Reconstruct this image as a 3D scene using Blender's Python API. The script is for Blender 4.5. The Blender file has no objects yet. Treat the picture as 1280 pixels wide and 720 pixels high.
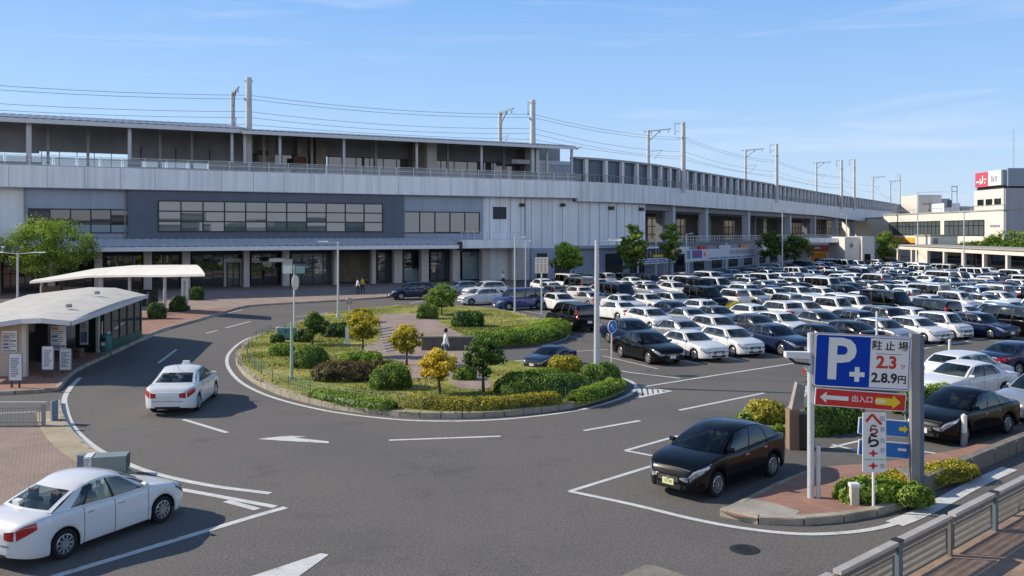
import bpy, bmesh, math, random
import numpy as np
from mathutils import Vector, Matrix, noise as mnoise
random.seed(7); rng = np.random.default_rng(11)
PI = math.pi
scene = bpy.context.scene
COL = scene.collection
F, CAMZ, HY = 1120.0, 6.5, 290.0

# ---------------------------------------------------------------- survey helpers (photo survey -> metres)
def g(px, py, z=0.0):
    D = F*(CAMZ-z)/(py-HY)
    return Vector(((px-640)*D/F, D, z))
def P(px, py, D):
    return Vector(((px-640)*D/F, D, CAMZ-(py-HY)*D/F))
def gs(pts, z=0.0): return [g(a, b, z).to_2d() for a, b in pts]

# ---------------------------------------------------------------- materials
MATS = {}
def mat(name, col, rough=0.6, metal=0.0, var=0.12, scale=3.0, bump=0.0, bscale=60.0, coat=0.0, spec=0.5, emit=0, streak=0.0):
    if name in MATS: return MATS[name]
    m = bpy.data.materials.new(name); m.use_nodes = True
    nt = m.node_tree; b = nt.nodes['Principled BSDF']
    b.inputs['Roughness'].default_value = rough; b.inputs['Metallic'].default_value = metal
    b.inputs['Specular IOR Level'].default_value = spec
    if coat: b.inputs['Coat Weight'].default_value = coat; b.inputs['Coat Roughness'].default_value = 0.03
    c = (*col, 1)
    if var > 0:
        tc = nt.nodes.new('ShaderNodeTexCoord'); n = nt.nodes.new('ShaderNodeTexNoise')
        n.inputs['Scale'].default_value = scale; n.inputs['Detail'].default_value = 6; n.inputs['Roughness'].default_value = 0.65
        nt.links.new(tc.outputs['Object'], n.inputs['Vector'])
        r = nt.nodes.new('ShaderNodeMapRange'); r.inputs['From Min'].default_value = 0.3; r.inputs['From Max'].default_value = 0.7
        r.inputs['To Min'].default_value = 1-var; r.inputs['To Max'].default_value = 1+var
        nt.links.new(n.outputs['Fac'], r.inputs['Value'])
        out = r.outputs['Result']
        if streak > 0:
            mp = nt.nodes.new('ShaderNodeMapping'); mp.inputs['Scale'].default_value = (1.2, 1.2, 0.05)
            n2 = nt.nodes.new('ShaderNodeTexNoise'); n2.inputs['Scale'].default_value = 1.3; n2.inputs['Detail'].default_value = 5
            nt.links.new(tc.outputs['Object'], mp.inputs['Vector']); nt.links.new(mp.outputs['Vector'], n2.inputs['Vector'])
            r2 = nt.nodes.new('ShaderNodeMapRange'); r2.inputs['From Min'].default_value = 0.4; r2.inputs['From Max'].default_value = 0.75
            r2.inputs['To Min'].default_value = 1; r2.inputs['To Max'].default_value = 1-streak
            nt.links.new(n2.outputs['Fac'], r2.inputs['Value'])
            mu = nt.nodes.new('ShaderNodeMath'); mu.operation = 'MULTIPLY'
            nt.links.new(out, mu.inputs[0]); nt.links.new(r2.outputs['Result'], mu.inputs[1]); out = mu.outputs[0]
        mx = nt.nodes.new('ShaderNodeVectorMath'); mx.operation = 'SCALE'; mx.inputs[0].default_value = col
        nt.links.new(out, mx.inputs['Scale']); nt.links.new(mx.outputs['Vector'], b.inputs['Base Color'])
        if bump > 0:
            n3 = nt.nodes.new('ShaderNodeTexNoise'); n3.inputs['Scale'].default_value = bscale; n3.inputs['Detail'].default_value = 3
            nt.links.new(tc.outputs['Object'], n3.inputs['Vector'])
            bp = nt.nodes.new('ShaderNodeBump'); bp.inputs['Strength'].default_value = bump; bp.inputs['Distance'].default_value = 0.02
            nt.links.new(n3.outputs['Fac'], bp.inputs['Height']); nt.links.new(bp.outputs['Normal'], b.inputs['Normal'])
    else:
        b.inputs['Base Color'].default_value = c
    if emit:
        b.inputs['Emission Color'].default_value = c; b.inputs['Emission Strength'].default_value = emit
    MATS[name] = m
    return m

def ramp(nt, stops):
    r = nt.nodes.new('ShaderNodeValToRGB'); e = r.color_ramp.elements
    while len(e) < len(stops): e.new(0.5)
    for i, (p, c) in enumerate(stops): e[i].position = p; e[i].color = (*c, 1)
    return r

def ground_mat(name, stops, s1=0.25, fine=90.0, bump=0.25, rough=0.85, fineamt=0.35, cracks=0.0):
    """weathered ground: broad patches, a fine grain and optional hairline cracks"""
    if name in MATS: return MATS[name]
    m = bpy.data.materials.new(name); m.use_nodes = True; nt = m.node_tree; b = nt.nodes['Principled BSDF']
    tc = nt.nodes.new('ShaderNodeTexCoord')
    n1 = nt.nodes.new('ShaderNodeTexNoise'); n1.inputs['Scale'].default_value = s1; n1.inputs['Detail'].default_value = 9; n1.inputs['Roughness'].default_value = 0.62
    n2 = nt.nodes.new('ShaderNodeTexNoise'); n2.inputs['Scale'].default_value = fine; n2.inputs['Detail'].default_value = 2
    nm = nt.nodes.new('ShaderNodeTexNoise'); nm.inputs['Scale'].default_value = 7; nm.inputs['Detail'].default_value = 6; nm.inputs['Roughness'].default_value = 0.75
    for n in (n1, n2, nm): nt.links.new(tc.outputs['Object'], n.inputs['Vector'])
    r = ramp(nt, stops); nt.links.new(n1.outputs['Fac'], r.inputs['Fac'])
    mr = nt.nodes.new('ShaderNodeMapRange'); mr.inputs['From Min'].default_value = 0.25; mr.inputs['From Max'].default_value = 0.75
    mr.inputs['To Min'].default_value = 1-fineamt; mr.inputs['To Max'].default_value = 1+fineamt
    nt.links.new(n2.outputs['Fac'], mr.inputs['Value'])
    mr2 = nt.nodes.new('ShaderNodeMapRange'); mr2.inputs['From Min'].default_value = 0.3; mr2.inputs['From Max'].default_value = 0.7
    mr2.inputs['To Min'].default_value = 0.87; mr2.inputs['To Max'].default_value = 1.13
    nt.links.new(nm.outputs['Fac'], mr2.inputs['Value'])
    mu = nt.nodes.new('ShaderNodeMath'); mu.operation = 'MULTIPLY'
    nt.links.new(mr.outputs['Result'], mu.inputs[0]); nt.links.new(mr2.outputs['Result'], mu.inputs[1]); fac = mu.outputs[0]
    if cracks > 0:
        vo = nt.nodes.new('ShaderNodeTexVoronoi'); vo.feature = 'DISTANCE_TO_EDGE'; vo.inputs['Scale'].default_value = 0.16
        nw = nt.nodes.new('ShaderNodeTexNoise'); nw.inputs['Scale'].default_value = 0.9; nw.inputs['Detail'].default_value = 5
        nt.links.new(tc.outputs['Object'], nw.inputs['Vector'])
        ad = nt.nodes.new('ShaderNodeVectorMath'); ad.operation = 'MULTIPLY_ADD'; ad.inputs[1].default_value = (2.5, 2.5, 2.5)
        nt.links.new(nw.outputs['Color'], ad.inputs[0]); nt.links.new(tc.outputs['Object'], ad.inputs[2])
        nt.links.new(ad.outputs['Vector'], vo.inputs['Vector'])
        mc = nt.nodes.new('ShaderNodeMapRange'); mc.inputs['From Min'].default_value = 0.0; mc.inputs['From Max'].default_value = 0.006
        mc.inputs['To Min'].default_value = 1-cracks; mc.inputs['To Max'].default_value = 1
        nt.links.new(vo.outputs['Distance'], mc.inputs['Value'])
        m3 = nt.nodes.new('ShaderNodeMath'); m3.operation = 'MULTIPLY'
        nt.links.new(fac, m3.inputs[0]); nt.links.new(mc.outputs['Result'], m3.inputs[1]); fac = m3.outputs[0]
    if cracks > 0:      # old oil drips and scuffs
        no = nt.nodes.new('ShaderNodeTexNoise'); no.inputs['Scale'].default_value = 0.55; no.inputs['Detail'].default_value = 4; no.inputs['Roughness'].default_value = .7
        nt.links.new(tc.outputs['Object'], no.inputs['Vector'])
        mo = nt.nodes.new('ShaderNodeMapRange'); mo.inputs['From Min'].default_value = .56; mo.inputs['From Max'].default_value = .70; mo.inputs['To Min'].default_value = 1; mo.inputs['To Max'].default_value = .82
        nt.links.new(no.outputs['Fac'], mo.inputs['Value']); m4 = nt.nodes.new('ShaderNodeMath'); m4.operation = 'MULTIPLY'
        nt.links.new(fac, m4.inputs[0]); nt.links.new(mo.outputs['Result'], m4.inputs[1]); fac = m4.outputs[0]
    sc = nt.nodes.new('ShaderNodeVectorMath'); sc.operation = 'SCALE'
    nt.links.new(r.outputs['Color'], sc.inputs[0]); nt.links.new(fac, sc.inputs['Scale'])
    nt.links.new(sc.outputs['Vector'], b.inputs['Base Color'])
    b.inputs['Roughness'].default_value = rough; b.inputs['Specular IOR Level'].default_value = 0.3
    if bump:
        bp = nt.nodes.new('ShaderNodeBump'); bp.inputs['Strength'].default_value = bump; bp.inputs['Distance'].default_value = 0.01
        nt.links.new(n2.outputs['Fac'], bp.inputs['Height']); nt.links.new(bp.outputs['Normal'], b.inputs['Normal'])
    MATS[name] = m
    return m

def paving_mat(name, c1, c2, mortar, bw=0.2, bh=0.1, rot=0.0, patch=0.25):
    if name in MATS: return MATS[name]
    m = bpy.data.materials.new(name); m.use_nodes = True; nt = m.node_tree; b = nt.nodes['Principled BSDF']
    tc = nt.nodes.new('ShaderNodeTexCoord'); mp = nt.nodes.new('ShaderNodeMapping'); mp.inputs['Rotation'].default_value = (0, 0, rot)
    br = nt.nodes.new('ShaderNodeTexBrick'); br.inputs['Scale'].default_value = 1
    br.inputs['Brick Width'].default_value = bw; br.inputs['Row Height'].default_value = bh; br.inputs['Mortar Size'].default_value = 0.006
    br.inputs['Color1'].default_value = (*c1, 1); br.inputs['Color2'].default_value = (*c2, 1); br.inputs['Mortar'].default_value = (*mortar, 1)
    nt.links.new(tc.outputs['Object'], mp.inputs['Vector']); nt.links.new(mp.outputs['Vector'], br.inputs['Vector'])
    n = nt.nodes.new('ShaderNodeTexNoise'); n.inputs['Scale'].default_value = 0.8; n.inputs['Detail'].default_value = 8; n.inputs['Roughness'].default_value = 0.7
    nt.links.new(tc.outputs['Object'], n.inputs['Vector'])
    r = nt.nodes.new('ShaderNodeMapRange'); r.inputs['From Min'].default_value = 0.3; r.inputs['From Max'].default_value = 0.7
    r.inputs['To Min'].default_value = 1-patch; r.inputs['To Max'].default_value = 1+patch
    nt.links.new(n.outputs['Fac'], r.inputs['Value'])
    s = nt.nodes.new('ShaderNodeVectorMath'); s.operation = 'SCALE'
    nt.links.new(br.outputs['Color'], s.inputs[0]); nt.links.new(r.outputs['Result'], s.inputs['Scale'])
    nt.links.new(s.outputs['Vector'], b.inputs['Base Color']); b.inputs['Roughness'].default_value = 0.85
    MATS[name] = m
    return m

def leaf_mat(name, dark, mid, light, trans=0.32):
    dark, mid, light = [(c[0]*1.15, c[1]*1.03, c[2]*.9) for c in (dark, mid, light)]
    """foliage: the tint stored per leaf picks a green, noise shifts whole clumps"""
    if name in MATS: return MATS[name]
    m = bpy.data.materials.new(name); m.use_nodes = True; nt = m.node_tree
    for n in list(nt.nodes): nt.nodes.remove(n)
    o = nt.nodes.new('ShaderNodeOutputMaterial'); at = nt.nodes.new('ShaderNodeAttribute'); at.attribute_name = 'tint'
    tc = nt.nodes.new('ShaderNodeTexCoord'); no = nt.nodes.new('ShaderNodeTexNoise'); no.inputs['Scale'].default_value = 2.2; no.inputs['Detail'].default_value = 3
    nt.links.new(tc.outputs['Object'], no.inputs['Vector'])
    a = nt.nodes.new('ShaderNodeMath'); a.operation = 'MULTIPLY_ADD'; a.inputs[1].default_value = 0.55
    nt.links.new(no.outputs['Fac'], a.inputs[0]); 
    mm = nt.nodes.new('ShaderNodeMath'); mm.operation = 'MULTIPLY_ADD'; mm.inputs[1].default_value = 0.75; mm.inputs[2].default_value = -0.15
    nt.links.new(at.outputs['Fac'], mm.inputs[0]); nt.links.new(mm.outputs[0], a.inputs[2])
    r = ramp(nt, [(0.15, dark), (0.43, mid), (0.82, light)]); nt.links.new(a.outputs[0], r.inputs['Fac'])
    d = nt.nodes.new('ShaderNodeBsdfDiffuse'); t = nt.nodes.new('ShaderNodeBsdfTranslucent'); gl = nt.nodes.new('ShaderNodeBsdfGlossy')
    gl.inputs['Roughness'].default_value = 0.45
    for n in (d, t): nt.links.new(r.outputs['Color'], n.inputs['Color'])
    mx = nt.nodes.new('ShaderNodeMixShader'); mx.inputs[0].default_value = trans
    nt.links.new(d.outputs[0], mx.inputs[1]); nt.links.new(t.outputs[0], mx.inputs[2])
    m2 = nt.nodes.new('ShaderNodeMixShader'); m2.inputs[0].default_value = 0.03
    nt.links.new(mx.outputs[0], m2.inputs[1]); nt.links.new(gl.outputs[0], m2.inputs[2]); nt.links.new(m2.outputs[0], o.inputs['Surface'])
    MATS[name] = m
    return m

# ---------------------------------------------------------------- objects
def tag(o, label=None, cat=None, group=None, kind=None):
    if label: o['label'] = label
    if cat: o['category'] = cat
    if group: o['group'] = group
    if kind: o['kind'] = kind
    return o
def thing(name, loc, label, cat, group=None, rz=0.0):
    o = bpy.data.objects.new(name, None); COL.objects.link(o)
    o.location = loc; o.rotation_euler = (0, 0, rz); o.empty_display_size = 0.3
    return tag(o, label, cat, group)
def link(name, me, parent=None, world=False):
    o = bpy.data.objects.new(name, me); COL.objects.link(o)
    if parent is not None:
        o.parent = parent
        if world:
            M = Matrix.Translation(parent.location) @ parent.rotation_euler.to_matrix().to_4x4()
            o.matrix_parent_inverse = M.inverted()
    return o
def sharp(me, ang=40):
    me.shade_smooth()
    me.set_sharp_from_angle(angle=math.radians(ang))

class MB:
    """collects shapes, then builds ONE mesh object"""
    def __init__(s, M=None): s.v = []; s.f = []; s.mi = []; s.M = M or Matrix(); s.cur = 0
    def add(s, vs, fs):
        n = len(s.v); s.v += [s.M @ Vector(p) for p in vs]
        s.f += [[i+n for i in f] for f in fs]; s.mi += [s.cur]*len(fs)
    def box(s, x0, x1, y0, y1, z0, z1):
        s.add([(x0,y0,z0),(x1,y0,z0),(x1,y1,z0),(x0,y1,z0),(x0,y0,z1),(x1,y0,z1),(x1,y1,z1),(x0,y1,z1)],
              [(0,3,2,1),(4,5,6,7),(0,1,5,4),(1,2,6,5),(2,3,7,6),(3,0,4,7)])
    def cbox(s, c, d): s.box(c[0]-d[0]/2, c[0]+d[0]/2, c[1]-d[1]/2, c[1]+d[1]/2, c[2]-d[2]/2, c[2]+d[2]/2)
    def bar(s, a, b, w, h=None, up=(0,0,1)):
        a = Vector(a); b = Vector(b); h = h or w; t = (b-a).normalized(); upv = Vector(up)
        if abs(t.dot(upv)) > 0.98: upv = Vector((0,1,0))
        r = t.cross(upv).normalized()*w/2; q = r.cross(t).normalized()*h/2
        s.add([a-r-q,a+r-q,a+r+q,a-r+q,b-r-q,b+r-q,b+r+q,b-r+q],[(0,1,2,3),(7,6,5,4),(0,4,5,1),(1,5,6,2),(2,6,7,3),(3,7,4,0)])
    def tube(s, pts, r, n=8, r1=None, caps=True):
        pts = [Vector(p) for p in pts]; k = len(pts); vs = []; fs = []
        for i, p in enumerate(pts):
            t = (pts[min(i+1,k-1)]-pts[max(i-1,0)]).normalized()
            up = Vector((0,0,1)) if abs(t.z) < 0.95 else Vector((0,1,0))
            a = t.cross(up).normalized(); b = t.cross(a)
            rr = r if r1 is None else r+(r1-r)*i/(k-1)
            for j in range(n):
                th = 2*PI*j/n; vs.append(p+a*rr*math.cos(th)+b*rr*math.sin(th))
        for i in range(k-1):
            for j in range(n):
                fs.append((i*n+j, i*n+(j+1)%n, (i+1)*n+(j+1)%n, (i+1)*n+j))
        if caps: fs.append(list(range(n-1,-1,-1))); fs.append([(k-1)*n+j for j in range(n)])
        s.add(vs, fs)
    def cyl(s, c, r, h, n=12, r1=None): s.tube([c, (c[0],c[1],c[2]+h)], r, n, r1)
    def lathe(s, prof, n=16, axis='z', c=(0,0,0)):
        vs = []; fs = []; k = len(prof)
        for (r, z) in prof:
            for j in range(n):
                th = 2*PI*j/n; x, y = r*math.cos(th), r*math.sin(th)
                p = (x, y, z) if axis == 'z' else ((x, z, y) if axis == 'y' else (z, x, y))
                vs.append((p[0]+c[0], p[1]+c[1], p[2]+c[2]))
        for i in range(k-1):
            for j in range(n): fs.append((i*n+j, i*n+(j+1)%n, (i+1)*n+(j+1)%n, (i+1)*n+j))
        s.add(vs, fs)
    def prism(s, poly, z0, z1, bottom=False):
        n = len(poly); vs = [(p[0],p[1],z0) for p in poly]+[(p[0],p[1],z1) for p in poly]
        fs = [list(range(n,2*n))]+[(i,(i+1)%n,n+(i+1)%n,n+i) for i in range(n)]
        if bottom: fs.append(list(range(n-1,-1,-1)))
        s.add(vs, fs)
    def sheet(s, poly, z): s.add([(p[0],p[1],z) for p in poly], [list(range(len(poly)))])
    def quad(s, a, b, c, d): s.add([a,b,c,d], [(0,1,2,3)])
    def strip(s, pts, w, z):
        """flat band of width w along 2D points"""
        L, R = offs(pts, w/2), offs(pts, -w/2)
        vs = [(p[0],p[1],z) for p in L]+[(p[0],p[1],z) for p in R]; n = len(pts)
        s.add(vs, [(n+i, n+i+1, i+1, i) for i in range(n-1)])
    def mesh(s, mats, smooth=None, name='mesh'):
        me = bpy.data.meshes.new(name); me.from_pydata([tuple(p) for p in s.v], [], s.f)
        if not isinstance(mats, (list, tuple)): mats = [mats]
        for m in mats: me.materials.append(m)
        if len(mats) > 1: me.polygons.foreach_set('material_index', s.mi)
        bm = bmesh.new(); bm.from_mesh(me); bmesh.ops.recalc_face_normals(bm, faces=bm.faces[:]); bm.to_mesh(me); bm.free()
        if smooth is not None: sharp(me, smooth)
        me.update(); return me
    def build(s, name, mats, parent=None, smooth=None, world=False):
        return link(name, s.mesh(mats, smooth, name), parent, world)

def offs(pts, d):
    """2D polyline moved sideways (positive: to the left of its direction)"""
    pts = [Vector((p[0],p[1])) for p in pts]; out = []
    closed = (pts[0]-pts[-1]).length < 1e-6; n = len(pts)
    for i, p in enumerate(pts):
        a = pts[i-1] if i > 0 else (pts[-2] if closed else None); b = pts[i+1] if i < n-1 else (pts[1] if closed else None)
        t1 = (p-a).normalized() if a is not None else None; t2 = (b-p).normalized() if b is not None else None
        t1 = t1 or t2; t2 = t2 or t1
        n1 = Vector((-t1.y,t1.x)); n2 = Vector((-t2.y,t2.x)); m = (n1+n2)
        m = m.normalized() if m.length > 1e-6 else n1
        out.append(p+m*(d/max(0.45, m.dot(n1))))
    return out
def smoothline(pts, k=6, closed=False):
    """Catmull-Rom through 2D points"""
    pts = [Vector((p[0],p[1])) for p in pts]; n = len(pts); out = []
    for i in range(n if closed else n-1):
        p0 = pts[(i-1)%n] if closed or i > 0 else pts[0]*2-pts[1]
        p1, p2 = pts[i], pts[(i+1)%n]
        p3 = pts[(i+2)%n] if closed or i < n-2 else pts[-1]*2-pts[-2]
        for j in range(k):
            t = j/k
            out.append(0.5*((2*p1)+(p2-p0)*t+(2*p0-5*p1+4*p2-p3)*t*t+(3*p1-p0-3*p2+p3)*t**3))
    out.append(out[0].copy() if closed else pts[-1])
    return out
def resample(pts, step):
    pts = [Vector(p) for p in pts]; out = [pts[0]]; acc = 0
    for a, b in zip(pts, pts[1:]):
        L = (b-a).length; d = step-acc
        while d <= L: out.append(a+(b-a)*(d/L)); d += step
        acc = L-(d-step)
    return out
def area(poly): return 0.5*sum(a[0]*b[1]-b[0]*a[1] for a, b in zip(poly, poly[1:]+poly[:1]))
def inside(p, poly):
    c = False; n = len(poly); j = n-1
    for i in range(n):
        a, b = poly[i], poly[j]
        if (a[1] > p[1]) != (b[1] > p[1]) and p[0] < (b[0]-a[0])*(p[1]-a[1])/(b[1]-a[1])+a[0]: c = not c
        j = i
    return c

def text_mesh(s, size, m, depth=0.0, bold=0.0, ax='CENTER'):
    cu = bpy.data.curves.new('lettering', 'FONT'); cu.body = s; cu.size = size; cu.align_x = ax; cu.align_y = 'CENTER'
    cu.extrude = depth; cu.offset = bold; cu.resolution_u = 3
    o = bpy.data.objects.new('lettering', cu); COL.objects.link(o)
    dg = bpy.context.evaluated_depsgraph_get(); me = bpy.data.meshes.new_from_object(o.evaluated_get(dg))
    bpy.data.objects.remove(o); bpy.data.curves.remove(cu)
    me.materials.clear(); me.materials.append(m); me.name = 'lettering'
    return me
# ---------------------------------------------------------------- camera, sun, sky
cam_d = bpy.data.cameras.new('camera'); cam = bpy.data.objects.new('camera', cam_d); COL.objects.link(cam)
cam.location = (0, 0, CAMZ); cam.rotation_euler = (PI/2, 0, 0)
cam_d.sensor_width = 36; cam_d.lens = 36*F/1280; cam_d.shift_y = -(360-HY)/1280; cam_d.clip_end = 6000; cam_d.clip_start = 0.1
scene.camera = cam
scene.render.resolution_x, scene.render.resolution_y = 1024, 576
scene.view_settings.view_transform = 'Standard'; scene.view_settings.look = 'None'; scene.view_settings.exposure = 0
SUN = Vector((-4.6, 0.9, 3.0)).normalized()
sd = bpy.data.lights.new('sun', 'SUN'); sd.energy = 5.0; sd.angle = math.radians(0.53); sd.color = (1.0, 0.91, 0.77)
so = bpy.data.objects.new('sun', sd); COL.objects.link(so)
so.rotation_euler = (-SUN).to_track_quat('-Z', 'Y').to_euler(); so.location = (-40, 10, 60)
w = bpy.data.worlds.new('World'); scene.world = w; w.use_nodes = True; nt = w.node_tree
bg = nt.nodes['Background']; sky = nt.nodes.new('ShaderNodeTexSky'); sky.sky_type = 'NISHITA'; sky.sun_disc = False
sky.sun_elevation = math.asin(SUN.z); sky.sun_rotation = math.atan2(SUN.x, SUN.y)
sky.altitude = 0; sky.air_density = 1.0; sky.dust_density = 0.6; sky.ozone_density = 2.0
# thin cirrus streaks, drawn on the sky's own directions
tc = nt.nodes.new('ShaderNodeTexCoord'); mp = nt.nodes.new('ShaderNodeMapping')
mp.inputs['Scale'].default_value = (1.6, 1.2, 16.0); mp.inputs['Rotation'].default_value = (0.0, -0.14, 0.0); mp.inputs['Location'].default_value = (.35, .2, .1)
nn = nt.nodes.new('ShaderNodeTexNoise'); nn.inputs['Scale'].default_value = 1.7; nn.inputs['Detail'].default_value = 7; nn.inputs['Roughness'].default_value = 0.55
nn.inputs['Distortion'].default_value = 0.5
nt.links.new(tc.outputs['Generated'], mp.inputs['Vector']); nt.links.new(mp.outputs['Vector'], nn.inputs['Vector'])
cr = ramp(nt, [(0.52, (0,0,0)), (0.80, (0.30,0.30,0.30))]); nt.links.new(nn.outputs['Fac'], cr.inputs['Fac'])
mix = nt.nodes.new('ShaderNodeMix'); mix.data_type = 'RGBA'; mix.inputs[7].default_value = (7.2, 7.3, 7.8, 1)
nt.links.new(cr.outputs['Color'], mix.inputs[0])
# the Nishita sky, shifted towards the clear blue with a pale horizon of the photograph
sx = nt.nodes.new('ShaderNodeSeparateXYZ'); nt.links.new(tc.outputs['Generated'], sx.inputs['Vector'])
gr = ramp(nt, [(0.0, (0.55,0.69,0.87)), (0.06, (0.46,0.64,0.90)), (0.14, (0.34,0.56,0.90)), (0.27, (0.20,0.43,0.86)), (0.45, (0.10,0.23,0.48)), (0.85, (0.045,0.11,0.26))])
nt.links.new(sx.outputs['Z'], gr.inputs['Fac'])
gs_ = nt.nodes.new('ShaderNodeVectorMath'); gs_.operation = 'SCALE'; gs_.inputs['Scale'].default_value = 7.6
nt.links.new(gr.outputs['Color'], gs_.inputs[0])
m0 = nt.nodes.new('ShaderNodeMix'); m0.data_type = 'RGBA'; m0.inputs[0].default_value = 0.8
nt.links.new(sky.outputs['Color'], m0.inputs[6]); nt.links.new(gs_.outputs['Vector'], m0.inputs[7])
# whitish fill glow added to the unseen sky behind, brightens the station front
hz = nt.nodes.new('ShaderNodeMapRange'); hz.inputs['From Min'].default_value = 0.05; hz.inputs['From Max'].default_value = -0.6; hz.inputs['To Max'].default_value = 0.9
nt.links.new(sx.outputs['Y'], hz.inputs['Value']); m1 = nt.nodes.new('ShaderNodeMix'); m1.data_type = 'RGBA'; m1.inputs[7].default_value = (8.2, 8.6, 9.6, 1)
hv = nt.nodes.new('ShaderNodeMapRange'); hv.inputs['From Min'].default_value = 0.10; hv.inputs['From Max'].default_value = 0.42; hv.inputs['To Min'].default_value = 1; hv.inputs['To Max'].default_value = 0
nt.links.new(sx.outputs['Z'], hv.inputs['Value']); hm = nt.nodes.new('ShaderNodeMath'); hm.operation = 'MULTIPLY'
nt.links.new(hz.outputs['Result'], hm.inputs[0]); nt.links.new(hv.outputs['Result'], hm.inputs[1]); nt.links.new(hm.outputs[0], m1.inputs[0]); nt.links.new(m0.outputs[2], m1.inputs[6]); nt.links.new(m1.outputs[2], mix.inputs[6])
nt.links.new(mix.outputs[2], bg.inputs['Color']); bg.inputs['Strength'].default_value = 0.15

# ---------------------------------------------------------------- common materials
ASPH = ground_mat('asphalt', [(0.3,(0.118,0.112,0.108)),(0.5,(0.150,0.138,0.127)),(0.62,(0.158,0.142,0.128)),(0.8,(0.178,0.165,0.150))], s1=0.12, fine=24, bump=0.35, cracks=0.14, fineamt=0.5)
ASPH2 = ground_mat('old_asphalt', [(0.3,(0.115,0.107,0.097)),(0.55,(0.145,0.134,0.12)),(0.75,(0.17,0.157,0.138))], s1=0.2, fine=60, bump=0.3, cracks=0.3)
EARTH = ground_mat('earth', [(0.3,(0.13,0.128,0.12)),(0.6,(0.19,0.185,0.175)),(0.8,(0.11,0.13,0.09))], s1=0.03, fine=3)
CONC = ground_mat('concrete', [(0.3,(0.26,0.24,0.21)),(0.55,(0.36,0.33,0.29)),(0.75,(0.44,0.41,0.36))], s1=0.9, fine=50, fineamt=0.15, bump=0.15)
CONC_D = ground_mat('dirty_concrete', [(0.3,(0.16,0.145,0.12)),(0.55,(0.25,0.225,0.19)),(0.75,(0.34,0.31,0.26))], s1=1.3, fine=40, fineamt=0.2, bump=0.2)
KERB = ground_mat('kerbstone', [(0.3,(0.28,0.24,0.18)),(0.55,(0.42,0.37,0.29)),(0.75,(0.52,0.47,0.38))], s1=1.6, fine=40, fineamt=0.25, bump=0.2)
BRICKP = paving_mat('red_brick_paving', (0.38,0.20,0.14), (0.32,0.165,0.12), (0.25,0.18,0.145), 0.21, 0.105, 0.5)
PINKP = paving_mat('pinkish_paving', (0.36,0.27,0.225), (0.32,0.235,0.2), (0.25,0.2,0.17), 0.3, 0.3, 0.46)
BROWNP = paving_mat('brown_paving', (0.33,0.245,0.195), (0.29,0.215,0.172), (0.21,0.16,0.13), 0.2, 0.1, 1.1, 0.16)
TILEP = paving_mat('tan_tile_paving', (0.36,0.245,0.17), (0.30,0.2,0.145), (0.16,0.12,0.10), 0.3, 0.3, 0.72, 0.25)
def paint_mat():
    m = ground_mat('road_paint', [(0.30,(0.30,0.29,0.28)),(0.40,(0.60,0.595,0.575)),(0.7,(0.72,0.715,0.70))], s1=2.3, fine=60, fineamt=0.12, bump=0.1, rough=0.7)
    return m
PAINT = paint_mat()
WHITE = mat('white_painted_metal', (0.74,0.74,0.72), 0.4, var=0.06, scale=1.5)
GALV = mat('galvanised_steel', (0.60,0.61,0.62), 0.45, 0.25, var=0.12, scale=5)
GREYP = mat('grey_painted_metal', (0.30,0.31,0.32), 0.45, 0.2, var=0.1, scale=4)
DARKM = mat('dark_metal', (0.035,0.037,0.04), 0.5, 0.3, var=0.1)
BLACK = mat('black_plastic', (0.012,0.012,0.013), 0.55, var=0.1)
TEALM = mat('teal_painted_steel', (0.05,0.19,0.17), 0.5, var=0.1)
BLUE_S = mat('sign_blue', (0.002,0.05,0.40), 0.55, var=0.03, spec=.15)
RED_S = mat('sign_red', (0.62,0.022,0.018), 0.4, var=0.05)
WHITE_S = mat('sign_white', (0.80,0.80,0.77), 0.4, var=0.03)
YEL_S = mat('sign_yellow', (0.85,0.62,0.02), 0.4, var=0.03)
INK = mat('sign_black_ink', (0.015,0.015,0.02), 0.5, var=0)
INKG = mat('sign_grey_ink', (0.30,0.31,0.36), 0.5, var=0)
ORANGE = mat('sign_orange', (0.75,0.22,0.03), 0.5, var=0.05)

# ---------------------------------------------------------------- ground
b = MB(); b.sheet([(-2500,-300),(2500,-300),(2500,4500),(-2500,4500)], -0.03); tag(b.build('ground', EARTH), kind='structure')
b = MB(); b.sheet([(-75,-60),(60,-60),(120,60),(150,150),(130,215),(80,235),(60,190),(30,140),(6,118),(-75,80)], 0.0)
tag(b.build('road', ASPH), kind='structure')
def struct(name, b, m, smooth=None): return tag(b.build(name, m, smooth=smooth), kind='structure')

def kerb(pts, width=0.16, h=0.15, step=0.9, name='kerb', m=KERB, side=-1, z0=-0.05):
    """row of kerbstones along 2D points; the stones lie on the given side of the line"""
    b = MB(); pts = resample(pts, step); L = offs(pts, side*width)
    for i in range(len(pts)-1):
        a, c, d, e = pts[i], pts[i+1], L[i+1], L[i]
        gap = (c-a)*0.02; dz = random.uniform(-.006,.006)
        q = [a+gap, c-gap, d-gap, e+gap]
        ch = 0.02; m_ = (d-c).normalized()*ch
        vs = [(p.x,p.y,z0) for p in q]+[(q[0].x,q[0].y,h-ch+dz),(q[1].x,q[1].y,h-ch+dz),(q[2].x,q[2].y,h+dz),(q[3].x,q[3].y,h+dz)]
        vs += [(q[0].x+m_.x,q[0].y+m_.y,h+dz),(q[1].x+m_.x,q[1].y+m_.y,h+dz)]
        b.add(vs, [(0,1,5,4),(4,5,9,8),(8,9,6,7),(2,3,7,6),(1,2,6,9,5),(3,0,4,8,7)])
    return struct(name, b, m)
def pavement(name, poly, m, z=0.125):
    b = MB(); b.sheet(poly, z); return struct(name, b, m)

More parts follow.
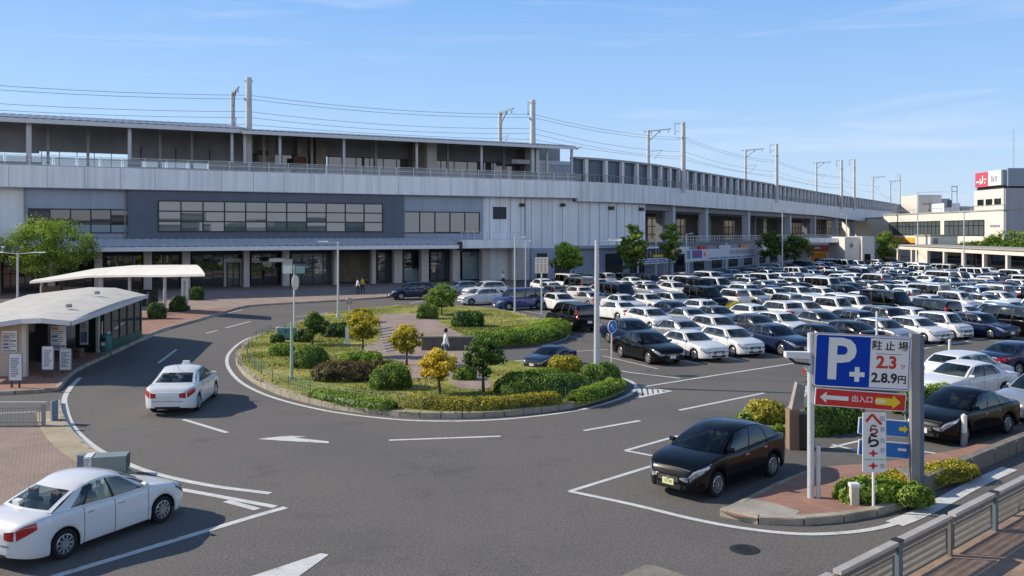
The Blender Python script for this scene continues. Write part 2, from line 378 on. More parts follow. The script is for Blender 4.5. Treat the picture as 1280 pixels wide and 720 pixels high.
# base lines (pixels of the survey photo -> metres)
SHELT = gs([(-60,497),(0,494),(40,492),(66,489.5),(75,487),(95,466),(130,448.5),(163,433),(200,415),(250,400.5),(298,386)])
FRONT = [SHELT[-1]]+gs([(322,382.5),(410,377.5),(495,371.5),(545,365),(600,362),(645,360)])
shel_s = smoothline(SHELT, 5); front_s = smoothline(FRONT, 4)
pavement('pavement', [*[p for p in shel_s], *front_s[1:], (0,121), (-70,90), (-70,36)], BRICKP)
b = MB(); st = [p for p in front_s]; b.sheet([*st, (-1,118.5), (-52,92.5), (-40,60)], 0.129); struct('pavement', b, PINKP)
kerb(shel_s[::-1], side=-1); kerb(front_s[::-1], side=-1)
# the lower left pavement and its driveway
LL = gs([(76,497),(77,512),(82,528),(94,546),(113,563),(140,580),(172,598)])
ll_s = smoothline(LL, 6)
LLin = gs([(-120,538),(0,537),(50,536.5)])
poly = [*gs([(-200,538),(0,537),(52,536)]), *offs(ll_s, -0.14)[14:], *[Vector(p) for p in [(-9.9,23.0),(-10.6,21.4),(-12.6,17.4),(-15,12),(-40,12)]]]
pavement('pavement', poly, BROWNP)
b = MB(); A, B_ = offs(ll_s, -0.16)[8:-6], offs(ll_s, -0.85)[8:-6]
b.add([(p.x,p.y,0.135) for p in A]+[(p.x,p.y,0.135) for p in B_], [(i,i+1,len(A)+i+1,len(A)+i) for i in range(len(A)-1)]); struct('pavement', b, ground_mat('sandy_concrete', [(0.3,(0.34,0.27,0.17)),(0.55,(0.44,0.37,0.26)),(0.75,(0.5,0.43,0.33))], s1=1.0, fine=30, fineamt=0.2))
kerb(ll_s[3:], side=-1, width=0.16)
kerb(gs([(-200,538.5),(0,537.5),(52,536.5)]), side=-1, width=0.12, h=0.14)
kerb([Vector(p) for p in [(-10.0,23.0),(-10.6,21.4),(-12.6,17.4),(-15,12)]], side=-1)
b = MB(); b.sheet(gs([(-200,500),(0,496.5),(70,493),(78,512),(70,535),(0,536),(-200,537)]), 0.004); struct('driveway', b, ASPH2)
b = MB(); b.strip(gs([(-100,521),(45,515)]), 0.13, 0.01); struct('lane_line', b, PAINT)

# island
ISL = gs([(341,415),(315,425),(300,437),(294.5,448),(298,461),(313,476.5),(339,490),(371,500.5),(412,510),(442,515),(485,520),(530,523),(590,523),(651,519),(712,511),(748,502),(772,493.5),(782,486),(780,479.5),(768,474),(740,467.5),(700,461),(660,457),(630,454.5)])
INL = gs([(601,454),(592,452),(592,436.5),(604,436)])
ISL2 = gs([(622,434.5),(655,431.5),(682,428),(699,422.5),(703,418),(699,412),(688,406),(660,397),(620,389),(560,384.5),(500,384.5),(450,388.5),(400,396.5),(341,415)])
i1, i2 = smoothline(ISL, 4), smoothline(ISL2, 4)
isl = [*i1, *INL, *i2[:-1]]
LAWN = ground_mat('lawn', [(0.28,(0.09,0.13,0.02)),(0.45,(0.20,0.235,0.035)),(0.58,(0.36,0.33,0.08)),(0.75,(0.46,0.37,0.15))], s1=0.33, fine=26, fineamt=0.45, bump=0.6, rough=0.95)
b = MB(); b.sheet(isl, 0.19); lawn = struct('lawn', b, LAWN)
kerb(i1, side=-1 if area(isl) < 0 else 1, width=0.30, h=0.20, step=0.75)
kerb(i2, side=-1 if area(isl) < 0 else 1, width=0.2, h=0.20, step=0.75)
SGN = 1 if area(isl) < 0 else -1      # outward side of the island outline
b = MB(); b.strip(offs(i1, SGN*0.42), 0.17, 0.008); b.strip(offs(i2[:-30], SGN*0.40), 0.15, 0.008); struct('edge_line', b, PAINT)
b = MB(); b.strip(gs([(596,453.5),(653,450.5),(700,452.5),(745,459),(790,466),(850,473)]), 0.14, 0.008); b.strip(gs([(690,441),(760,437)]), 0.12, 0.008); struct('edge_line', b, PAINT)
# plaza path over the island
PATH = gs([(474,398),(500,395),(530,395.5),(548,405),(565,416),(585,425),(598,436),(594,452.5),(615,456),(608,462),(600,472),(612,481),(612,491),(590,493),(568,489),(560,480),(545,478),(512,478),(512,462),(480,452),(455,447),(452,440),(478,425)])
b = MB(); b.sheet(smoothline(PATH, 3, True)[:-1], 0.205); struct('path', b, PINKP)
b = MB()
for k in range(9):
    a0 = g(471+k*1.2, 412+k*3.4, .21); a1 = g(489+k*3.2, 408.5+k*3.3, .21); b.bar((a0.x,a0.y,.215),(a1.x,a1.y,.215), .22, .06)
struct('path', b, CONC)

# hatched triangle beside the island, lanes, arrow
b = MB(); b.strip(gs([(796,497.5),(838,489),(798,483)]), 0.16, 0.008)
for k in range(5):
    t = 0.12+k*0.17; a = g(794,484.5).lerp(g(838,489), t*.9); c = g(796,498).lerp(g(838,489), t*.9); b.strip([a.to_2d(), c.to_2d()], 0.14, 0.007)
struct('hatched_marking', b, PAINT)
b = MB()
for q in ([(486,550.5),(556,548),(626,545.5)],[(730,538.5),(800,526)],[(849,513),(955,491.5)],[(229,524.5),(284,541)],[(198,454),(220.5,437)],[(258,416.5),(272,413)],[(282,410),(313,402)],[(478,384),(500,381)],[(370,396),(410,391)],[(512,379.5),(528,376.5)]):
    b.strip(gs(q), 0.17, 0.008)
struct('lane_line', b, PAINT)
b = MB(); b.sheet(gs([(322,549),(360,544.8),(383,546),(368,547.2),(411,552),(411,554.3),(352,551.2)]), 0.008); struct('direction_arrow', b, PAINT)
b = MB(); b.strip(smoothline(gs([(175,427),(215,410),(255,399),(303,387)]),4), 0.15, 0.008)
b.strip(smoothline(gs([(100,472),(88,485),(81,497),(82,511),(90,532),(109,552),(137,570),(190,591),(262,607),(338,617)]),6), 0.20, 0.008)
struct('edge_line', b, PAINT)
for q in ([(58,724),(320,645),(357,634.5)],[(218,610.5),(345,634)],[(283,626.5),(322,637)],[(712,614.5),(830,578)],[(782,563.5),(848,545)],[(782,563.5),(824,571.5)]):
    b = MB(); b.strip(gs(q), 0.2 if q[0][0] < 400 else 0.15, 0.007+random.random()*0.003); struct('bay_line', b, PAINT)
b = MB(); b.strip(smoothline(gs([(712,614.5),(790,631),(865,649),(930,661),(1000,668),(1060,666),(1102,659.5),(1130,651)]),4), 0.17, 0.012); struct('bay_line', b, PAINT)
b = MB(); b.strip(smoothline(gs([(1118,655),(1150,642),(1185,624),(1218,606),(1262,586)]),4), 0.42, 0.011); struct('edge_line', b, PAINT)
b = MB(); b.sheet(gs([(310,722),(401,692),(411,693.5),(372,722)]), 0.008); struct('hatched_marking', b, PAINT)
b = MB(); b.sheet(gs([(770,724),(806,706),(818,706.5),(868,724)]), 0.006); struct('road_patch', b, CONC_D)
b = MB(); c0 = g(931,687); b.lathe([(0.0,.008),(.19,.008),(.20,.012),(.24,.012),(.25,.008),(.30,.008),(.31,.002)], 28, c=(c0.x,c0.y,0))
for k in range(5): b.cbox((c0.x,c0.y-.14+k*.07,.0095),(.30-abs(k-2)*.05,.025,.006))
tag(b.build('manhole_cover', mat('cast_iron',(0.045,0.042,0.04),0.6,0.5,var=.2), smooth=30), 'round iron manhole cover in the empty asphalt near the kerb corner', 'manhole cover')

# right corner pavement
CORN = gs([(899,645),(918,652),(945,655.5),(990,657.5),(1035,655.5),(1085,648),(1122,639),(1152,621.5),(1205,596),(1280,563),(1420,509)])
CIN = gs([(1420,497),(1280,544),(1197,567.5),(1100,584),(1030,589),(1010,593.5),(965,612),(930,630)])
pavement('pavement', [*CORN, *CIN], BRICKP, 0.13)
kerb(smoothline(CORN[:8],4), side=1, width=0.22, h=0.17, step=1.0)
kerb(CORN[7:], side=1, width=0.25, h=0.42, step=1.6, m=CONC_D)
kerb([CIN[3+k] for k in (1,2,3,4)]+[CORN[0]], side=1, width=0.14, h=0.15)
b = MB(); b.sheet([*gs([(899,645),(930,630),(960,634),(1000,646),(990,655),(945,653)])], 0.136); struct('pavement', b, CONC)
# strip in front of the planter, and the parking lot's own asphalt
LOTP = [(4.6,40.5),(8,44),(2,58),(-2.5,75),(-3,92),(0.5,104),(20,122),(52,160),(80,200),(80,160),(76,120),(96,70),(60,48),(40,44),(23,36)]
b = MB(); b.sheet(LOTP, 0.004); struct('parking_lot', b, ASPH2)
b = MB(); b.strip(gs([(806,483.5),(900,468.5),(992,454.5)]), 0.15, 0.012); b.strip(gs([(1140,438),(1210,426.5),(1290,413)]), 0.18, 0.012); b.strip(gs([(988,512),(1012,483)]), 0.3, .012); struct('edge_line', b, PAINT)
b = MB(); b.sheet(gs([(935,560),(1010,545),(1060,524),(1145,500),(1300,455),(1420,440),(1420,497),(1280,544),(1197,567),(1100,584),(1030,589),(1010,593),(960,602)]), 0.0085); struct('parking_lot', b, ASPH2)
for q in ([(1038,560),(1072,552),(1200,572)],[(1100,568),(1200,580),(1285,545)],[(1040,556),(1080,566)]):
    b = MB(); b.strip(gs(q), 0.13, 0.012+random.random()*.003); struct('bay_line', b, PAINT)
# pavement along the guard rail
R0, RD = Vector((8.63,17.67)), Vector((1.68,1.50)).normalized(); RN = Vector((RD.y,-RD.x))
poly = [R0-RD*14-RN*.35, R0+RD*26-RN*.35, R0+RD*26+RN*12, R0-RD*14+RN*12]
pavement('pavement', poly, TILEP, 0.12); kerb([R0-RD*14-RN*.35, R0+RD*26-RN*.35], side=-1)
# ---------------------------------------------------------------- foliage
def leaf_mesh(pts, nrm, size, m, name='crown', tint=None, core=None, jitter=0.5):
    """many small leaf clumps; each leaf a bent diamond of its own"""
    n = len(pts); pts = np.asarray(pts); nrm = np.asarray(nrm)
    d = nrm+rng.normal(0, jitter, (n,3)); d /= np.linalg.norm(d, axis=1, keepdims=True)+1e-9
    r = rng.normal(0, 1, (n,3)); t = np.cross(d, r); t /= np.linalg.norm(t, axis=1, keepdims=True)+1e-9
    bt = np.cross(d, t); s = (size*rng.uniform(0.55, 1.5, (n,1)))
    v = np.stack([pts-t*s*0.62, pts-bt*s*0.36+d*s*0.12, pts+t*s*0.62, pts+bt*s*0.36+d*s*0.12], 1).reshape(-1, 3)
    tv = rng.uniform(0, 1, n) if tint is None else np.clip(tint+rng.normal(0, 0.2, n), 0, 1)
    tv = np.repeat(tv, 4); nv = 4*n; cf = []
    if core is not None:
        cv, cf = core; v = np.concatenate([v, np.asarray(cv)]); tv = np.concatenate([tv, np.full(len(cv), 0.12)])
    me = bpy.data.meshes.new(name); f = [(4*i, 4*i+1, 4*i+2, 4*i+3) for i in range(n)]+[[k+nv for k in q] for q in cf]
    me.from_pydata(v.tolist(), [], f); at = me.attributes.new('tint', 'FLOAT', 'POINT'); at.data.foreach_set('value', tv.astype(np.float32))
    me.materials.append(m); me.update(); return me
def lump(p, sc, seed): return mnoise.noise(Vector(p)*sc+Vector((seed*3.7, seed*1.3, seed*7.1)))

def bush(name, base, w, h, d, m, label, cat='bush', group=None, square=2.6, leaf=0.085, dens=1.0, flat=0.35, top_tint=.3):
    """clipped shrub: leaf clumps over an uneven rounded body"""
    root = thing(name, base, label, cat, group); a, bb, c = w/2, d/2, h*(1-flat*0.5); seed = random.random()*50
    area_ = 2*PI*((a*bb)**.5)**2+PI*(a+bb)*h*0.8; n = int(min(9000, area_*dens/(leaf*leaf)*1.9))
    u = rng.normal(0, 1, (n,3)); u[:,2] = np.abs(u[:,2])*1.0-0.12; u /= np.linalg.norm(u, axis=1, keepdims=True)
    k = 1/((np.abs(u)**square).sum(1))**(1/square)
    pts = u*k[:,None]*np.array([a,bb,c]); nrm = u/np.array([a,bb,c]); nrm /= np.linalg.norm(nrm, axis=1, keepdims=True)
    lum = np.array([lump(p, 2.4/max(.5,min(w,h,d)), seed) for p in pts]); sc = 0.95+0.17*lum+rng.normal(0, .035, n)+np.where(rng.uniform(0,1,n) < .02, rng.uniform(.03,.12,n), 0)
    pts = pts*sc[:,None]; pts[:,2] = pts[:,2]+h*0.12; pts[:,2] = np.maximum(pts[:,2], 0.02)
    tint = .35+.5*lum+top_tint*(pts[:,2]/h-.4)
    bm = bmesh.new(); bmesh.ops.create_icosphere(bm, subdivisions=3, radius=1)
    cv = []
    for vv in bm.verts:
        uu = np.array(vv.co); kk = 1/((np.abs(uu)**square).sum())**(1/square); p = uu*kk*np.array([a,bb,c])
        p = p*(0.86+0.12*lump(p, 2.4/max(.5,min(w,h,d)), seed)); cv.append((p[0],p[1],max(0.0,p[2]+h*.12)))
    cf = [[x.index for x in fc.verts] for fc in bm.faces]; bm.free()
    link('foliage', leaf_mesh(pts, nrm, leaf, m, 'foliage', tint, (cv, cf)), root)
    return root

def hedge(name, line, w, h, m, label, cat='hedge', leaf=0.09, dens=1.0, z=0.15, group=None):
    """long clipped hedge along a 2D line"""
    ln = resample(line, 0.25); L = (len(ln)-1)*.25; root = thing(name, (ln[0].x, ln[0].y, z), label, cat, group); seed = random.random()*50
    Ls, Rs = offs(ln, 1), None; nrm2 = [(q-p) for p, q in zip(ln, Ls)]
    n = int(min(14000, L*(w+2*h)*dens/(leaf*leaf)*1.6)); s = rng.uniform(0, len(ln)-1.001, n); th = rng.uniform(-.25, PI+.25, n)
    i = s.astype(int); f = (s-i)[:,None]; A = np.array([tuple(p) for p in ln]); N = np.array([tuple(p) for p in nrm2])
    c = A[i]*(1-f)+A[i+1]*f; nn = N[i]
    q = 3.2; ct, st = np.cos(th), np.sin(th); k = 1/((np.abs(ct)**q+np.abs(st)**q)**(1/q))
    end = np.minimum(1, np.minimum(s, len(ln)-1-s)*.25/(0.45*w)+0.25)**.5
    lum = np.array([lump((c[j,0], c[j,1], th[j]), 1.5, seed) for j in range(n)])
    rr = (0.97+0.13*lum+rng.normal(0, .035, n)+np.where(rng.uniform(0,1,n) < .02, rng.uniform(.04,.16,n), 0))*end
    off = ct*k*rr*w/2; zz = np.maximum(.02, st*k*rr*h*.98)
    pts = np.stack([c[:,0]+nn[:,0]*off, c[:,1]+nn[:,1]*off, zz], 1)-np.array([ln[0].x, ln[0].y, 0])
    nm = np.stack([nn[:,0]*ct, nn[:,1]*ct, st], 1)
    cv = []; cf = []; K = 9
    for j, p in enumerate(ln):
        e = min(1, min(j, len(ln)-1-j)*.25/(0.45*w)+0.2)**.5
        for t in range(K):
            a = PI*t/(K-1); kk = 1/((abs(math.cos(a))**q+abs(math.sin(a))**q)**(1/q)); o_ = math.cos(a)*kk*w/2*.88*e
            cv.append((p.x+nrm2[j].x*o_-ln[0].x, p.y+nrm2[j].y*o_-ln[0].y, math.sin(a)*kk*h*.88*e))
    for j in range(len(ln)-1):
        for t in range(K-1): cf.append((j*K+t, j*K+t+1, (j+1)*K+t+1, (j+1)*K+t))
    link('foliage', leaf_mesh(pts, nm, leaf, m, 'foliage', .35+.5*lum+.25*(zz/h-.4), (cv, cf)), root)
    return root

def tree(name, base, h, cw, trunk_h, m, label, cat='tree', group=None, leaf=0.12, clumps=40, per=70, tr=0.05, shape=1.0, bark=None, open_=0.5):
    """tapered trunk, limbs, and a crown of leaf clumps with gaps between them"""
    root = thing(name, base, label, cat, group); seed = random.random()*90; rnd = random.Random(seed)
    bark = bark or mat('bark', (0.10,0.075,0.055), 0.9, var=.3, scale=9, bump=.6, bscale=30)
    ch = h-trunk_h*0.8; cz = trunk_h*0.8+ch/2; tb = MB()
    lean = Vector((rnd.uniform(-.06,.06)*h, rnd.uniform(-.06,.06)*h, 0))
    pts = [Vector((0,0,-.05)), Vector((0,0,trunk_h*.4))+lean*.25, Vector((0,0,trunk_h))+lean*.6, Vector((0,0,cz))+lean]
    tb.tube(pts, tr*1.25, 8, tr*.45)
    cl = []
    for i in range(clumps):
        for _ in range(30):
            v = Vector((rnd.gauss(0,1), rnd.gauss(0,1), rnd.gauss(0,1))).normalized()*(rnd.random()**.42)
            zf = v.z; wd = 1-shape*0.28*max(0,zf)-0.12*max(0,-zf)
            p = Vector((v.x*cw/2*wd, v.y*cw/2*wd, cz+v.z*ch/2*.92))+lean
            if lump(p, 2.2/cw, seed) > -open_: break
        cl.append((p, rnd.uniform(.6,1.15)*cw*.15*(28/clumps)**.2))
    for k in range(9):
        c = cl[rnd.randrange(len(cl))][0]; s0 = pts[2].lerp(pts[3], rnd.random()*.7)
        tb.tube([s0, s0.lerp(c,.5)+Vector((0,0,-.04*h)), c], tr*.5, 5, tr*.12)
    tb.build('trunk', bark, root, smooth=60)
    P_ = []; N_ = []; T_ = []
    for c, r in cl:
        u = rng.normal(0, 1, (per,3)); u /= np.linalg.norm(u, axis=1, keepdims=True)
        q = u*(r*rng.uniform(.35, 1.15, (per,1)))*np.array([1.1,1.1,.8])+np.array(c)
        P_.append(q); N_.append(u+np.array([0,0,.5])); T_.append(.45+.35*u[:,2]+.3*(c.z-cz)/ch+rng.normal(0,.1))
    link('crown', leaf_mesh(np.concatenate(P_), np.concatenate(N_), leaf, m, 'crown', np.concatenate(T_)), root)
    return root
L_GREEN = leaf_mat('leaf_green', (0.031,0.077,0.014), (0.119,0.231,0.034), (0.280,0.420,0.070))
L_DEEP = leaf_mat('leaf_deep_green', (0.017,0.048,0.013), (0.063,0.140,0.028), (0.161,0.280,0.056))
L_FRESH = leaf_mat('leaf_fresh_green', (0.049,0.112,0.017), (0.196,0.336,0.042), (0.392,0.560,0.084))
L_YELG = leaf_mat('leaf_yellow_green', (0.098,0.119,0.017), (0.364,0.378,0.042), (0.672,0.588,0.077))
L_GOLD = leaf_mat('leaf_gold', (0.168,0.140,0.020), (0.672,0.518,0.042), (0.800,0.800,0.098))
L_RED = leaf_mat('leaf_bronze', (0.031,0.036,0.017), (0.119,0.112,0.045), (0.266,0.182,0.091))
# ---------------------------------------------------------------- cars
def paint(name, col, rough=0.28, metal=0.0, coat=0.8):
    return mat('car_paint_'+name, col, rough, metal, var=0.03, scale=0.7, coat=coat, spec=.18 if max(col) < .1 else .5)
CP = {'white': paint('white', (0.80,0.80,0.79)), 'pearl white': paint('pearl_white', (0.74,0.73,0.69)), 'black': paint('black', (0.003,0.004,0.006), 0.2, 0, 0.3),
      'silver': paint('silver', (0.47,0.48,0.49), 0.3, 0.55), 'grey': paint('grey', (0.17,0.18,0.19), 0.3, 0.5), 'dark grey': paint('dark_grey', (0.05,0.054,0.06), 0.3, 0.4),
      'blue': paint('blue', (0.012,0.05,0.19)), 'dark blue': paint('dark_blue', (0.010,0.02,0.06)), 'light blue': paint('light_blue', (0.19,0.29,0.40), .3, .3),
      'wine red': paint('wine_red', (0.12,0.010,0.014)), 'beige': paint('beige', (0.42,0.37,0.29), .3, .3)}
def car_glass(name, tint, ior=1.55):
    m = bpy.data.materials.new(name); m.use_nodes = True; nt = m.node_tree
    for n in list(nt.nodes): nt.nodes.remove(n)
    o = nt.nodes.new('ShaderNodeOutputMaterial'); fr = nt.nodes.new('ShaderNodeFresnel'); fr.inputs['IOR'].default_value = ior
    no = nt.nodes.new('ShaderNodeTexNoise'); no.inputs['Scale'].default_value = 1.2; tc = nt.nodes.new('ShaderNodeTexCoord'); nt.links.new(tc.outputs['Object'], no.inputs['Vector'])
    mr = nt.nodes.new('ShaderNodeMapRange'); mr.inputs['To Min'].default_value = .02; mr.inputs['To Max'].default_value = .09; nt.links.new(no.outputs['Fac'], mr.inputs['Value'])
    ad = nt.nodes.new('ShaderNodeMath'); ad.operation = 'ADD'; ad.use_clamp = True; nt.links.new(fr.outputs[0], ad.inputs[0]); nt.links.new(mr.outputs['Result'], ad.inputs[1])
    t = nt.nodes.new('ShaderNodeBsdfTransparent'); t.inputs['Color'].default_value = (*tint, 1); gl = nt.nodes.new('ShaderNodeBsdfGlossy'); gl.inputs['Roughness'].default_value = .015
    mx = nt.nodes.new('ShaderNodeMixShader'); nt.links.new(ad.outputs[0], mx.inputs[0]); nt.links.new(t.outputs[0], mx.inputs[1]); nt.links.new(gl.outputs[0], mx.inputs[2]); nt.links.new(mx.outputs[0], o.inputs['Surface'])
    return m
GLASS = car_glass('car_glass', (.50,.57,.55)); GLASS_P = car_glass('privacy_car_glass', (.20,.23,.23), 1.6)
SEAT = mat('seat_fabric', (.075,.072,.07), .85, var=.2, scale=6)
TYRE = mat('tyre_rubber', (0.012,0.012,0.013), 0.85, var=.15)
RIM = mat('alloy_rim', (0.55,0.56,0.57), 0.3, 0.75, var=.08, scale=6)
HEADL = mat('headlight_glass', (0.40,0.43,0.46), 0.1, 0.5, var=.5, scale=9, coat=.8)
TAILL = mat('taillight_red', (0.42,0.008,0.012), 0.12, var=.2, scale=8, coat=.8)
CHROME = mat('chrome', (0.7,0.71,0.72), 0.12, 1.0, var=0)
PLATE = mat('number_plate_white', (0.75,0.76,0.72), 0.5, var=.03); PLATE_Y = mat('number_plate_yellow', (0.78,0.76,0.36), 0.5, var=.03)
PLATEINK = mat('plate_ink', (0.03,0.09,0.05), 0.5, var=0)

def pch(xs, ys):
    xs = np.array(xs, float); ys = np.array(ys, float); h = np.diff(xs); dl = np.diff(ys)/h; m = np.zeros(len(xs))
    for i in range(1, len(xs)-1):
        if dl[i-1]*dl[i] > 0: m[i] = 2*dl[i-1]*dl[i]/(dl[i-1]+dl[i])
    m[0], m[-1] = dl[0], dl[-1]
    def f(x):
        i = int(min(max(np.searchsorted(xs, x)-1, 0), len(h)-1)); t = min(max((x-xs[i])/h[i], 0), 1); H = h[i]
        return float(ys[i]*(1+2*t)*(1-t)**2+m[i]*H*t*(1-t)**2+ys[i+1]*t*t*(3-2*t)-m[i+1]*H*t*t*(1-t))
    return f

class CarShape:
    """L length, W width, H height; side profile as control points; all x forward, origin on the ground under the middle"""
    def __init__(s, L, W, H, wb, wr, deck, A0, A1, D1, D0, pill, roof_w=0.74, nose_round=0.26, tail_round=0.2, front_over=0.9, gh_drop=0.05, sill=0.19, nose=0.5):
        s.__dict__.update(locals()); s.xf = L/2-front_over; s.xr = s.xf-wb
        s.zt = pch([p[0] for p in deck], [p[1] for p in deck]); s.crown = 0.045
    def hw(s, x):
        h = s.W/2; L2 = s.L/2
        if x > L2-s.nose: t = (x-(L2-s.nose))/s.nose; return h*(1-s.nose_round*t**2.4)
        n = s.nose*.75
        if x < -L2+n: t = (-L2+n-x)/n; return h*(1-s.tail_round*t**2.6)
        return h
    def top(s, x):
        L2 = s.L/2; z = s.zt(x)
        for e, k in ((L2-x, .10), (x+L2, .07)):
            if e < .14: z -= k*(1-e/.14)**2.2
        return z
    def bot(s, x):
        L2 = s.L/2; z = s.sill
        if x > L2-.5: z += .05*((x-L2+.5)/.5)**2
        if x < -L2+.6: z += .11*((-L2+.6-x)/.6)**1.5
        R = s.wr+.055
        for c in (s.xf, s.xr):
            d = abs(x-c)
            if d < R: z = max(z, s.wr+math.sqrt(max(0, R*R-d*d))*0.98)
        return z
    ROWS = [(0,0,1.0),(.42,0,.85),(.75,0,.45),(.885,0,.02),(.945,.035,0),(.975,.09,0),(.992,.20,0),(1.0,.42,0),(.995,.66,0),(.985,.84,0),(.97,.95,0),(.945,1.0,0)]
    def S(s, x, r):
        i = min(int(r), len(s.ROWS)-2); f = r-i; a, b = s.ROWS[i], s.ROWS[i+1]
        yf, q, c = [a[k]+(b[k]-a[k])*f for k in range(3)]
        zt, zb = s.top(x), s.bot(x); e = min(1, (s.L/2-abs(x))/.5+.35)
        return Vector((x, yf*s.hw(x), zt-q*(zt-zb)+c*s.crown*e))
    def stations(s):
        L2 = s.L/2; xs = set()
        for k in range(9): xs.add(L2-.5*(1-math.sin(k/8*PI/2))); xs.add(-L2+.4*(1-math.sin(k/8*PI/2)))
        R = s.wr+.055
        for c in (s.xf, s.xr):
            for k in range(17): xs.add(c+R*math.cos(PI*k/16)*(1 if 0 < k < 16 else 1.0005))
        for x in np.linspace(-L2+.5, L2-.5, 14): xs.add(float(x))
        xs = sorted(xs); out = [xs[0]]
        for x in xs[1:]:
            if x-out[-1] > .004: out.append(x)
        return out
    def body(s):
        xs = s.stations(); K = len(s.ROWS); vs = []; fs = []
        full = [(r, 1) for r in range(K-1, -1, -1)]+[(r, -1) for r in range(1, K)]; n = len(full)
        for x in xs:
            for r, sg in full: p = s.S(x, r); vs.append((p.x, p.y*sg, p.z))
        for i in range(len(xs)-1):
            for j in range(n-1): fs.append((i*n+j, i*n+j+1, (i+1)*n+j+1, (i+1)*n+j))
        for e, sg in ((len(xs)-1, 1), (0, -1)):      # rounded ends
            base = e*n; ring = [Vector(vs[base+j]) for j in range(n)]; c = sum(ring, Vector())/n; prev = list(range(base, base+n))
            for sc, dx in ((.93,.035),(.75,.055),(.4,.065)):
                st = len(vs)
                for p in ring: q = c+(p-c)*sc; vs.append((ring[0].x+sg*dx, q.y, c.z+(p.z-c.z)*(sc+.04)))
                cur = list(range(st, st+n))
                for j in range(n-1): fs.append((prev[j], prev[j+1], cur[j+1], cur[j]))
                fs.append((prev[-1], prev[0], cur[0], cur[-1])); prev = cur
            fs.append(prev)
        return vs, fs
    # greenhouse -----------------------------------------------------
    def yb(s, x): return s.hw(x)*.925
    def rx(s, a, b):
        fx = s.A1+.16*(1-abs(b)**2); rx = s.D1-.10*(1-abs(b)**2); return rx+(fx-rx)*a
    def zr(s, a): return s.H-.055-s.gh_drop*(2.0*(a-.56))**2*(1.0 if a < .56 else 1.25)
    def yt(s, a): return s.W/2*s.roof_w*(1-.05*(2*a-1)**2)
    def roof(s, a, b):
        return Vector((s.rx(a, b), b*s.yt(a), s.zr(a)+.055*(1-abs(b)**3.2)*(1-.35*abs(2*a-1)**3)))
    def bside(s, a):     # bottom of the side glass line, a from rear (0) to front (1)
        x = s.D0+.10+(s.A0-.10-s.D0-.10)*a; return Vector((x, s.yb(x)*(1-.05*max(0,(.12-a)/.12)-.03*max(0,(a-.9)/.1)), s.zt(x)-.012))
    def side(s, a, f):
        t = s.roof(a, 1); b = s.bside(a); p = b.lerp(t, f); p.y += .028*math.sin(PI*f); return p
    def front(s, b, f):
        e = s.bside(1); bx = e.x+.20*(1-abs(b)**2.2); bt = Vector((bx, b*e.y, s.zt(bx)+.02+.02*(1-b*b))); p = bt.lerp(s.roof(1, b), f); p.z += .035*math.sin(PI*f); return p
    def rear(s, b, f):
        e = s.bside(0); bx = e.x-.14*(1-abs(b)**2.2); bt = Vector((bx, b*e.y, s.zt(bx)+.02+.015*(1-b*b))); p = bt.lerp(s.roof(0, b), f); p.x -= .03*math.sin(PI*f); return p
    @staticmethod
    def grid(fn, us, ws, flip=False):
        vs = []; fs = []; m = len(ws)
        for u in us:
            for w in ws: vs.append(tuple(fn(u, w)))
        for i in range(len(us)-1):
            for j in range(m-1): fs.append((i*m+j, (i+1)*m+j, (i+1)*m+j+1, i*m+j+1))
        return vs, fs
    def panel(s, mb, fn, us, ws, off=0.0, sgn=(1,1,1), holes=None):
        """patch of a surface, lifted along its normal by off"""
        def at(u, w):
            p = Vector(fn(u, w)); 
            if not off: q = p
            else:
                du = Vector(fn(u+.01, w))-Vector(fn(u-.01, w)); dw = Vector(fn(u, w+.01))-Vector(fn(u, w-.01)); n = du.cross(dw)
                if n.length < 1e-9: q = p
                else:
                    n.normalize(); c = p-Vector((0, 0, .7))
                    ref = Vector((p.x*.3, p.y, p.z-.6))
                    if n.dot(ref) < 0: n = -n
                    q = p+n*off
            return (q.x*sgn[0], q.y*sgn[1], q.z)
        vs, fs = s.grid(at, us, ws)
        if holes:
            m = len(ws)-1; keep = []
            for q, f in enumerate(fs):
                i, j = divmod(q, m); cu, cw = (us[i]+us[i+1])/2, (ws[j]+ws[j+1])/2
                if not any(h[0] < cu < h[1] and h[2] < cw < h[3] for h in holes): keep.append(f)
            fs = keep
        mb.add(vs, fs)

def lin(a, b, n): return [a+(b-a)*i/(n-1) for i in range(n)]
def wheel_meshes(wr, tw, spokes, hub=False):
    t = MB(); t.lathe([(wr*.66,-tw/2+.02),(wr*.9,-tw/2),(wr*.985,-tw/2+.03),(wr,-tw*.2),(wr,tw*.2),(wr*.985,tw/2-.03),(wr*.9,tw/2),(wr*.66,tw/2-.02),(wr*.62,tw*.1),(wr*.62,-tw*.1),(wr*.66,-tw/2+.02)], 24, 'y')
    r = MB(); r.lathe([(wr*.67,tw/2-.018),(wr*.63,tw/2-.012),(wr*.6,tw/2-.03),(wr*.58,tw*.08),(0.001,tw*.05)], 24, 'y')
    r.lathe([(.001,tw/2-.02),(wr*.12,tw/2-.022),(wr*.15,tw/2-.035),(wr*.15,tw*.05)], 12, 'y')
    for k in range(spokes):
        a = 2*PI*k/spokes; ca, sa = math.cos(a), math.sin(a); w2 = wr*(.085 if spokes > 6 else .12)
        p0 = Vector((ca*wr*.1, tw/2-.03, sa*wr*.1)); p1 = Vector((ca*wr*.62, tw/2-.024, sa*wr*.62)); r.bar(p0, p1, w2*1.6, .03, up=(0,1,0))
    dk = MB(); dk.lathe([(wr*.585,tw*.085),(.001,tw*.06)], 20, 'y')
    return t, r, dk

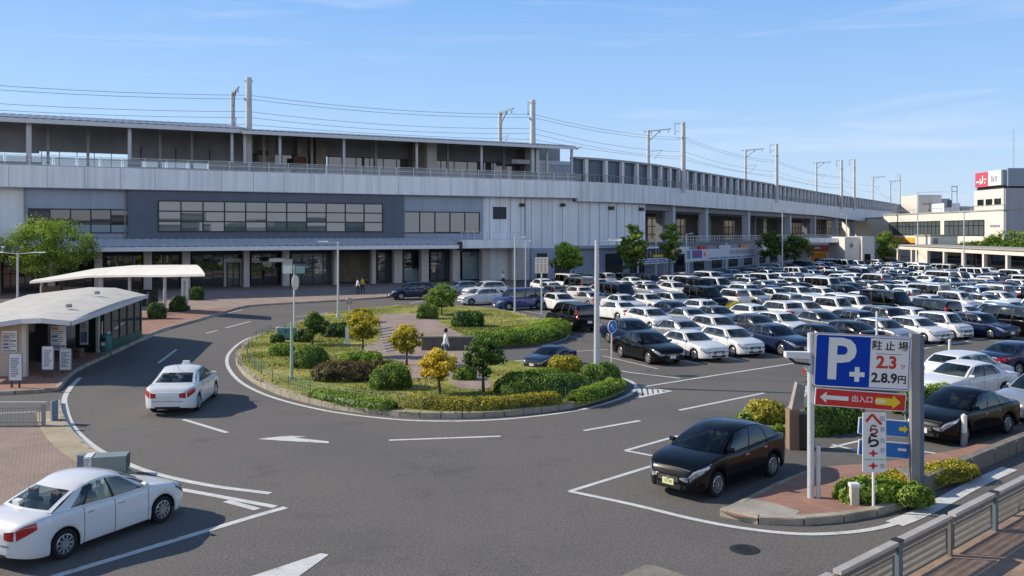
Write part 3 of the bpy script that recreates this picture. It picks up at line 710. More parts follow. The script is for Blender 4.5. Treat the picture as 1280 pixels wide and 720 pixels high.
SHAPES = {}
def car_kind(name, shp, side_splits, spokes=7, tail='corner', quarter=True, third=None):
    """meshes of one body style, shared by every car of that style"""
    s = shp; d = {'shape': s}
    b = MB(); vs, fs = s.body(); b.add(vs, fs)
    def uni(l, *x):
        o = sorted(set([round(q, 5) for q in l]+[round(q, 5) for q in x])); r_ = [o[0]]
        for q in o[1:]:
            if q-r_[-1] < .012 and q not in x: continue
            r_.append(q)
        return r_
    A = uni(lin(0, 1, 15), *[q for sp_ in side_splits for q in sp_]); B = lin(-1, 1, 13)
    for sg in (1, -1): s.panel(b, s.side, A, [0,.06,.2,.4,.6,.78,.90,1.0], sgn=(1, sg, 1), holes=[(p_, q_, .06, .90) for p_, q_ in side_splits])
    s.panel(b, s.front, uni(B, -.9, .9), [0,.05,.2,.4,.6,.8,.93,1.0], holes=[(-.9,.9,.05,.93)]); s.panel(b, s.rear, uni(B, -.86, .86), [0,.1,.3,.5,.7,.9,1.0], holes=[(-.86,.86,.10,.90)]); s.panel(b, s.roof, lin(0,1,15), B)
    zf = s.wr*2+.07; zs = s.zt(0); st = MB(); xf_ = (s.A1+s.D1)/2+(.42 if s.D1 < -1.2 else .36); yw = s.W*.21
    rows_ = [xf_-.35]+([s.D0+.62] if s.D0 < -1.4 else [])+([(xf_-.35+s.D0+.62)/2] if s.D1 < -1.7 and s.H > 1.7 else [])
    for xr_ in rows_:
        for sg in (-1, 1):
            st.add([(xr_+.10,sg*yw-.23,zf),(xr_+.10,sg*yw+.23,zf),(xr_-.02,sg*yw+.23,zf),(xr_-.02,sg*yw-.23,zf),(xr_-.02,sg*yw-.19,zs+.16),(xr_-.02,sg*yw+.19,zs+.16),(xr_-.12,sg*yw+.19,zs+.16),(xr_-.12,sg*yw-.19,zs+.16)],[(0,1,2,3),(7,6,5,4),(0,4,5,1),(1,5,6,2),(2,6,7,3),(3,7,4,0)])
            st.cbox((xr_-.09, sg*yw, zs+.26), (.09,.24,.15))
    st.box(s.A0-.25, s.A0+.02, -s.W*.40, s.W*.40, zf, zs-.03); st.box(s.D0+.0, s.D0+.22, -s.W*.38, s.W*.38, zf, zs-.01)
    st.tube([(xf_+.28+.12*math.cos(q)*.4, yw+.17*math.sin(q), zs+.02+.17*math.cos(q)) for q in lin(0, 2*PI, 13)], .016, 5)
    d['seats'] = st.mesh(SEAT, 40, 'seats')
    b2 = MB(); b2.add(b.v, b.f)
    bm_me = b2.mesh([CP['white']], None, 'body')
    bmm = bmesh.new(); bmm.from_mesh(bm_me); bmesh.ops.remove_doubles(bmm, verts=bmm.verts[:], dist=0.0015); bmesh.ops.recalc_face_normals(bmm, faces=bmm.faces[:]); bmm.to_mesh(bm_me); bmm.free()
    sharp(bm_me, 35); d['body'] = bm_me
    u = MB(); zb = s.sill+.02; u.box(-s.L/2+.25, s.L/2-.25, -s.W/2+.26, s.W/2-.26, zb, s.wr*2+.06)
    u.box(-s.L/2+.12, s.L/2-.15, -s.W/2+.32, s.W/2-.32, zb+.06, s.wr*2-.05); u.box(s.xr+s.wr+.1, s.xf-s.wr-.1, -s.W/2+.08, s.W/2-.08, zb, zb+.2)
    d['underbody'] = u.mesh(BLACK, None, 'underbody')
    m = MB(); s.panel(m, s.front, lin(-.9, .9, 9), lin(.05, .93, 6), .006); d['windshield'] = m.mesh(GLASS, 60, 'windshield')
    m = MB(); s.panel(m, s.rear, lin(-.86, .86, 9), lin(.10, .90, 6), .006); d['rear_window'] = m.mesh(GLASS_P if s.H > 1.6 else GLASS, 60, 'rear_window')
    for sg, nm in ((1,'l'), (-1,'r')):
        m = MB()
        for a0, a1 in side_splits:
            s.panel(m, s.side, lin(a0, a1, 6), lin(.06, .90, 5), .006, sgn=(1, sg, 1))
        d['side_'+nm] = m.mesh(GLASS_P if s.H > 1.7 else GLASS, 60, 'side_window')
        h = MB()    # headlight: wraps the corner of the nose
        L2 = s.L/2; def_h = lambda x, r: s.S(x, r)
        x0, x1 = L2-s.nose*.86, L2-.02
        def hl(u_, w_): x = x0+(x1-x0)*u_; r0 = 4.35+.1*u_; r1 = 5.0+1.9*max(0,u_)**.7; return s.S(x, r0+(r1-r0)*w_)
        s.panel(h, hl, lin(0, 1, 8), lin(0, 1, 5), .007, sgn=(1, sg, 1))
        y0, y1 = s.hw(L2)*.60, s.hw(L2)*.93; zt = s.top(L2)
        zc0, zc1 = s.S(L2, 6.95).z, s.S(L2, 5.2).z
        q_ = [(.62,.070,.055),(.78,.060,.03),(.92,.042,.01),(1.0,.004,0),(1.003,-.02,0)]; za = s.S(L2-.02, 4.45).z; zb2 = s.S(L2-.02, 6.9).z; yy = s.hw(L2)
        for (a_, dx_, e_), (c_, dz_, f_) in zip(q_, q_[1:]): h.quad((L2+dx_, sg*yy*a_, zb2+e_), (L2+dz_, sg*yy*c_, zb2+f_), (L2+dz_, sg*yy*c_, za-f_*.5), (L2+dx_, sg*yy*a_, za-e_*.5))
        d['head_'+nm] = h.mesh(HEADL, 50, 'headlight')
        t = MB()
        if tail == 'corner':
            def tl(u_, w_): x = -L2+.03+.32*u_; r0 = 4.3+.15*u_; r1 = 6.9-.8*u_; return s.S(x, r0+(r1-r0)*w_)
            s.panel(t, tl, lin(0, 1, 6), lin(0, 1, 5), .007, sgn=(1, sg, 1))
            yy = s.hw(-L2); za, zb_ = s.S(-L2, 4.6).z, s.S(-L2, 6.9).z
            q_ = [(.66,.066,.025),(.80,.058,.015),(.93,.040,.004),(1.0,.004,0),(1.004,-.035,0)]; za = s.S(-L2+.03, 4.35).z; zb_ = s.S(-L2+.03, 6.9).z
            for (a_, dx_, e_), (c_, dz_, f_) in zip(q_, q_[1:]): t.quad((-L2-dx_, sg*yy*a_, zb_+e_), (-L2-dz_, sg*yy*c_, zb_+f_), (-L2-dz_, sg*yy*c_, za-f_), (-L2-dx_, sg*yy*a_, za-e_))
        else:      # upright lamps beside the tailgate
            def tl(u_, w_): p = s.side(.002+.04*u_, .02+.5*w_); return p
            s.panel(t, tl, lin(0, 1, 3), lin(0, 1, 6), .012, sgn=(1, sg, 1))
            def tl2(u_, w_): return s.rear(.91+.09*u_, .02+.5*w_)
            s.panel(t, tl2, lin(0, .99, 3), lin(0, 1, 6), .012, sgn=(1, sg, 1))
            def tl3(u_, w_): x = -L2+.03+.16*u_; return s.S(x, 4.2+1.6*w_)
            s.panel(t, tl3, lin(0, 1, 4), lin(0, 1, 3), .008, sgn=(1, sg, 1))
        d['tail_'+nm] = t.mesh(TAILL, 50, 'taillight')
        mr = MB(); q = s.side(.93, .08); mr.tube([(q.x+.035, sg*(q.y+.03), q.z+.05), (q.x+.03, sg*(q.y+.06), q.z+.055), (q.x+.02, sg*(q.y+.15), q.z+.06), (q.x, sg*(q.y+.18), q.z+.06)], .068, 8, .05); mr.box(q.x, q.x+.06, min(sg*(q.y-.02),sg*(q.y+.1)), max(sg*(q.y-.02),sg*(q.y+.1)), q.z-.01, q.z+.03)
        d['mirror_'+nm] = mr.mesh([CP['white']], 50, 'mirror')
    # trim: door seams, handles, pillars' black film, grille and bumper openings
    m = MB()
    for sg in (1, -1):
        for a0, a1 in zip([x[1] for x in side_splits], [x[0] for x in side_splits][1:]):
            s.panel(m, s.side, lin(a0-.002, a1+.002, 3), lin(.05, .91, 5), .004, sgn=(1, sg, 1))
        for a in third or []:
            x = s.bside(a).x
            s.panel(m, lambda u_, w_: s.S(x+.014*u_, 4.2+6.2*w_), [0, 1], lin(0, 1, 9), .003, sgn=(1, sg, 1))
        s.panel(m, lambda u_, w_: s.S(s.xr+s.wr+.1+(s.xf-s.xr-2*s.wr-.2)*u_, 10.4+.5*w_), lin(0,1,6), [0,1], .004, sgn=(1, sg, 1))
    L2 = s.L/2; zc = s.S(L2, 6).z; y0 = s.hw(L2)*.55
    fx = L2+.052
    m.box(fx-.03, fx+.016, -y0, y0, zc-.075, zc+.075); m.box(fx-.05, fx+.014, -y0*1.2, y0*1.2, s.bot(L2)+.035, s.bot(L2)+.145)
    for sg in (1, -1):
        h0, h1 = s.hw(L2)*.60, s.hw(L2)*.93; m.box(fx-.05, fx-.006, min(sg*h0*1.15,sg*h1*.98), max(sg*h0*1.15,sg*h1*.98), s.bot(L2)+.075, s.bot(L2)+.14)
        xn0 = L2-s.nose*.92
        def hb(u_, w_): x = xn0+(L2-.03-xn0)*u_; r0 = 4.15+.1*u_; r1 = 5.2+2.0*max(0,u_)**.7; return s.S(x, r0+(r1-r0)*w_)
        s.panel(m, hb, lin(0, 1, 8), lin(0, 1, 5), .0035, sgn=(1, sg, 1))
        s.panel(m, lambda u_, w_: s.S(s.bside(1).x+.24+(L2-.10-s.bside(1).x-.24)*u_, 2.88+.05*w_), lin(0,1,10), [0,1], .003, sgn=(1, sg, 1))
    s.panel(m, lambda u_, w_: s.S(L2-.085+.012*u_, 2.9*w_), [0,1], lin(0,1,6), .003); s.panel(m, lambda u_, w_: s.S(L2-.085+.012*u_, 2.9*w_), [0,1], lin(0,1,6), .003, sgn=(1,-1,1))
    zr_ = s.S(-L2, 7.55).z; m.box(-L2-.072, -L2-.03, -s.hw(-L2)*.86, s.hw(-L2)*.86, zr_-.006, zr_+.006)
    m.box(-L2-.05, -L2-.02, -s.hw(-L2)*.7, s.hw(-L2)*.7, s.bot(-L2)+.0, s.bot(-L2)+.05)
    d['trim'] = m.mesh(BLACK, None, 'trim')
    m = MB()
    for k in range(3): m.box(fx, fx+.024, -y0*.97, y0*.97, zc-.045+k*.04, zc-.033+k*.04)
    m.lathe([(0,.034),(.05,.032),(.055,.01)], 12, 'x', (fx-.002, 0, zc+.01)); 
    for sg in (1, -1):
        for a in (third or [])[:2]:
            x = s.bside(a).x+.16; p = s.S(x, 5.9); m.cbox((x, sg*(p.y+.012), p.z), (.17,.025,.022))
    d['chrome'] = m.mesh([CHROME], None, 'chrome_trim')
    m = MB(); m.cur = 0; m.box(fx+.0, fx+.028, -.165, .165, s.bot(L2)+.11, s.bot(L2)+.265); d['plate_f'] = m.mesh(PLATE, None, 'number_plate')
    zpl = (s.S(-L2, 6.4).z if tail == 'corner' else s.S(-L2, 7.2).z)
    m = MB(); m.box(-L2-.085, -L2-.055, -.165, .165, zpl-.08, zpl+.08); d['plate_r'] = m.mesh(PLATE, None, 'number_plate')
    t, r, dk = wheel_meshes(s.wr, .19, spokes)
    w = MB(); w.add(t.v, t.f); w.cur = 1; w.add(r.v, r.f); w.cur = 2; w.add(dk.v, dk.f); d['wheel'] = w.mesh([TYRE, RIM, DARKM], 35, 'wheel')
    d['tyre'] = t.mesh(TYRE, 35, 'tyre'); r.cur = 1; r.mi = [0]*len(r.f); r.add(dk.v, dk.f); d['rim'] = r.mesh([RIM, DARKM], 35, 'rim')
    SHAPES[name] = d

SED = [(.10,.30),(.325,.585),(.615,.90)]
car_kind('sedan', CarShape(4.6,1.76,1.46,2.70,.315, [(-2.3,.93),(-1.75,1.0),(-1.3,1.0),(0.6,.93),(0.95,.935),(1.5,.88),(2.0,.79),(2.3,.69)], A0=.98, A1=.27, D1=-.92, D0=-1.58, pill=0, front_over=.88, gh_drop=.06), [(.155,.27),(.295,.575),(.605,.93)], third=[.28,.60,.97])
car_kind('hatchback', CarShape(4.05,1.70,1.50,2.55,.30, [(-2.02,1.02),(-1.6,1.03),(0.6,.95),(0.95,.95),(1.4,.89),(1.75,.81),(2.02,.71)], A0=1.02, A1=.32, D1=-1.33, D0=-1.78, pill=0, front_over=.78, roof_w=.76, nose=.45, gh_drop=.06), [(.09,.24),(.27,.56),(.59,.93)], third=[.25,.575,.97])
car_kind('wagon', CarShape(4.5,1.75,1.52,2.68,.31, [(-2.25,1.0),(-1.8,1.02),(0.6,.94),(0.95,.945),(1.45,.89),(1.95,.80),(2.25,.69)], A0=1.03, A1=.33, D1=-1.62, D0=-2.0, pill=0, front_over=.86, roof_w=.76, gh_drop=.05), [(.05,.27),(.30,.585),(.61,.93)], third=[.285,.60,.97])
car_kind('minivan', CarShape(4.7,1.74,1.84,2.83,.32, [(-2.35,1.05),(-2.0,1.06),(0.9,1.03),(1.3,1.04),(1.75,1.0),(2.1,.91),(2.35,.78)], A0=1.50, A1=.80, D1=-1.98, D0=-2.2, pill=0, front_over=.9, roof_w=.80, gh_drop=.05, nose=.5, nose_round=.22, tail_round=.12), [(.03,.30),(.33,.60),(.63,.94)], tail='upright', third=[.315,.615,.97])
car_kind('kei wagon', CarShape(3.4,1.48,1.66,2.45,.28, [(-1.7,1.0),(-1.4,1.0),(0.7,.97),(0.95,.98),(1.25,.95),(1.5,.88),(1.7,.76)], A0=1.10, A1=.55, D1=-1.38, D0=-1.56, pill=0, front_over=.52, roof_w=.80, gh_drop=.04, nose=.38, nose_round=.18, tail_round=.10, sill=.18), [(.04,.21),(.25,.57),(.60,.94)], tail='upright', third=[.23,.585,.97])
car_kind('suv', CarShape(4.55,1.80,1.68,2.66,.35, [(-2.27,1.12),(-1.8,1.13),(0.6,1.06),(0.95,1.07),(1.5,1.03),(2.0,.95),(2.27,.83)], A0=1.0, A1=.33, D1=-1.58, D0=-1.98, pill=0, front_over=.88, roof_w=.76, gh_drop=.05, sill=.24), [(.05,.25),(.28,.57),(.60,.93)], third=[.265,.585,.97])

car_kind('compact', CarShape(3.85,1.69,1.52,2.5,.295, [(-1.92,.99),(-1.5,1.0),(0.5,.96),(0.85,.965),(1.25,.93),(1.65,.84),(1.92,.70)], A0=1.08, A1=.42, D1=-1.05, D0=-1.66, pill=0, front_over=.74, roof_w=.74, nose=.5, nose_round=.34, tail_round=.3, gh_drop=.09), [(.11,.25),(.28,.56),(.59,.93)], third=[.265,.575,.97], spokes=5)
car_kind('van', CarShape(4.5,1.70,1.95,2.6,.32, [(-2.25,1.06),(-1.9,1.06),(1.3,1.08),(1.6,1.09),(1.85,1.04),(2.1,.94),(2.25,.82)], A0=1.85, A1=1.28, D1=-2.0, D0=-2.14, pill=0, front_over=.95, roof_w=.84, gh_drop=.03, nose=.35, nose_round=.14, tail_round=.08), [(.03,.33),(.36,.66),(.69,.95)], tail='upright', third=[.345,.675,.97], spokes=10)

car_kind('saloon', CarShape(4.5,1.74,1.52,2.62,.315, [(-2.25,.90),(-2.0,.985),(-1.55,1.02),(0.4,.97),(0.9,.985),(1.4,.93),(1.9,.83),(2.12,.75),(2.25,.66)], A0=1.12, A1=.30, D1=-.80, D0=-1.62, pill=0, front_over=.86, roof_w=.735, gh_drop=.095, nose=.6, nose_round=.36, tail_round=.30), [(.16,.275),(.30,.585),(.615,.925)], third=[.287,.60,.965], spokes=10)
car_kind('liftback', CarShape(4.35,1.73,1.55,2.62,.315, [(-2.17,.93),(-1.95,1.05),(-1.5,1.08),(0.4,1.0),(0.9,1.005),(1.4,.95),(1.85,.85),(2.05,.77),(2.17,.67)], A0=1.14, A1=.30, D1=-1.18, D0=-1.86, pill=0, front_over=.84, roof_w=.72, gh_drop=.10, nose=.62, nose_round=.38, tail_round=.34), [(.10,.255),(.28,.575),(.605,.925)], third=[.267,.59,.965], spokes=9)

def put_car(kind, colour, x, y, head, label, group=None, detail=2, plate=None, name=None, z=0.0):
    """one car: the thing and its own parts (the meshes are shared between cars of one style)"""
    d = SHAPES[kind]; s = d['shape']; cp = CP[colour]
    root = thing(name or 'parked_car', (x, y, z), label, 'car', group, head)
    if group: root.scale = (random.uniform(.95,1.04), random.uniform(.98,1.03), random.uniform(.95,1.05))
    def part(nm, key, painted=False, loc=None, rz=0, parent=root):
        o = link(nm, d[key], parent)
        if painted: o.material_slots[0].link = 'OBJECT'; o.material_slots[0].material = cp
        if loc: o.location = loc
        if rz: o.rotation_euler = (0, 0, rz)
        return o
    body = part('body', 'body', True); part('windshield', 'windshield'); part('rear_window', 'rear_window'); part('side_window', 'side_l'); part('side_window', 'side_r')
    yw = s.W/2-.115
    for wx, rz, yy in ((s.xf,0,yw),(s.xr,0,yw),(s.xf,PI,-yw),(s.xr,PI,-yw)):
        if detail >= 3:
            w = bpy.data.objects.new('wheel', None); COL.objects.link(w); w.parent = root; w.location = (wx, yy, s.wr); w.rotation_euler = (0, 0, rz)
            part('tyre', 'tyre', parent=w); part('rim', 'rim', parent=w)
        else: part('wheel', 'wheel', loc=(wx, yy, s.wr), rz=rz)
    part('underbody', 'underbody'); part('seats', 'seats')
    if detail >= 1: part('trim', 'trim')
    if detail >= 1:
        for k in ('l','r'): part('headlight', 'head_'+k); part('taillight', 'tail_'+k)
    if detail >= 2:
        for k in ('l','r'): part('mirror', 'mirror_'+k, True)
        part('chrome_trim', 'chrome')
        for k in ('f','r'):
            o = part('number_plate', 'plate_'+k)
            if plate and k == 'f': o.material_slots[0].link = 'OBJECT'; o.material_slots[0].material = PLATE_Y
    return root, s
# ---------------------------------------------------------------- station and viaduct
SO, SU = Vector((-53.1, 93.0, 0)), Vector((1, .5, 0)).normalized(); SN = Vector((-SU.y, SU.x, 0))
SM = Matrix(((SU.x, SN.x, 0, SO.x), (SU.y, SN.y, 0, SO.y), (0, 0, 1, 0), (0, 0, 0, 1)))    # (t along the front, n into the building, z)
def tf(px, n=0.0):
    k = (px-640)/F; return (k*(SO.y+SN.y*n)-(SO.x+SN.x*n))/(SU.x-k*SU.y)
def zf(px, py, n=0.0):
    t = tf(px, n); return CAMZ-(py-HY)*(SO.y+SU.y*t+SN.y*n)/F
PANEL_L = mat('light_metal_panel', (0.86,0.875,0.89), 0.45, 0.1, var=.05, scale=.3, streak=.22)
PANEL_W = mat('white_grey_panel', (0.84,0.855,0.875), 0.5, 0.0, var=.05, scale=.3, streak=.2)
PANEL_B = mat('blue_grey_panel', (0.33,0.375,0.46), 0.45, 0.1, var=.05, scale=.3, streak=.15)
PANEL_D = mat('dark_slate_panel', (0.10,0.12,0.165), 0.45, 0.1, var=.06, scale=.3, streak=.15)
ROOFM = mat('corrugated_roof_metal', (0.30,0.32,0.35), 0.4, 0.5, var=.1, scale=.6)
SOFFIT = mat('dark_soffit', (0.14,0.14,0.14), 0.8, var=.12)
INNER = mat('dark_interior', (0.06,0.06,0.062), 0.8, var=.35, scale=.6)
INNER_W = mat('warm_interior_wall', (0.30,0.265,0.22), 0.8, var=.3, scale=.8)
FRAME = mat('window_frame', (0.03,0.034,0.042), 0.45, 0.3, var=.1)
STONE = mat('pale_stone_pier', (0.56,0.53,0.50), 0.7, var=.1, scale=1.2, streak=.15)
CREAM = mat('cream_render', (0.78,0.73,0.65), 0.7, var=.06, scale=.3, streak=.12)
VIAC = mat('viaduct_concrete', (0.82,0.825,0.835), 0.7, var=.08, scale=.25, streak=.28)
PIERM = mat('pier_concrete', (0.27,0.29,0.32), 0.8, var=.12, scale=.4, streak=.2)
def window_glass(name, c, ior=2.0, rough=.02, alpha=1.0):
    m = mat(name, c, rough, 0, var=.12, scale=.3); b = m.node_tree.nodes['Principled BSDF']; b.inputs['IOR'].default_value = ior; b.inputs['Alpha'].default_value = alpha
    return m
GL_OFF = window_glass('office_glass', (0.10,0.125,0.13), 2.05)
GL_DARK = window_glass('dark_shop_glass', (0.018,0.024,0.026), 1.9)
GL_PALE = window_glass('pale_screen_glass', (0.22,0.31,0.34), 1.6, .15)
GL_PLAT = window_glass('platform_glass', (0.08,0.10,0.105), 2.0)

st = thing('station_building', tuple(SO+SU*40), 'long grey elevated railway station with a platform roof, office windows and a low entrance canopy', 'station')
def sb(name, b, m, parent=st, smooth=None): return b.build(name, m, parent, smooth, world=True)
def fbox(b, p0, p1, z0, z1, n0, n1, nref=None):
    nr = n0 if nref is None else nref; b.box(tf(p0, nr), tf(p1, nr), n0, n1, z0, z1)
def window(name, p0, p1, z0, z1, n, cols, rows, glass, parent=st, fw=.14, depth=.2):
    t0, t1 = tf(p0, n), tf(p1, n); b = MB(SM)
    for k in range(cols+1): x = t0+(t1-t0)*k/cols; b.box(x-fw/2, x+fw/2, n-.10, n+depth, z0, z1)
    for k in range(rows+1): z = z0+(z1-z0)*k/rows; b.box(t0-fw/2-.01, t1+fw/2+.01, n-.07, n+depth-.01, z-fw/2, z+fw/2)
    f = sb(name, b, FRAME, parent); g_ = MB(SM); rw = random.Random(int(p0*7+p1))
    for k in range(cols):
        for j in range(rows):
            xa, xb = t0+(t1-t0)*k/cols, t0+(t1-t0)*(k+1)/cols; za, zb_ = z0+(z1-z0)*j/rows, z0+(z1-z0)*(j+1)/rows; d = [rw.uniform(-1,1)*.012 for _ in range(2)]+[rw.uniform(-1,1)*.007]
            q_ = n-.035; g_.quad((xa, q_+d[0], za), (xb, q_+d[1], za), (xb, q_+d[1]+d[2], zb_), (xa, q_+d[0]+d[2], zb_))
    sb('pane', g_, glass, f); return f
ZB, ZT, ZR = 11.2, 13.5, 17.95
# lower front walls
b = MB(SM); fbox(b, -90, 30, 4.6, ZB, 1.2, 1.5); sb('wall', b, PANEL_W)
b = MB(SM); fbox(b, 30, 160, 4.6, ZB, .9, 1.4); sb('wall', b, PANEL_B)
b = MB(SM); fbox(b, 160, 505, 4.6, ZB+.02, .15, 1.1); sb('wall', b, PANEL_D)
b = MB(SM); fbox(b, 505, 603, 4.6, ZB, .75, 1.3); sb('wall', b, PANEL_B)
b = MB(SM); fbox(b, 603, 716, 0, ZB, .9, 1.4)
sb('wall', b, PANEL_W)
window('window', 36, 163, zf(100,291), zf(100,261.5), .88, 5, 1, GL_DARK)
window('window', 198, 478, zf(300,289.5), zf(300,252.5), .12, 11, 3, GL_OFF)
window('window', 505, 599, zf(550,291), zf(550,265), .73, 5, 1, GL_PLAT)
b = MB(SM); fbox(b, 36, 163, zf(100,291)+.05, zf(100,281), .80, .86); sb('frosted_screen', b, GL_PALE)
window('vent', 617, 632, zf(625,273), zf(625,259), .86, 1, 1, FRAME)
for px in (654, 705): 
    b = MB(SM); fbox(b, px-3, px+2, zf(px,258), zf(px,254), .45, .88); sb('lamp', b, DARKM)
# panel joints
b = MB(SM)
for px in list(range(612, 716, 13)): fbox(b, px, px+.35, 4.5, ZB-.01, .885, .9)
sb('panel_joint', b, FRAME)
# the parapet band under the platform
b = MB(SM); b.box(tf(-95), tf(722), -.25, .15, ZB, ZT); sb('parapet', b, PANEL_L)
b = MB(SM)
t = tf(-90)
while t < tf(720): b.box(t-.02, t+.02, -.256, -.24, ZB+.03, ZT-.03); t += 3.55
b.box(tf(-95), tf(722), -.30, .18, ZB-.07, ZB-.004); sb('panel_joint', b, mat('joint_grey', (.25,.27,.31), .6, var=.05))
b = MB(SM); b.box(tf(-95), tf(722), .16, 12, ZT-.55, ZT-.12); b.box(tf(-95), tf(722), .16, 12, ZB+.02, ZB+.3); sb('platform', b, PIERM)
b = MB(SM); fbox(b, -90, 603, 0.0, ZB, 7.5, 8.0); sb('core_wall', b, INNER)
# roof over the platform: two slopes, the nearer with a step at one third
def slab(p0, p1, z, n0, n1, rise, th, name, m):
    b = MB(SM); t0, t1 = tf(p0, n0), tf(p1, n0); nseg = int((t1-t0)/.42); vs = []; fs = []
    for i in range(nseg+1):
        t = t0+(t1-t0)*i/nseg; dz = .05 if i % 2 else 0
        vs += [(t, n0, z+th+dz), (t, n1, z+th+rise+dz)]
    for i in range(nseg): fs.append((2*i, 2*i+2, 2*i+3, 2*i+1))
    b.add(vs, fs); sb(name, b, m)
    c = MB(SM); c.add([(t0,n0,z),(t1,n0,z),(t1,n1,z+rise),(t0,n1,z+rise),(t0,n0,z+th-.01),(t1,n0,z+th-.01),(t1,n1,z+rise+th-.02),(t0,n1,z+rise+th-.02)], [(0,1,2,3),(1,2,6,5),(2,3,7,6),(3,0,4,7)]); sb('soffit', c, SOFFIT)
    e = MB(SM); e.box(t0, t1, n0-.12, n0, z-.1, z+th-.05); sb('eave_gutter', e, mat('pale_gutter', (.55,.57,.60), .4, .2, var=.05))
slab(-95, 312, ZR, -1.1, 11, 1.75, .42, 'roof', ROOFM)
slab(302, 720, ZR-.12, -1.6, 10.8, 1.5, .36, 'roof', ROOFM)
b = MB(SM); t = tf(720, -1.6); b.add([(t,-1.75,ZR-.3),(t+.9,-1.9,ZR+.25),(t+.9,-1.5,ZR+.32),(t,-1.5,ZR-.1),(t,4,ZR+.5),(t+.5,4,ZR+.7)], [(0,1,2,3),(3,2,5,4)]); sb('roof_tip', b, GALV)
# platform back wall: openings onto the sky, glazing further along
b = MB(SM); N0 = 9.0
for p0, p1, za, zb_ in ((-95,52,ZT-.2,ZT+1.0),(-95,49,ZT+2.0,ZR+1),(49,160,ZT-.2,ZT+.7),(49,160,ZT+2.25,ZR+1),(160,176,ZT-.2,ZR+1),(176,262,ZT-.2,ZT+.8),(176,262,ZT+1.55,ZR+1),(262,306,ZT-.2,ZR+1),(306,700,ZT-.2,ZT+.6),(306,700,ZT+2.9,ZR+1)):
    fbox(b, p0, p1, za, zb_, N0, N0+.25)
sb('platform_wall', b, mat('platform_back_wall', (.30,.31,.32), .8, var=.2, scale=.5))
for p0, p1, c in ((306,352,3),(352,405,3),(410,512,6),(534,600,4),(600,664,4)):
    window('platform_window', p0, p1, ZT+.5, ZT+2.9, N0-.05, c, 1, GL_PLAT, fw=.1)
for p0, p1 in ((324,344),(372,384),(395,408),(516,532),(656,668)): b = MB(SM); fbox(b, p0, p1, ZT-.2, ZR+.5, 7.2, 8.9); sb('kiosk', b, INNER_W)
b = MB(SM); fbox(b, 367, 383, ZT+1.2, ZT+2.6, 7.0, 7.19); sb('kiosk_panel', b, mat('brown_panel',(.12,.055,.03),.6,var=.2)); b = MB(SM); fbox(b, 322, 336, ZT+2.6, ZT+3.2, 7.0, 7.19); sb('kiosk_panel', b, mat('brown_panel',(.12,.055,.03),.6,var=.2))
b = MB(SM); fbox(b, 534, 546, ZT-.2, ZR+.3, 3.5, 4.6); sb('stair_housing', b, STONE)
b = MB(SM); fbox(b, 672, 718, ZT-.2, ZT+2.7, 6.5, 6.9); fbox(b, 640, 722, ZT+2.7, ZT+3.3, 6.3, 8.9); sb('platform_wall', b, PANEL_W)
b = MB(SM)
for k in range(6): t = tf(52,N0)+(tf(160,N0)-tf(52,N0))*k/5; b.box(t-.04, t+.04, N0-.1, N0, ZT+.6, ZT+2.3)
for k in range(5): t = tf(176,N0)+(tf(262,N0)-tf(176,N0))*k/4; b.box(t-.05, t+.05, N0-.1, N0, ZT+.8, ZT+3.2)
b.box(tf(52,N0), tf(262,N0), N0-.12, N0-.02, ZT+1.45, ZT+1.52); sb('platform_window', b, FRAME)
for px, wd in ((36,.5),(162,.36),(290,.3),(306,.3),(350,.28),(430,.28),(521,.28),(602,.28),(666,.45),(672,.45),(684,.25),(715,.28)):
    b = MB(SM); t = tf(px); b.box(t-wd/2, t+wd/2, -.05, wd-.05, ZT-(2.0 if px == 306 else .3), ZR+.3)
    sb('column', b, mat('platform_column', (.50,.52,.55), .45, .1, var=.05))
for px in (60,110,200,240,330,390,470,560,630):
    b = MB(SM); t = tf(px, 6); b.box(t-.15, t+.15, 6, 6.3, ZT-.2, ZR+1.1); sb('column', b, GREYP)
# railing along the platform edge
rl = MB(SM); gl = MB(SM); t = tf(-90); k = 0
while t < tf(718):
    rl.box(t-.05, t+.05, -.12, -.02, ZT, ZT+1.12); gl.box(t+.1, t+2.1, -.075, -.065, ZT+.12, ZT+1.0); t += 2.25
for z in (ZT+.06, ZT+1.08, ZT+.57): rl.box(tf(-90), tf(719), -.10, -.04, z, z+.05)
r_ = sb('railing', rl, WHITE)
def clear_glass():
    m = bpy.data.materials.new('railing_glass'); m.use_nodes = True; nt = m.node_tree; b = nt.nodes['Principled BSDF']
    b.inputs['Base Color'].default_value = (.30,.34,.37,1); b.inputs['Roughness'].default_value = .1; b.inputs['Alpha'].default_value = .45; return m
sb('glass_panel', gl, clear_glass(), r_)
for px, nz in ((30,.75),(157,.75),(507,.6),(606,.75),(660,.75)):
    b = MB(SM); b.tube([(tf(px),nz,5.3),(tf(px),nz,ZB-.1)], .07, 6); sb('downpipe', b, GREYP)
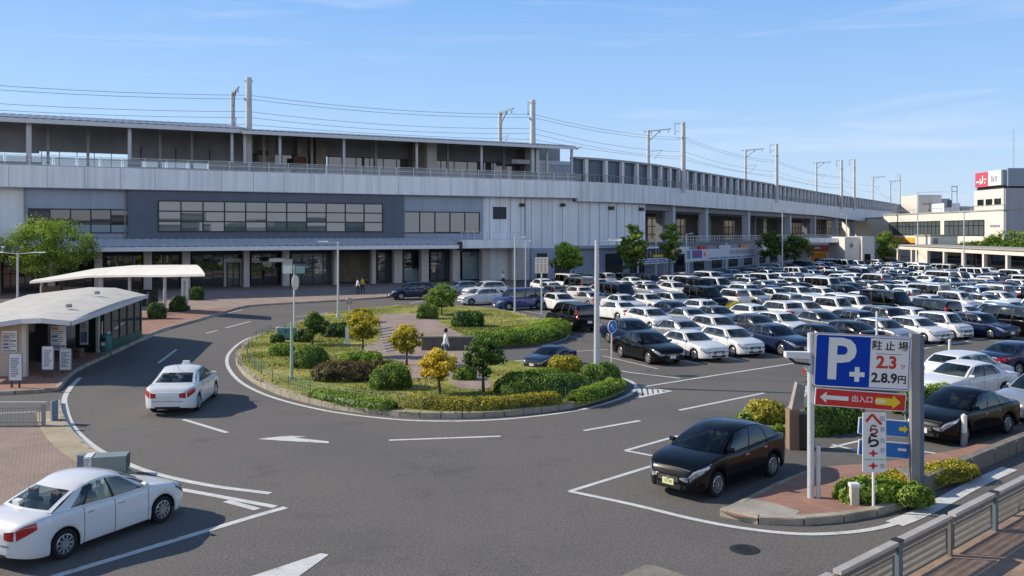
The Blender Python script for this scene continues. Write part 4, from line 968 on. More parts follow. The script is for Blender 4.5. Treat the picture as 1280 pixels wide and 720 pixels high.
# entrance canopy
CN0, CZ = -4.5, 4.55
b = MB(SM); t0, t1 = tf(-95, CN0), tf(577, CN0); nseg = int((t1-t0)/.45); vs = []; fs = []
for i in range(nseg+1): t = t0+(t1-t0)*i/nseg; dz = .07 if i % 2 else 0; vs += [(t, CN0, CZ+.38+dz), (t, .14, CZ+1.15+dz)]
for i in range(nseg): fs.append((2*i,2*i+2,2*i+3,2*i+1))
b.add(vs, fs); sb('canopy_roof', b, mat('canopy_sheet', (.74,.73,.72), .5, .0, var=.08, scale=.4))
b = MB(SM); b.box(t0, t1, CN0-.15, CN0, CZ-.1, CZ+.36); sb('canopy_edge', b, mat('canopy_fascia', (.80,.80,.80), .4, var=.04))
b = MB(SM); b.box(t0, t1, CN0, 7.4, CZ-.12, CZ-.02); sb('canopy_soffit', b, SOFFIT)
b = MB(SM); fbox(b, 577.5, 663, CZ-.1, CZ+.95, CN0+.6, .7, CN0+.6); sb('balcony', b, PANEL_L)
b = MB(SM); t = tf(577.5, CN0+.6)
while t < tf(663, CN0+.6): b.box(t-.03, t+.03, CN0+.75, CN0+.81, CZ+.95, CZ+1.95); t += .9
b.box(tf(578, CN0+.6), tf(663, CN0+.6), CN0+.75, CN0+.81, CZ+1.9, CZ+1.96); sb('railing', b, GALV)
b = MB(SM); fbox(b, 574.5, 578.2, CZ-.3, CZ+.7, CN0-.25, CN0+.5); sb('canopy_bracket', b, DARKM)
# ground floor: piers, shop windows and doors
for p0, p1 in ((-60,-50),(-10,0),(60,69),(118,128),(180,190),(228,238),(305,312),(354,362),(418,423),(465,470),(493,503),(527,536),(566,575),(603,612),(640,660)):
    b = MB(SM); fbox(b, p0, p1, 0.1, CZ-.12, -.4, .6); sb('pier', b, STONE)
for p0, p1, c, r_, gm in ((-48,-12,4,2,GL_DARK),(4,58,6,2,GL_DARK),(72,116,4,2,GL_DARK),(130,178,4,2,GL_DARK),(192,226,3,2,GL_DARK),(240,304,5,2,GL_DARK),(314,353,3,2,GL_DARK),(364,417,4,2,GL_PLAT),(472,491,2,1,GL_PLAT),(504,526,2,2,GL_DARK),(538,565,3,1,GL_PLAT),(577,602,2,1,GL_PALE),(614,639,3,1,GL_DARK)):
    window('shop_window', p0, p1, .25, 3.9, 1.6, c, r_, gm, fw=.1)
b = MB(SM); fbox(b, -60, 660, 3.9, CZ-.1, 1.5, 1.9); fbox(b, -60, 660, 0.1, .25, 1.55, 1.9); sb('shopfront_band', b, INNER)
b = MB(SM); fbox(b, 424, 464, .1, 3.9, 5.5, 5.7); sb('entrance_hall', b, INNER_W)
b = MB(SM); fbox(b, 280, 302, .15, 3.4, 1.2, 1.5); sb('doorway', b, STONE)
window('door', 284, 299, .2, 2.9, 1.1, 2, 1, GL_PLAT)
b = MB(SM); fbox(b, 505, 526, .2, 1.8, 1.42, 1.5); sb('frosted_screen', b, GL_PALE); b = MB(SM); fbox(b, 578, 601, .3, 3.3, 1.3, 1.45); sb('frosted_screen', b, GL_PALE)
b = MB(SM); fbox(b, 334, 353, 3.0, 3.45, -1.2, -1.0, 0); fbox(b, 352, 364, 2.1, 3.3, -.6, -.45, 0); sb('hanging_sign', b, WHITE_S)
b = MB(SM); fbox(b, 664, 716, .0, 4.3, .55, .85); sb('wall', b, PANEL_B)
b = MB(SM); fbox(b, 672, 684, .1, 3.6, .4, .56); fbox(b, 694, 712, .1, 3.0, .4, .56); sb('door', b, DARKM)

# ---------------- curved viaduct beyond the station
CV = [tuple((SO+SU*tf(640)).to_2d()), tuple((SO+SU*tf(690)).to_2d()), tuple((SO+SU*tf(722)).to_2d()), (14.5,128.3), (22,137.2), (30.5,151), (41,168), (54.5,190), (69,214), (84,239), (102,267), (125,303), (154,351), (187,414), (215,477), (233,532), (240,600)]
cvs = resample(smoothline(CV, 8), 1.0)
i0 = min(range(len(cvs)), key=lambda i: (cvs[i]-Vector(CV[2])).length)
cv = cvs[i0:]
def cpt(i, n, z): # metres along the curve, metres behind its front
    i = max(0, min(len(cv)-1.001, i)); k = int(i); f = i-k; p = cv[k].lerp(cv[k+1], f); t = (cv[k+1]-cv[k]).normalized(); q = p+Vector((-t.y, t.x))*n; return Vector((q.x, q.y, z))
def ci(px):     # metres along the curve at a photo column
    best = min(range(len(cv)), key=lambda i: abs((cv[i].x/cv[i].y)*F+640-px)); return best
def sweep(b, n0, n1, z0, z1, a=0, e=None, step=2, zfun=None):
    e = e or len(cv)-2; ix = list(range(a, e, step))+[e]; vs = []; fs = []
    for i in ix:
        d = zfun(i) if zfun else 0
        vs += [cpt(i,n0,z0+d), cpt(i,n1,z0+d), cpt(i,n1,z1), cpt(i,n0,z1)]
    for k in range(len(ix)-1):
        for j in range(4): fs.append((4*k+j, 4*k+(j+1)%4, 4*k+4+(j+1)%4, 4*k+4+j))
    fs += [(0,1,2,3), tuple(4*(len(ix)-1)+j for j in (3,2,1,0))]; b.add(vs, fs)
vd = thing('railway_viaduct', (cv[0].x, cv[0].y, 0), 'grey concrete railway viaduct curving away behind the car park', 'viaduct')
def vb(name, b, m, parent=vd, smooth=None): return b.build(name, m, parent, smooth, world=True)
E = len(cv)-2
IW = ci(815)
b = MB(); sweep(b, .9, 1.4, 4.6, ZB-.46, 0, IW, 1); sweep(b, 1.41, 12, 4.6, ZB-.5, IW-1, IW, 1); b.build('wall', PANEL_W, st, world=True)
b = MB(); sweep(b, .6, 1.2, 0, 4.2, 0, IW, 1); b.build('wall', PANEL_B, st, world=True)
b = MB(); sweep(b, -.5, 1.3, 4.2, 4.58, 0, IW, 1); b.build('ledge', mat('ledge_grey', (.34,.37,.42), .6, var=.08), st, world=True)
b = MB()
for i in range(1, IW, 2): p, q = cpt(i,.88,4.62), cpt(i,.88,ZB-.5); b.bar(p, q, .035)
b.build('panel_joint', FRAME, st, world=True)
for px in (769, 806): i = ci(px); b = MB(); sweep(b, .5, .89, ZB-1.5, ZB-1.0, i, i+1, 1); b.build('lamp', DARKM, st, world=True)
for i in (6, 12): b = MB(); sweep(b, .5, .59, .1, 3.4, i, i+4, 1); b.build('door', DARKM, st, world=True)
b = MB(); sweep(b, -.25, .2, ZB-.45, ZT, zfun=lambda i: -1.6*min(1, max(0, (i-130)/90))); vb('parapet', b, VIAC)
b = MB(); sweep(b, .21, 12, ZB-.2, ZT-.5); vb('deck', b, PIERM)
b = MB(); sweep(b, 1.2, 2.2, ZB-1.3, ZB-.21); sweep(b, 9.5, 10.5, ZB-1.3, ZB-.21); vb('girder', b, PIERM)
b = MB(); sweep(b, 11.8, 12.1, ZT-.5, ZT+2.2); vb('parapet', b, VIAC)
NZ = ZT+3.45
b = MB(); sweep(b, .9, 1.0, ZT-.1, NZ-.3); vb('noise_panel', b, mat('blue_grey_noise_panel', (.085,.115,.155), .35, .1, var=.15, scale=.4))
b = MB(); sweep(b, .3, 1.6, NZ-.3, NZ); vb('top_beam', b, mat('weathered_beam', (.36,.36,.35), .7, var=.15, scale=.5))
b = MB(); i = 2
while i < E-2: 
    p, q = cpt(i,.55,ZT-.1), cpt(i,.55,NZ-.3); bq = b if i > 98*3.9 else MB(); bq.bar(p, q, .55, .55, up=tuple((cpt(i+1,0,0)-cpt(i,0,0)).normalized())); i += 3.9
    if bq is not b: vb('barrier_post', bq, mat('barrier_post_white', (.74,.75,.76), .5, var=.06))
BPM = mat('barrier_post_white', (.74,.75,.76), .5, var=.06); tag(vb('barrier_post', b, BPM), kind='stuff')
b = MB(); i = 0
while i < min(E, 330):
    p = cpt(i,-.02,ZT); b.bar(p, p+Vector((0,0,1.05)), .07); i += 0.8 if i < 120 else 1.6
sweep(b, -.06, .02, ZT+1.0, ZT+1.06); vb('railing', b, GREYP)
# the platform's end building on the deck
for k, px in enumerate((849, 889, 942, 992, 1023, 1050, 1071, 1089, 1105)):
    i = ci(px)
    for n in (1.4, 9.6):
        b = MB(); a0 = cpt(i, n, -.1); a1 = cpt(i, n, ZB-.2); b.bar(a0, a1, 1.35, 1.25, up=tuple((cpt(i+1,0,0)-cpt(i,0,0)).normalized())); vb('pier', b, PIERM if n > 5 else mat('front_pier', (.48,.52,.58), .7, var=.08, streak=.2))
for a_, e_ in ((IW,IW+3),(IW+8,IW+13),(IW+19,IW+25),(IW+31,IW+37),(IW+44,IW+51),(IW+58,IW+68),(IW+76,IW+86),(IW+94,IW+125)):
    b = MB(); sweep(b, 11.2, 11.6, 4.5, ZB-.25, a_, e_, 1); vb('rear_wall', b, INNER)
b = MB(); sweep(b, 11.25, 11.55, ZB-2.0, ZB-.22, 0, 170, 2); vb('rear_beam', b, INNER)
# low rooms under the arches, with a railed roof
lo = thing('arcade_building', tuple(cpt(40,0,0)), 'low blue-grey building tucked under the viaduct with a railed roof terrace', 'building')
b = MB(); sweep(b, -2.2, 8.8, 0, 4.4, IW, ci(1040)); b.build('wall', PANEL_B, lo, world=True)
b = MB(); sweep(b, -2.6, 9, 4.4, 4.75, IW, ci(1040)); b.build('roof', mat('slate_roof_edge', (.16,.19,.23), .6, var=.1), lo, world=True)
b = MB(); i = IW+1
while i < ci(1038): p = cpt(i,-2.4,4.75); b.bar(p, p+Vector((0,0,1.1)), .08); i += 1.3
sweep(b, -2.44, -2.36, 5.8, 5.88, IW+1, ci(1038)); sweep(b, -2.42, -2.38, 5.3, 5.36, IW+1, ci(1038)); b.build('railing', GALV, lo, world=True)
for k, i in enumerate(range(IW+3, ci(1030), 9)):
    b = MB(); sweep(b, -2.28, -2.19, .3, 3.2, i, i+5, 1); b.build('shop_window', GL_DARK, lo, world=True)
for i_, ln_, m_ in ((IW+4,5,'white'),(IW+14,4,'red'),(IW+24,6,'white'),(IW+36,4,'amber'),(IW+46,7,'white'),(IW+60,5,'teal'),(IW+70,6,'white'),(IW+82,6,'red')):
    if i_+ln_ > ci(1036): continue
    b = MB(); sweep(b, -2.5, -2.3, 3.1, 4.2, i_, i_+ln_, 1); b.build('sign_panel', {'white':WHITE_S,'red':RED_S,'amber':ORANGE,'teal':TEALM}[m_], lo, world=True)
# bright building seen through the arches
for k, (px, D, w_, h_) in enumerate(((835,185,30,10.3),(905,215,38,10.6),(985,262,40,11),(1030,300,36,11.5))):
    r = thing('warehouse', ((px-640)*D/F, D, 0), ['cream building glimpsed through the viaduct opening nearest the station','cream building glimpsed under the viaduct above the banner hoarding','cream building glimpsed under the viaduct behind the green trees','cream building glimpsed under the viaduct above the red roofed shop'][k], 'building', 'buildings seen under the viaduct', 0.75)
    b = MB(); b.box(-w_/2, w_/2, 0, 8, 0, h_); b.build('wall', mat('sunlit_backdrop_wall', (.70,.62,.48), .8, var=.1, scale=.3), r)
    b = MB()
    for q in range(int(w_/1.6)): b.box(-w_/2+q*1.6, -w_/2+q*1.6+.15, -.12, -.01, 5.2, h_-.3)
    for z in (6, 7.6, 9.2): b.box(-w_/2, w_/2, -.1, -.02, z, z+.14)
    b.build('window_grid', FRAME, r)
# masts and wires -------------------------------------------------
def line_pt(px, n):   # point on the straight or the curved front at a photo column
    if px < 722: p = SO+SU*tf(px, n)+SN*n; return Vector((p.x, p.y, 0)), SU, SN
    best = min(range(len(cv)-1), key=lambda i: abs(cpt(i,n,0).x/cpt(i,n,0).y*F+640-px)); t = (cpt(best+1,0,0)-cpt(best,0,0)).normalized(); return cpt(best,n,0), t, Vector((-t.y,t.x,0))
MAST = mat('spun_concrete_mast', (.62,.62,.61), .7, var=.1, scale=.8, streak=.15)
FR = [(311,97),(666,125),(855,153),(970,180),(1052,200),(1068,199),(1125,218)]
BK = [(1113,226),(291,115),(625,140),(810,163),(932,187),(1020,203),(1091,221)]
wire_pts = []
mlab = {311:'tall concrete overhead line mast rising above the station roof at its step',666:'tall concrete overhead line mast near the end of the station roof',855:'tall concrete mast fixed to the front of the viaduct beside the station roof end',970:'tall concrete mast on the front of the viaduct above the green trees',1052:'concrete mast on the viaduct front above the white kiosk, first of a close pair',1068:'concrete mast on the viaduct front, second of the close pair',1125:'most distant concrete mast on the viaduct front near its vanishing end',
 291:'shorter mast with a bracket arm behind the station roof step',625:'shorter bracket mast behind the station roof near its far end',810:'bracket mast behind the viaduct barrier just past the station roof',932:'bracket mast behind the viaduct barrier between two tall front masts',1020:'bracket mast behind the viaduct barrier above the trees',1113:'small bracket mast farthest off where the viaduct meets the skyline',1091:'bracket mast on the rear side of the viaduct, last but one before the skyline'}
def mast(px, py, n, z0, front):
    p, t, nn = line_pt(px, n); ztop = CAMZ-(py-HY)*p.y/F; big = .43 if front else .34
    r = thing('overhead_line_mast', (p.x, p.y, z0), mlab[px], 'mast', 'overhead line masts along the railway'); h = ztop-z0
    b = MB(); b.tube([(0,0,0),(0,0,h)], big, 10, big*.8); b.build('pole', MAST, r, smooth=50)
    b = MB(); dr = nn if front else -nn
    if front:
        b.bar((0,0,h-.15), dr*1.5+Vector((0,0,h-.15)), .12); b.bar(dr*1.4+Vector((0,0,h-.15)), dr*1.4+Vector((0,0,h-1.6)), .08); b.bar(Vector((0,0,h-1.4)), dr*1.4+Vector((0,0,h-1.4)), .08)
        b.bar(-t*.5+Vector((0,0,h-.4)), t*.5+Vector((0,0,h-.4)), .1)
        for q0, q1, z0_, w_ in ((-.7,.9,2.6,.09),(-.5,.5,3.4,.08)): c_ = MB(); c_.bar(nn*q0+Vector((0,0,h-z0_)), nn*q1+Vector((0,0,h-z0_)), w_); c_.build('crossarm', GREYP, r)
    else:
        b.bar(-dr*.8+Vector((0,0,h-.2)), dr*4.2+Vector((0,0,h+.0)), .16, .2); b.bar((0,0,h-2.0), dr*2.2+Vector((0,0,h-.2)), .12); b.bar((0,0,h-3.8), dr*2.6+Vector((0,0,h-3.6)), .07); b.bar(dr*2.6+Vector((0,0,h-3.6)), dr*1.0+Vector((0,0,h-5.2)), .06)
    b.build('bracket_arm', GREYP, r)
    for k in range(3 if not front else 2):
        b = MB(); q = dr*(1.4 if front else (.6+1.6*k))+Vector((0,0,h-(1.75+.0*k) if front else h-.45)); 
        if front and k: q = Vector((0,0,h-2.6))-t*.45
        b.lathe([(.02,.16),(.09,.12),(.05,.06),(.09,0),(.05,-.06),(.09,-.12),(.02,-.16)], 8, 'z', tuple(q)); b.build('insulator', DARKM, r, smooth=60)
    return p, ztop
for px, py in FR: mast(px, py, -.45 if px > 722 else 2.0, ZT-.6 if px > 722 else ZT, True)
for px, py in BK: mast(px, py, 9.0 if px > 722 else 9.4, ZT-.3, False)
WIRE = mat('overhead_wire', (.13,.14,.16), .5, .4, var=0)
for k, (n, z, lab) in enumerate(((2.6,22.8,'uppermost overhead wire strung along the tall front masts'),(2.3,22.3,'second overhead wire just beneath the uppermost one'),(6.8,21.4,'overhead wire carried by the bracket arms in the middle of the track'),(8.6,20.9,'overhead feeder wire along the rear bracket masts'),(5.2,19.6,'lowest overhead contact wire just above the station roof line'))):
    pts = []
    sup = [-330, 311, 666, 855, 970, 1052, 1091, 1125]
    for a, c in zip(sup, sup[1:]):
        pa, pc = line_pt(a, n)[0], line_pt(c, n)[0]
        for j in range(10): f = j/10; pts.append(pa.lerp(pc, f)+Vector((0,0,z-3.0*f*(1-f)*(.5 if k == 4 else 1)*min(1,(pc-pa).length/45))))
    r = thing('overhead_wire', tuple(pts[0]), lab, 'wire', 'overhead wires above the railway'); b = MB(); b.tube(pts, .024, 5); b.build('cable', WIRE, r, world=True)
# ---------------------------------------------------------------- cars: the ones singled out
def hd(x, y): return math.atan2(y, x)
U2, V2 = Vector((.9,.43)).normalized(), Vector((-.43,.9)).normalized(); HU, HV = hd(*U2), hd(*V2)
placed = []
def car(kind, colour, x, y, head, label, **k):
    placed.append((x, y)); return put_car(kind, colour, x, y, head, label, **k)
r, s = car('saloon', 'white', -9.08, 19.2, hd(.437,.9), 'white saloon car with alloy wheels stopped beside the grey roadside cabinet', detail=3, name='car'); r.scale = (.94,.94,.94)
b = MB(); b.bar((-1.52,.25,1.02),(-1.55,.25,1.2),.12,.2); b.build('parcel_shelf_box', WHITE_S, r)
r, s = car('saloon', 'white', -12.35, 33.8, hd(-.10,.99), 'white saloon taxi with a roof lamp driving round the bend in the road', detail=3, name='taxi')
b = MB(); b.prism([(-.07,-.16),(.07,-.16),(.07,.16),(-.07,.16)], 1.47, 1.53, True); b.prism([(-.045,-.12),(.045,-.12),(.045,.12),(-.045,.12)], 1.53, 1.63); o = b.build('roof_lamp', WHITE_S, r); o.location = (.25,0,-.01)
b = MB(); b.tube([(-.75,.0,1.42),(-1.15,.0,1.72)], .008, 5); b.build('antenna', DARKM, r)
r, s = car('liftback', 'black', 5.42, 23.45, hd(-.72,-.70), 'glossy black car with a yellow number plate waiting in the marked bay', detail=3, plate=True, name='car')
t = text_mesh('12-30', .10, PLATEINK); o = link('plate_lettering', t, r); o.rotation_euler = (PI/2,0,PI/2); o.location = (s.L/2+.083, 0, s.bot(s.L/2)+.187)
car('saloon', 'black', 14.5, 28.85, hd(-.82,-.57), 'black saloon with pale headlights parked beside the white bollard and hedge', detail=3, name='car')
SUBL = [('hatchback','white',19.3,37.9,HU,'white hatchback parked tail first behind the white coupe and clipped hedge'),('sedan','white',17.7,35.1,HU+PI,'white coupe parked between the clipped hedge and a white hatchback'),
 ('wagon','silver',18.9,31.7,HU+PI,'pale silver car parked nose to tail behind the black saloon'),('sedan','grey',14.4,37.5,HU,'grey saloon half hidden behind the parking sign board'),('sedan','dark blue',23.6,41.6,HU,'dark blue saloon parked beyond the white hatchback in the small side bay'),
 ('sedan','silver',24.2,36.4,HU+PI,'silver saloon at the outer end of the small side bay')]
for k, c, x, y, h, l in SUBL: car(k, c, x, y, h, l)
r, s = car('sedan', 'dark blue', 1.85, 43.3, hd(-.55,-.83), 'small dark blue car on the inner road tucked behind the round island bushes'); r.scale = (.72,.72,.70)
for k, c, x, y, h, l in (('suv','dark blue',-9.7,87,HU+PI,'dark blue off-roader pulled up at the kerb by the station entrance'),('hatchback','white',-2.8,80.5,HU+PI,'white hatchback standing on the road behind the round island tree'),
  ('suv','white',-2.6,88.5,HU+PI,'white car behind another white hatchback near the station pavement'),('hatchback','light blue',-5.2,92,HU+PI,'light blue car half hidden by the round tree near the station pavement'),
  ('minivan','blue',.7,75.5,HU+PI,'bright blue minivan on the road beside the slim lamp post'),('minivan','black',4.0,60.2,HV,'black minivan rolling down the lane past the end of the rear hedge'),
  ('hatchback','white',4.0,74,HV+PI,'white hatchback facing out behind the blue minivan and the orange sign'),('sedan','white',7.7,66.5,HV+.1,'white saloon seen from behind next to the tall lamp post'),
  ('hatchback','silver',-31.5,61,0.4,'pale blue-white hatchback parked under the big tree beside the far shelter')):
    car(k, c, x, y, h, l, name='car')
# the car park: rows of bays
rc = random.Random(31); F0 = Vector((6.98,45.5)); GRP = 'cars parked in the rows of the station car park'
ROWS_V = [0, 5.35, 11.9, 17.3, 23.8, 29.2, 35.7, 41.1, 47.6, 53.0, 59.5, 65.0, 71.5, 77.0, 83.5, 89.0]
fix = {(0,0):('sedan','black'),(0,1):('sedan','white'),(0,2):('hatchback','white'),(0,3):('sedan','dark blue'),(0,4):('sedan','black'),(0,5):('sedan','black'),(0,6):('hatchback','silver'),(0,7):('hatchback','white'),(0,8):('kei wagon','white'),(0,9):('wagon','dark blue'),(0,10):('minivan','black'),(0,11):('suv','black'),(0,12):('hatchback','white'),
 (1,1):('sedan','dark blue'),(1,2):('sedan','silver'),(1,3):('hatchback','pearl white'),(1,4):('sedan','dark grey'),(1,5):('hatchback','white'),(1,6):('sedan','grey'),(1,7):('wagon','dark blue'),(1,8):('suv','dark grey'),(1,9):('hatchback','white'),(1,10):('minivan','black'),(1,11):('sedan','white'),
 (2,4):('sedan','silver'),(2,5):('sedan','grey'),(2,6):('hatchback','white'),(3,4):('minivan','silver'),(3,5):('sedan','dark blue'),(3,6):('hatchback','white'),(3,7):('sedan','silver')}
KINDS = ['sedan']*24+['hatchback']*20+['compact']*14+['wagon']*11+['minivan']*13+['kei wagon']*9+['suv']*8+['van']*3
COLS = ['white']*34+['pearl white']*13+['silver']*15+['black']*12+['grey']*6+['dark grey']*5+['dark blue']*7+['blue']*2+['light blue']*3+['wine red']*2+['beige']*1
lot = []
for ri, v in enumerate(ROWS_V):
    row = []
    for k in range(0, 44):
        p = F0+U2*(2.72*k)+V2*v; px = 640+F*p.x/p.y
        if px > 1312 or p.y > 205: continue
        if ri == 1 and k < 1 or ri in (2,3) and k < 3+(ri==3): continue
        if ri >= 4 and p.x < 3.2+.10*max(0, p.y-95): continue
        if p.x > 69-.0*p.y and p.y > 118: continue
        if p.y > 165 and p.x > 52: continue
        dv = min((p-c).length for c in cv[::3])
        if dv < 15 or p.y > 108+.42*p.x+ (0 if p.x < 25 else (p.x-25)*.95): continue
        if (p-Vector((18.2,71.5))).length < 3.4 or any((p-Vector(q)).length < 2.6 for q in placed): continue
        rr_ = rc.random(); kd, cl = rc.choice(KINDS), rc.choice(COLS); jx, jy, jh = rc.uniform(-.15,.15), rc.uniform(-.35,.35), rc.uniform(-.035,.035); fl = rc.random()
        if (ri,k) in fix: kd, cl = fix[(ri,k)]
        elif rr_ < .085: continue
        h = HV+PI if (ri == 0 or (ri % 2 == 0) ^ (fl < .25) or ri > 8 and fl < .5) else HV
        if (ri,k) in ((0,4),(0,5),(0,10)): h = HV
        p = p+U2*jx+V2*jy
        row.append((kd, cl, p, h+jh))
    lot.append(row)
ORD = ['first','second','third','fourth','fifth','sixth','seventh','eighth','ninth','tenth','eleventh','twelfth','thirteenth','fourteenth','fifteenth','sixteenth','seventeenth','eighteenth','nineteenth','twentieth','twenty-first','twenty-second','twenty-third','twenty-fourth','twenty-fifth','twenty-sixth','twenty-seventh','twenty-eighth','twenty-ninth','thirtieth','thirty-first','thirty-second','thirty-third']
seen = {}
for ri, row in enumerate(lot):
    for i in range(len(row)):
        kd, cl, p, h = row[i]; nm = lambda j: row[j][1]+' '+row[j][0]
        rn = 'front row' if ri == 0 else ORD[ri]+' row'
        if 0 < i < len(row)-1: l = f'{cl} {kd} between a {nm(i-1)} and a {nm(i+1)}, {rn}'
        elif i == 0 and len(row) > 1: l = f'{cl} {kd} at the near end of the {rn}, beside a {nm(1)}'
        elif len(row) > 1: l = f'{cl} {kd} at the outer end of the {rn}, beside a {nm(i-1)}'
        else: l = f'{cl} {kd} alone in the {rn} of the car park'
        seen.setdefault(l, []).append((ri, i))
ncar = 0
for l, ids in seen.items():
    for ri, i in ids:
        kd, cl, p, h = lot[ri][i]
        l2 = l if len(ids) == 1 and len(l.split()) <= 16 else f"{cl} {kd} in the car park's {'front row' if ri == 0 else ORD[ri]+' row'}, {ORD[i]} car along from its near end"
        put_car(kd, cl, p.x, p.y, h, l2, GRP, detail=2 if p.y < 62 else (1 if p.y < 112 else 0)); ncar += 1
print('CARS', ncar)
b = MB()
for v in (0, 11.9, 23.8):
    for k in range(0, 22):
        a = F0+U2*(2.72*k-1.36)+V2*(v-2.7); 
        if a.x < 4: continue
        b.strip([a, a+V2*(5 if v == 0 else 10.5)], .1, .011)
tag(b.build('bay_line', PAINT), kind='structure')
# ---------------------------------------------------------------- planting
def veg(pxc, pyb, pw, pyt, z=.19, deep=.8):
    D0 = F*(CAMZ-z)/(pyb-HY); w = pw*D0/F; D = D0+w*deep/2; w = pw*D/F
    return (D*(pxc-640)/F, D, z), w, CAMZ-(pyt-HY)*(D+.1*w)/F-z
GB = 'clipped shrubs on the roundabout island'
for a, m, lab, kw in (
 ((388,461,48,430),L_GREEN,'large round clipped green bush beside the short pale green post',dict(square=2.4)),
 ((430,476,74,450),L_RED,'wide low dark reddish bush with a flat clipped top',dict(square=3.2,deep=.5)),
 ((489,488,53,453),L_GREEN,'tall rounded green bush throwing a shadow over the lawn',dict(square=2.6)),
 ((353,445,33,428),L_FRESH,'low square green bush in front of the teal cabinet',dict(square=3.2)),
 ((347,429,18,417),L_DEEP,'tiny dark bush beside the wire fence near the teal cabinet',dict()),
 ((378,428,22,411),L_DEEP,'dark round bush behind the teal cabinet',dict()),
 ((425,422,46,402),L_DEEP,'dark spreading bush between the small pine and the white post',dict()),
 ((452,455,52,438),L_FRESH,'flat light green bush under the round yellow-green tree',dict(square=3.2,deep=.5)),
 ((450,404,32,384),L_YELG,'yellowish bush at the far tip of the island near the small grey sign',dict()),
 ((534,399,27,379),L_GREEN,'small round bush in front of the ball shaped tree',dict()),
 ((585,409,40,387),L_DEEP,'dark oval clipped bush alone on the rear lawn',dict(square=3.0)),
 ((581,476,30,457),L_FRESH,'light green bush between the golden tree and the dark tree',dict(square=2.4)),
 ((706,466,44,442),L_YELG,'pale rounded bush hiding the small dark blue car',dict()),
 ((751,480,50,452),L_GREEN,'round green bush behind the tall lamp post',dict()),
 ((472,462,20,452),L_RED,'small bronze bush next to the flat light green one',dict())):
    p, w, h = veg(*a, deep=kw.pop('deep',.8)); bush('bush', p, w, max(.4,h), w*.85, m, lab, group=GB, leaf=.075 if p[1] < 50 else .10, **kw)
hedge('hedge', gs([(622,493),(650,491.5),(690,489),(728,484)],.19), 2.5, .80, L_GREEN, 'big block shaped green hedge at the front of the island', leaf=.075, z=.19)
hedge('hedge', smoothline(gs([(508,507),(540,510),(580,511.5),(622,510),(660,507),(702,503)],.19),4), .75, .42, L_YELG, 'low yellow-green border hedge along the front kerb of the island', leaf=.06, z=.19)
hedge('hedge', smoothline(gs([(716,503),(742,496),(760,489.5),(772,483)],.19),4), .9, .42, L_FRESH, 'loose low planting around the foot of the tall lamp post', leaf=.065, z=.19)
hedge('hedge', smoothline(gs([(392,494),(430,503),(470,509),(500,512)],.19),4), .8, .32, L_FRESH, 'low green border planting behind the wire fence on the island', leaf=.06, z=.19, dens=.8)
hedge('hedge', smoothline(gs([(575,430),(610,429),(645,426.5),(672,422),(688,415.5),(690,409)],.19),4), 2.4, .70, L_FRESH, 'long clipped hedge curving round the rear lawn above the inner road', leaf=.10, z=.19)
GT = 'small trees on the roundabout island'
for a, m, th, lab, kw in (((390,431,36,388),L_DEEP,.45,'small dark green conical tree behind the large round bush',dict(shape=2.2)),((453,446,42,389),L_YELG,.75,'round headed yellow-green tree on a short trunk beside the path',dict(open_=.9)),
  ((508,457,45,406),L_YELG,.7,'round yellowish tree standing where the path forks',dict(open_=.7)),((550,492,50,432),L_GOLD,.6,'slim golden yellow tree in front of the retaining wall',dict(open_=.3,shape=1.6)),
  ((604,490,54,420),L_DEEP,.8,'irregular dark green tree with forked trunk beside the block hedge',dict(open_=.3)),((552,393,46,355),L_GREEN,.4,'ball shaped green tree at the far side of the island',dict(open_=.9))):
    p, w, h = veg(*a, deep=.1); tree('tree', p, h, w, th, m, lab, group=GT, leaf=.085 if p[1] < 60 else .11, clumps=62, per=85, tr=.06, **kw)
GL = 'trees around the station and its car park'
for (pc, pb, pw, pt), m, th, D, lab, kw in (((58,385,108,264),L_FRESH,2.5,86,'large spreading green tree behind the taxi shelters',dict(clumps=110,per=110,open_=.5)),((-40,385,90,275),L_GREEN,2.4,84,'green tree cut off by the picture edge next to the spreading tree',dict(clumps=70)),
  ((712,350,46,303),L_FRESH,2.0,110,'broad light green tree in front of the plain station wall',dict(shape=.6)),((788,345,38,279),L_GREEN,2.0,112,'tall narrow green tree at the end of the station wall',dict(clumps=60)),
  ((836,330,28,277),L_GREEN,2.5,122,'slim tree rising behind the first hoarding',dict()),((962,335,36,286),L_DEEP,2,148,'dark green tree at the end of the long banner hoarding',dict()),((994,335,44,291),L_DEEP,2,150,'dark green tree beside the red roofed shop',dict()),
  ((1107,330,34,287),L_GREEN,1.8,160,'green tree beside the white kiosk and the low canopy',dict())):
    px, py = pc, HY+F*CAMZ/D; h = CAMZ-(pt-HY)*D/F; w = pw*D/F
    tree('tree', ((pc-640)*D/F, D, 0), h, w, th, m, lab, group=GL, leaf=.17 if D < 90 else .26, per=kw.pop('per',70), clumps=kw.pop('clumps',45), tr=.11, **kw)
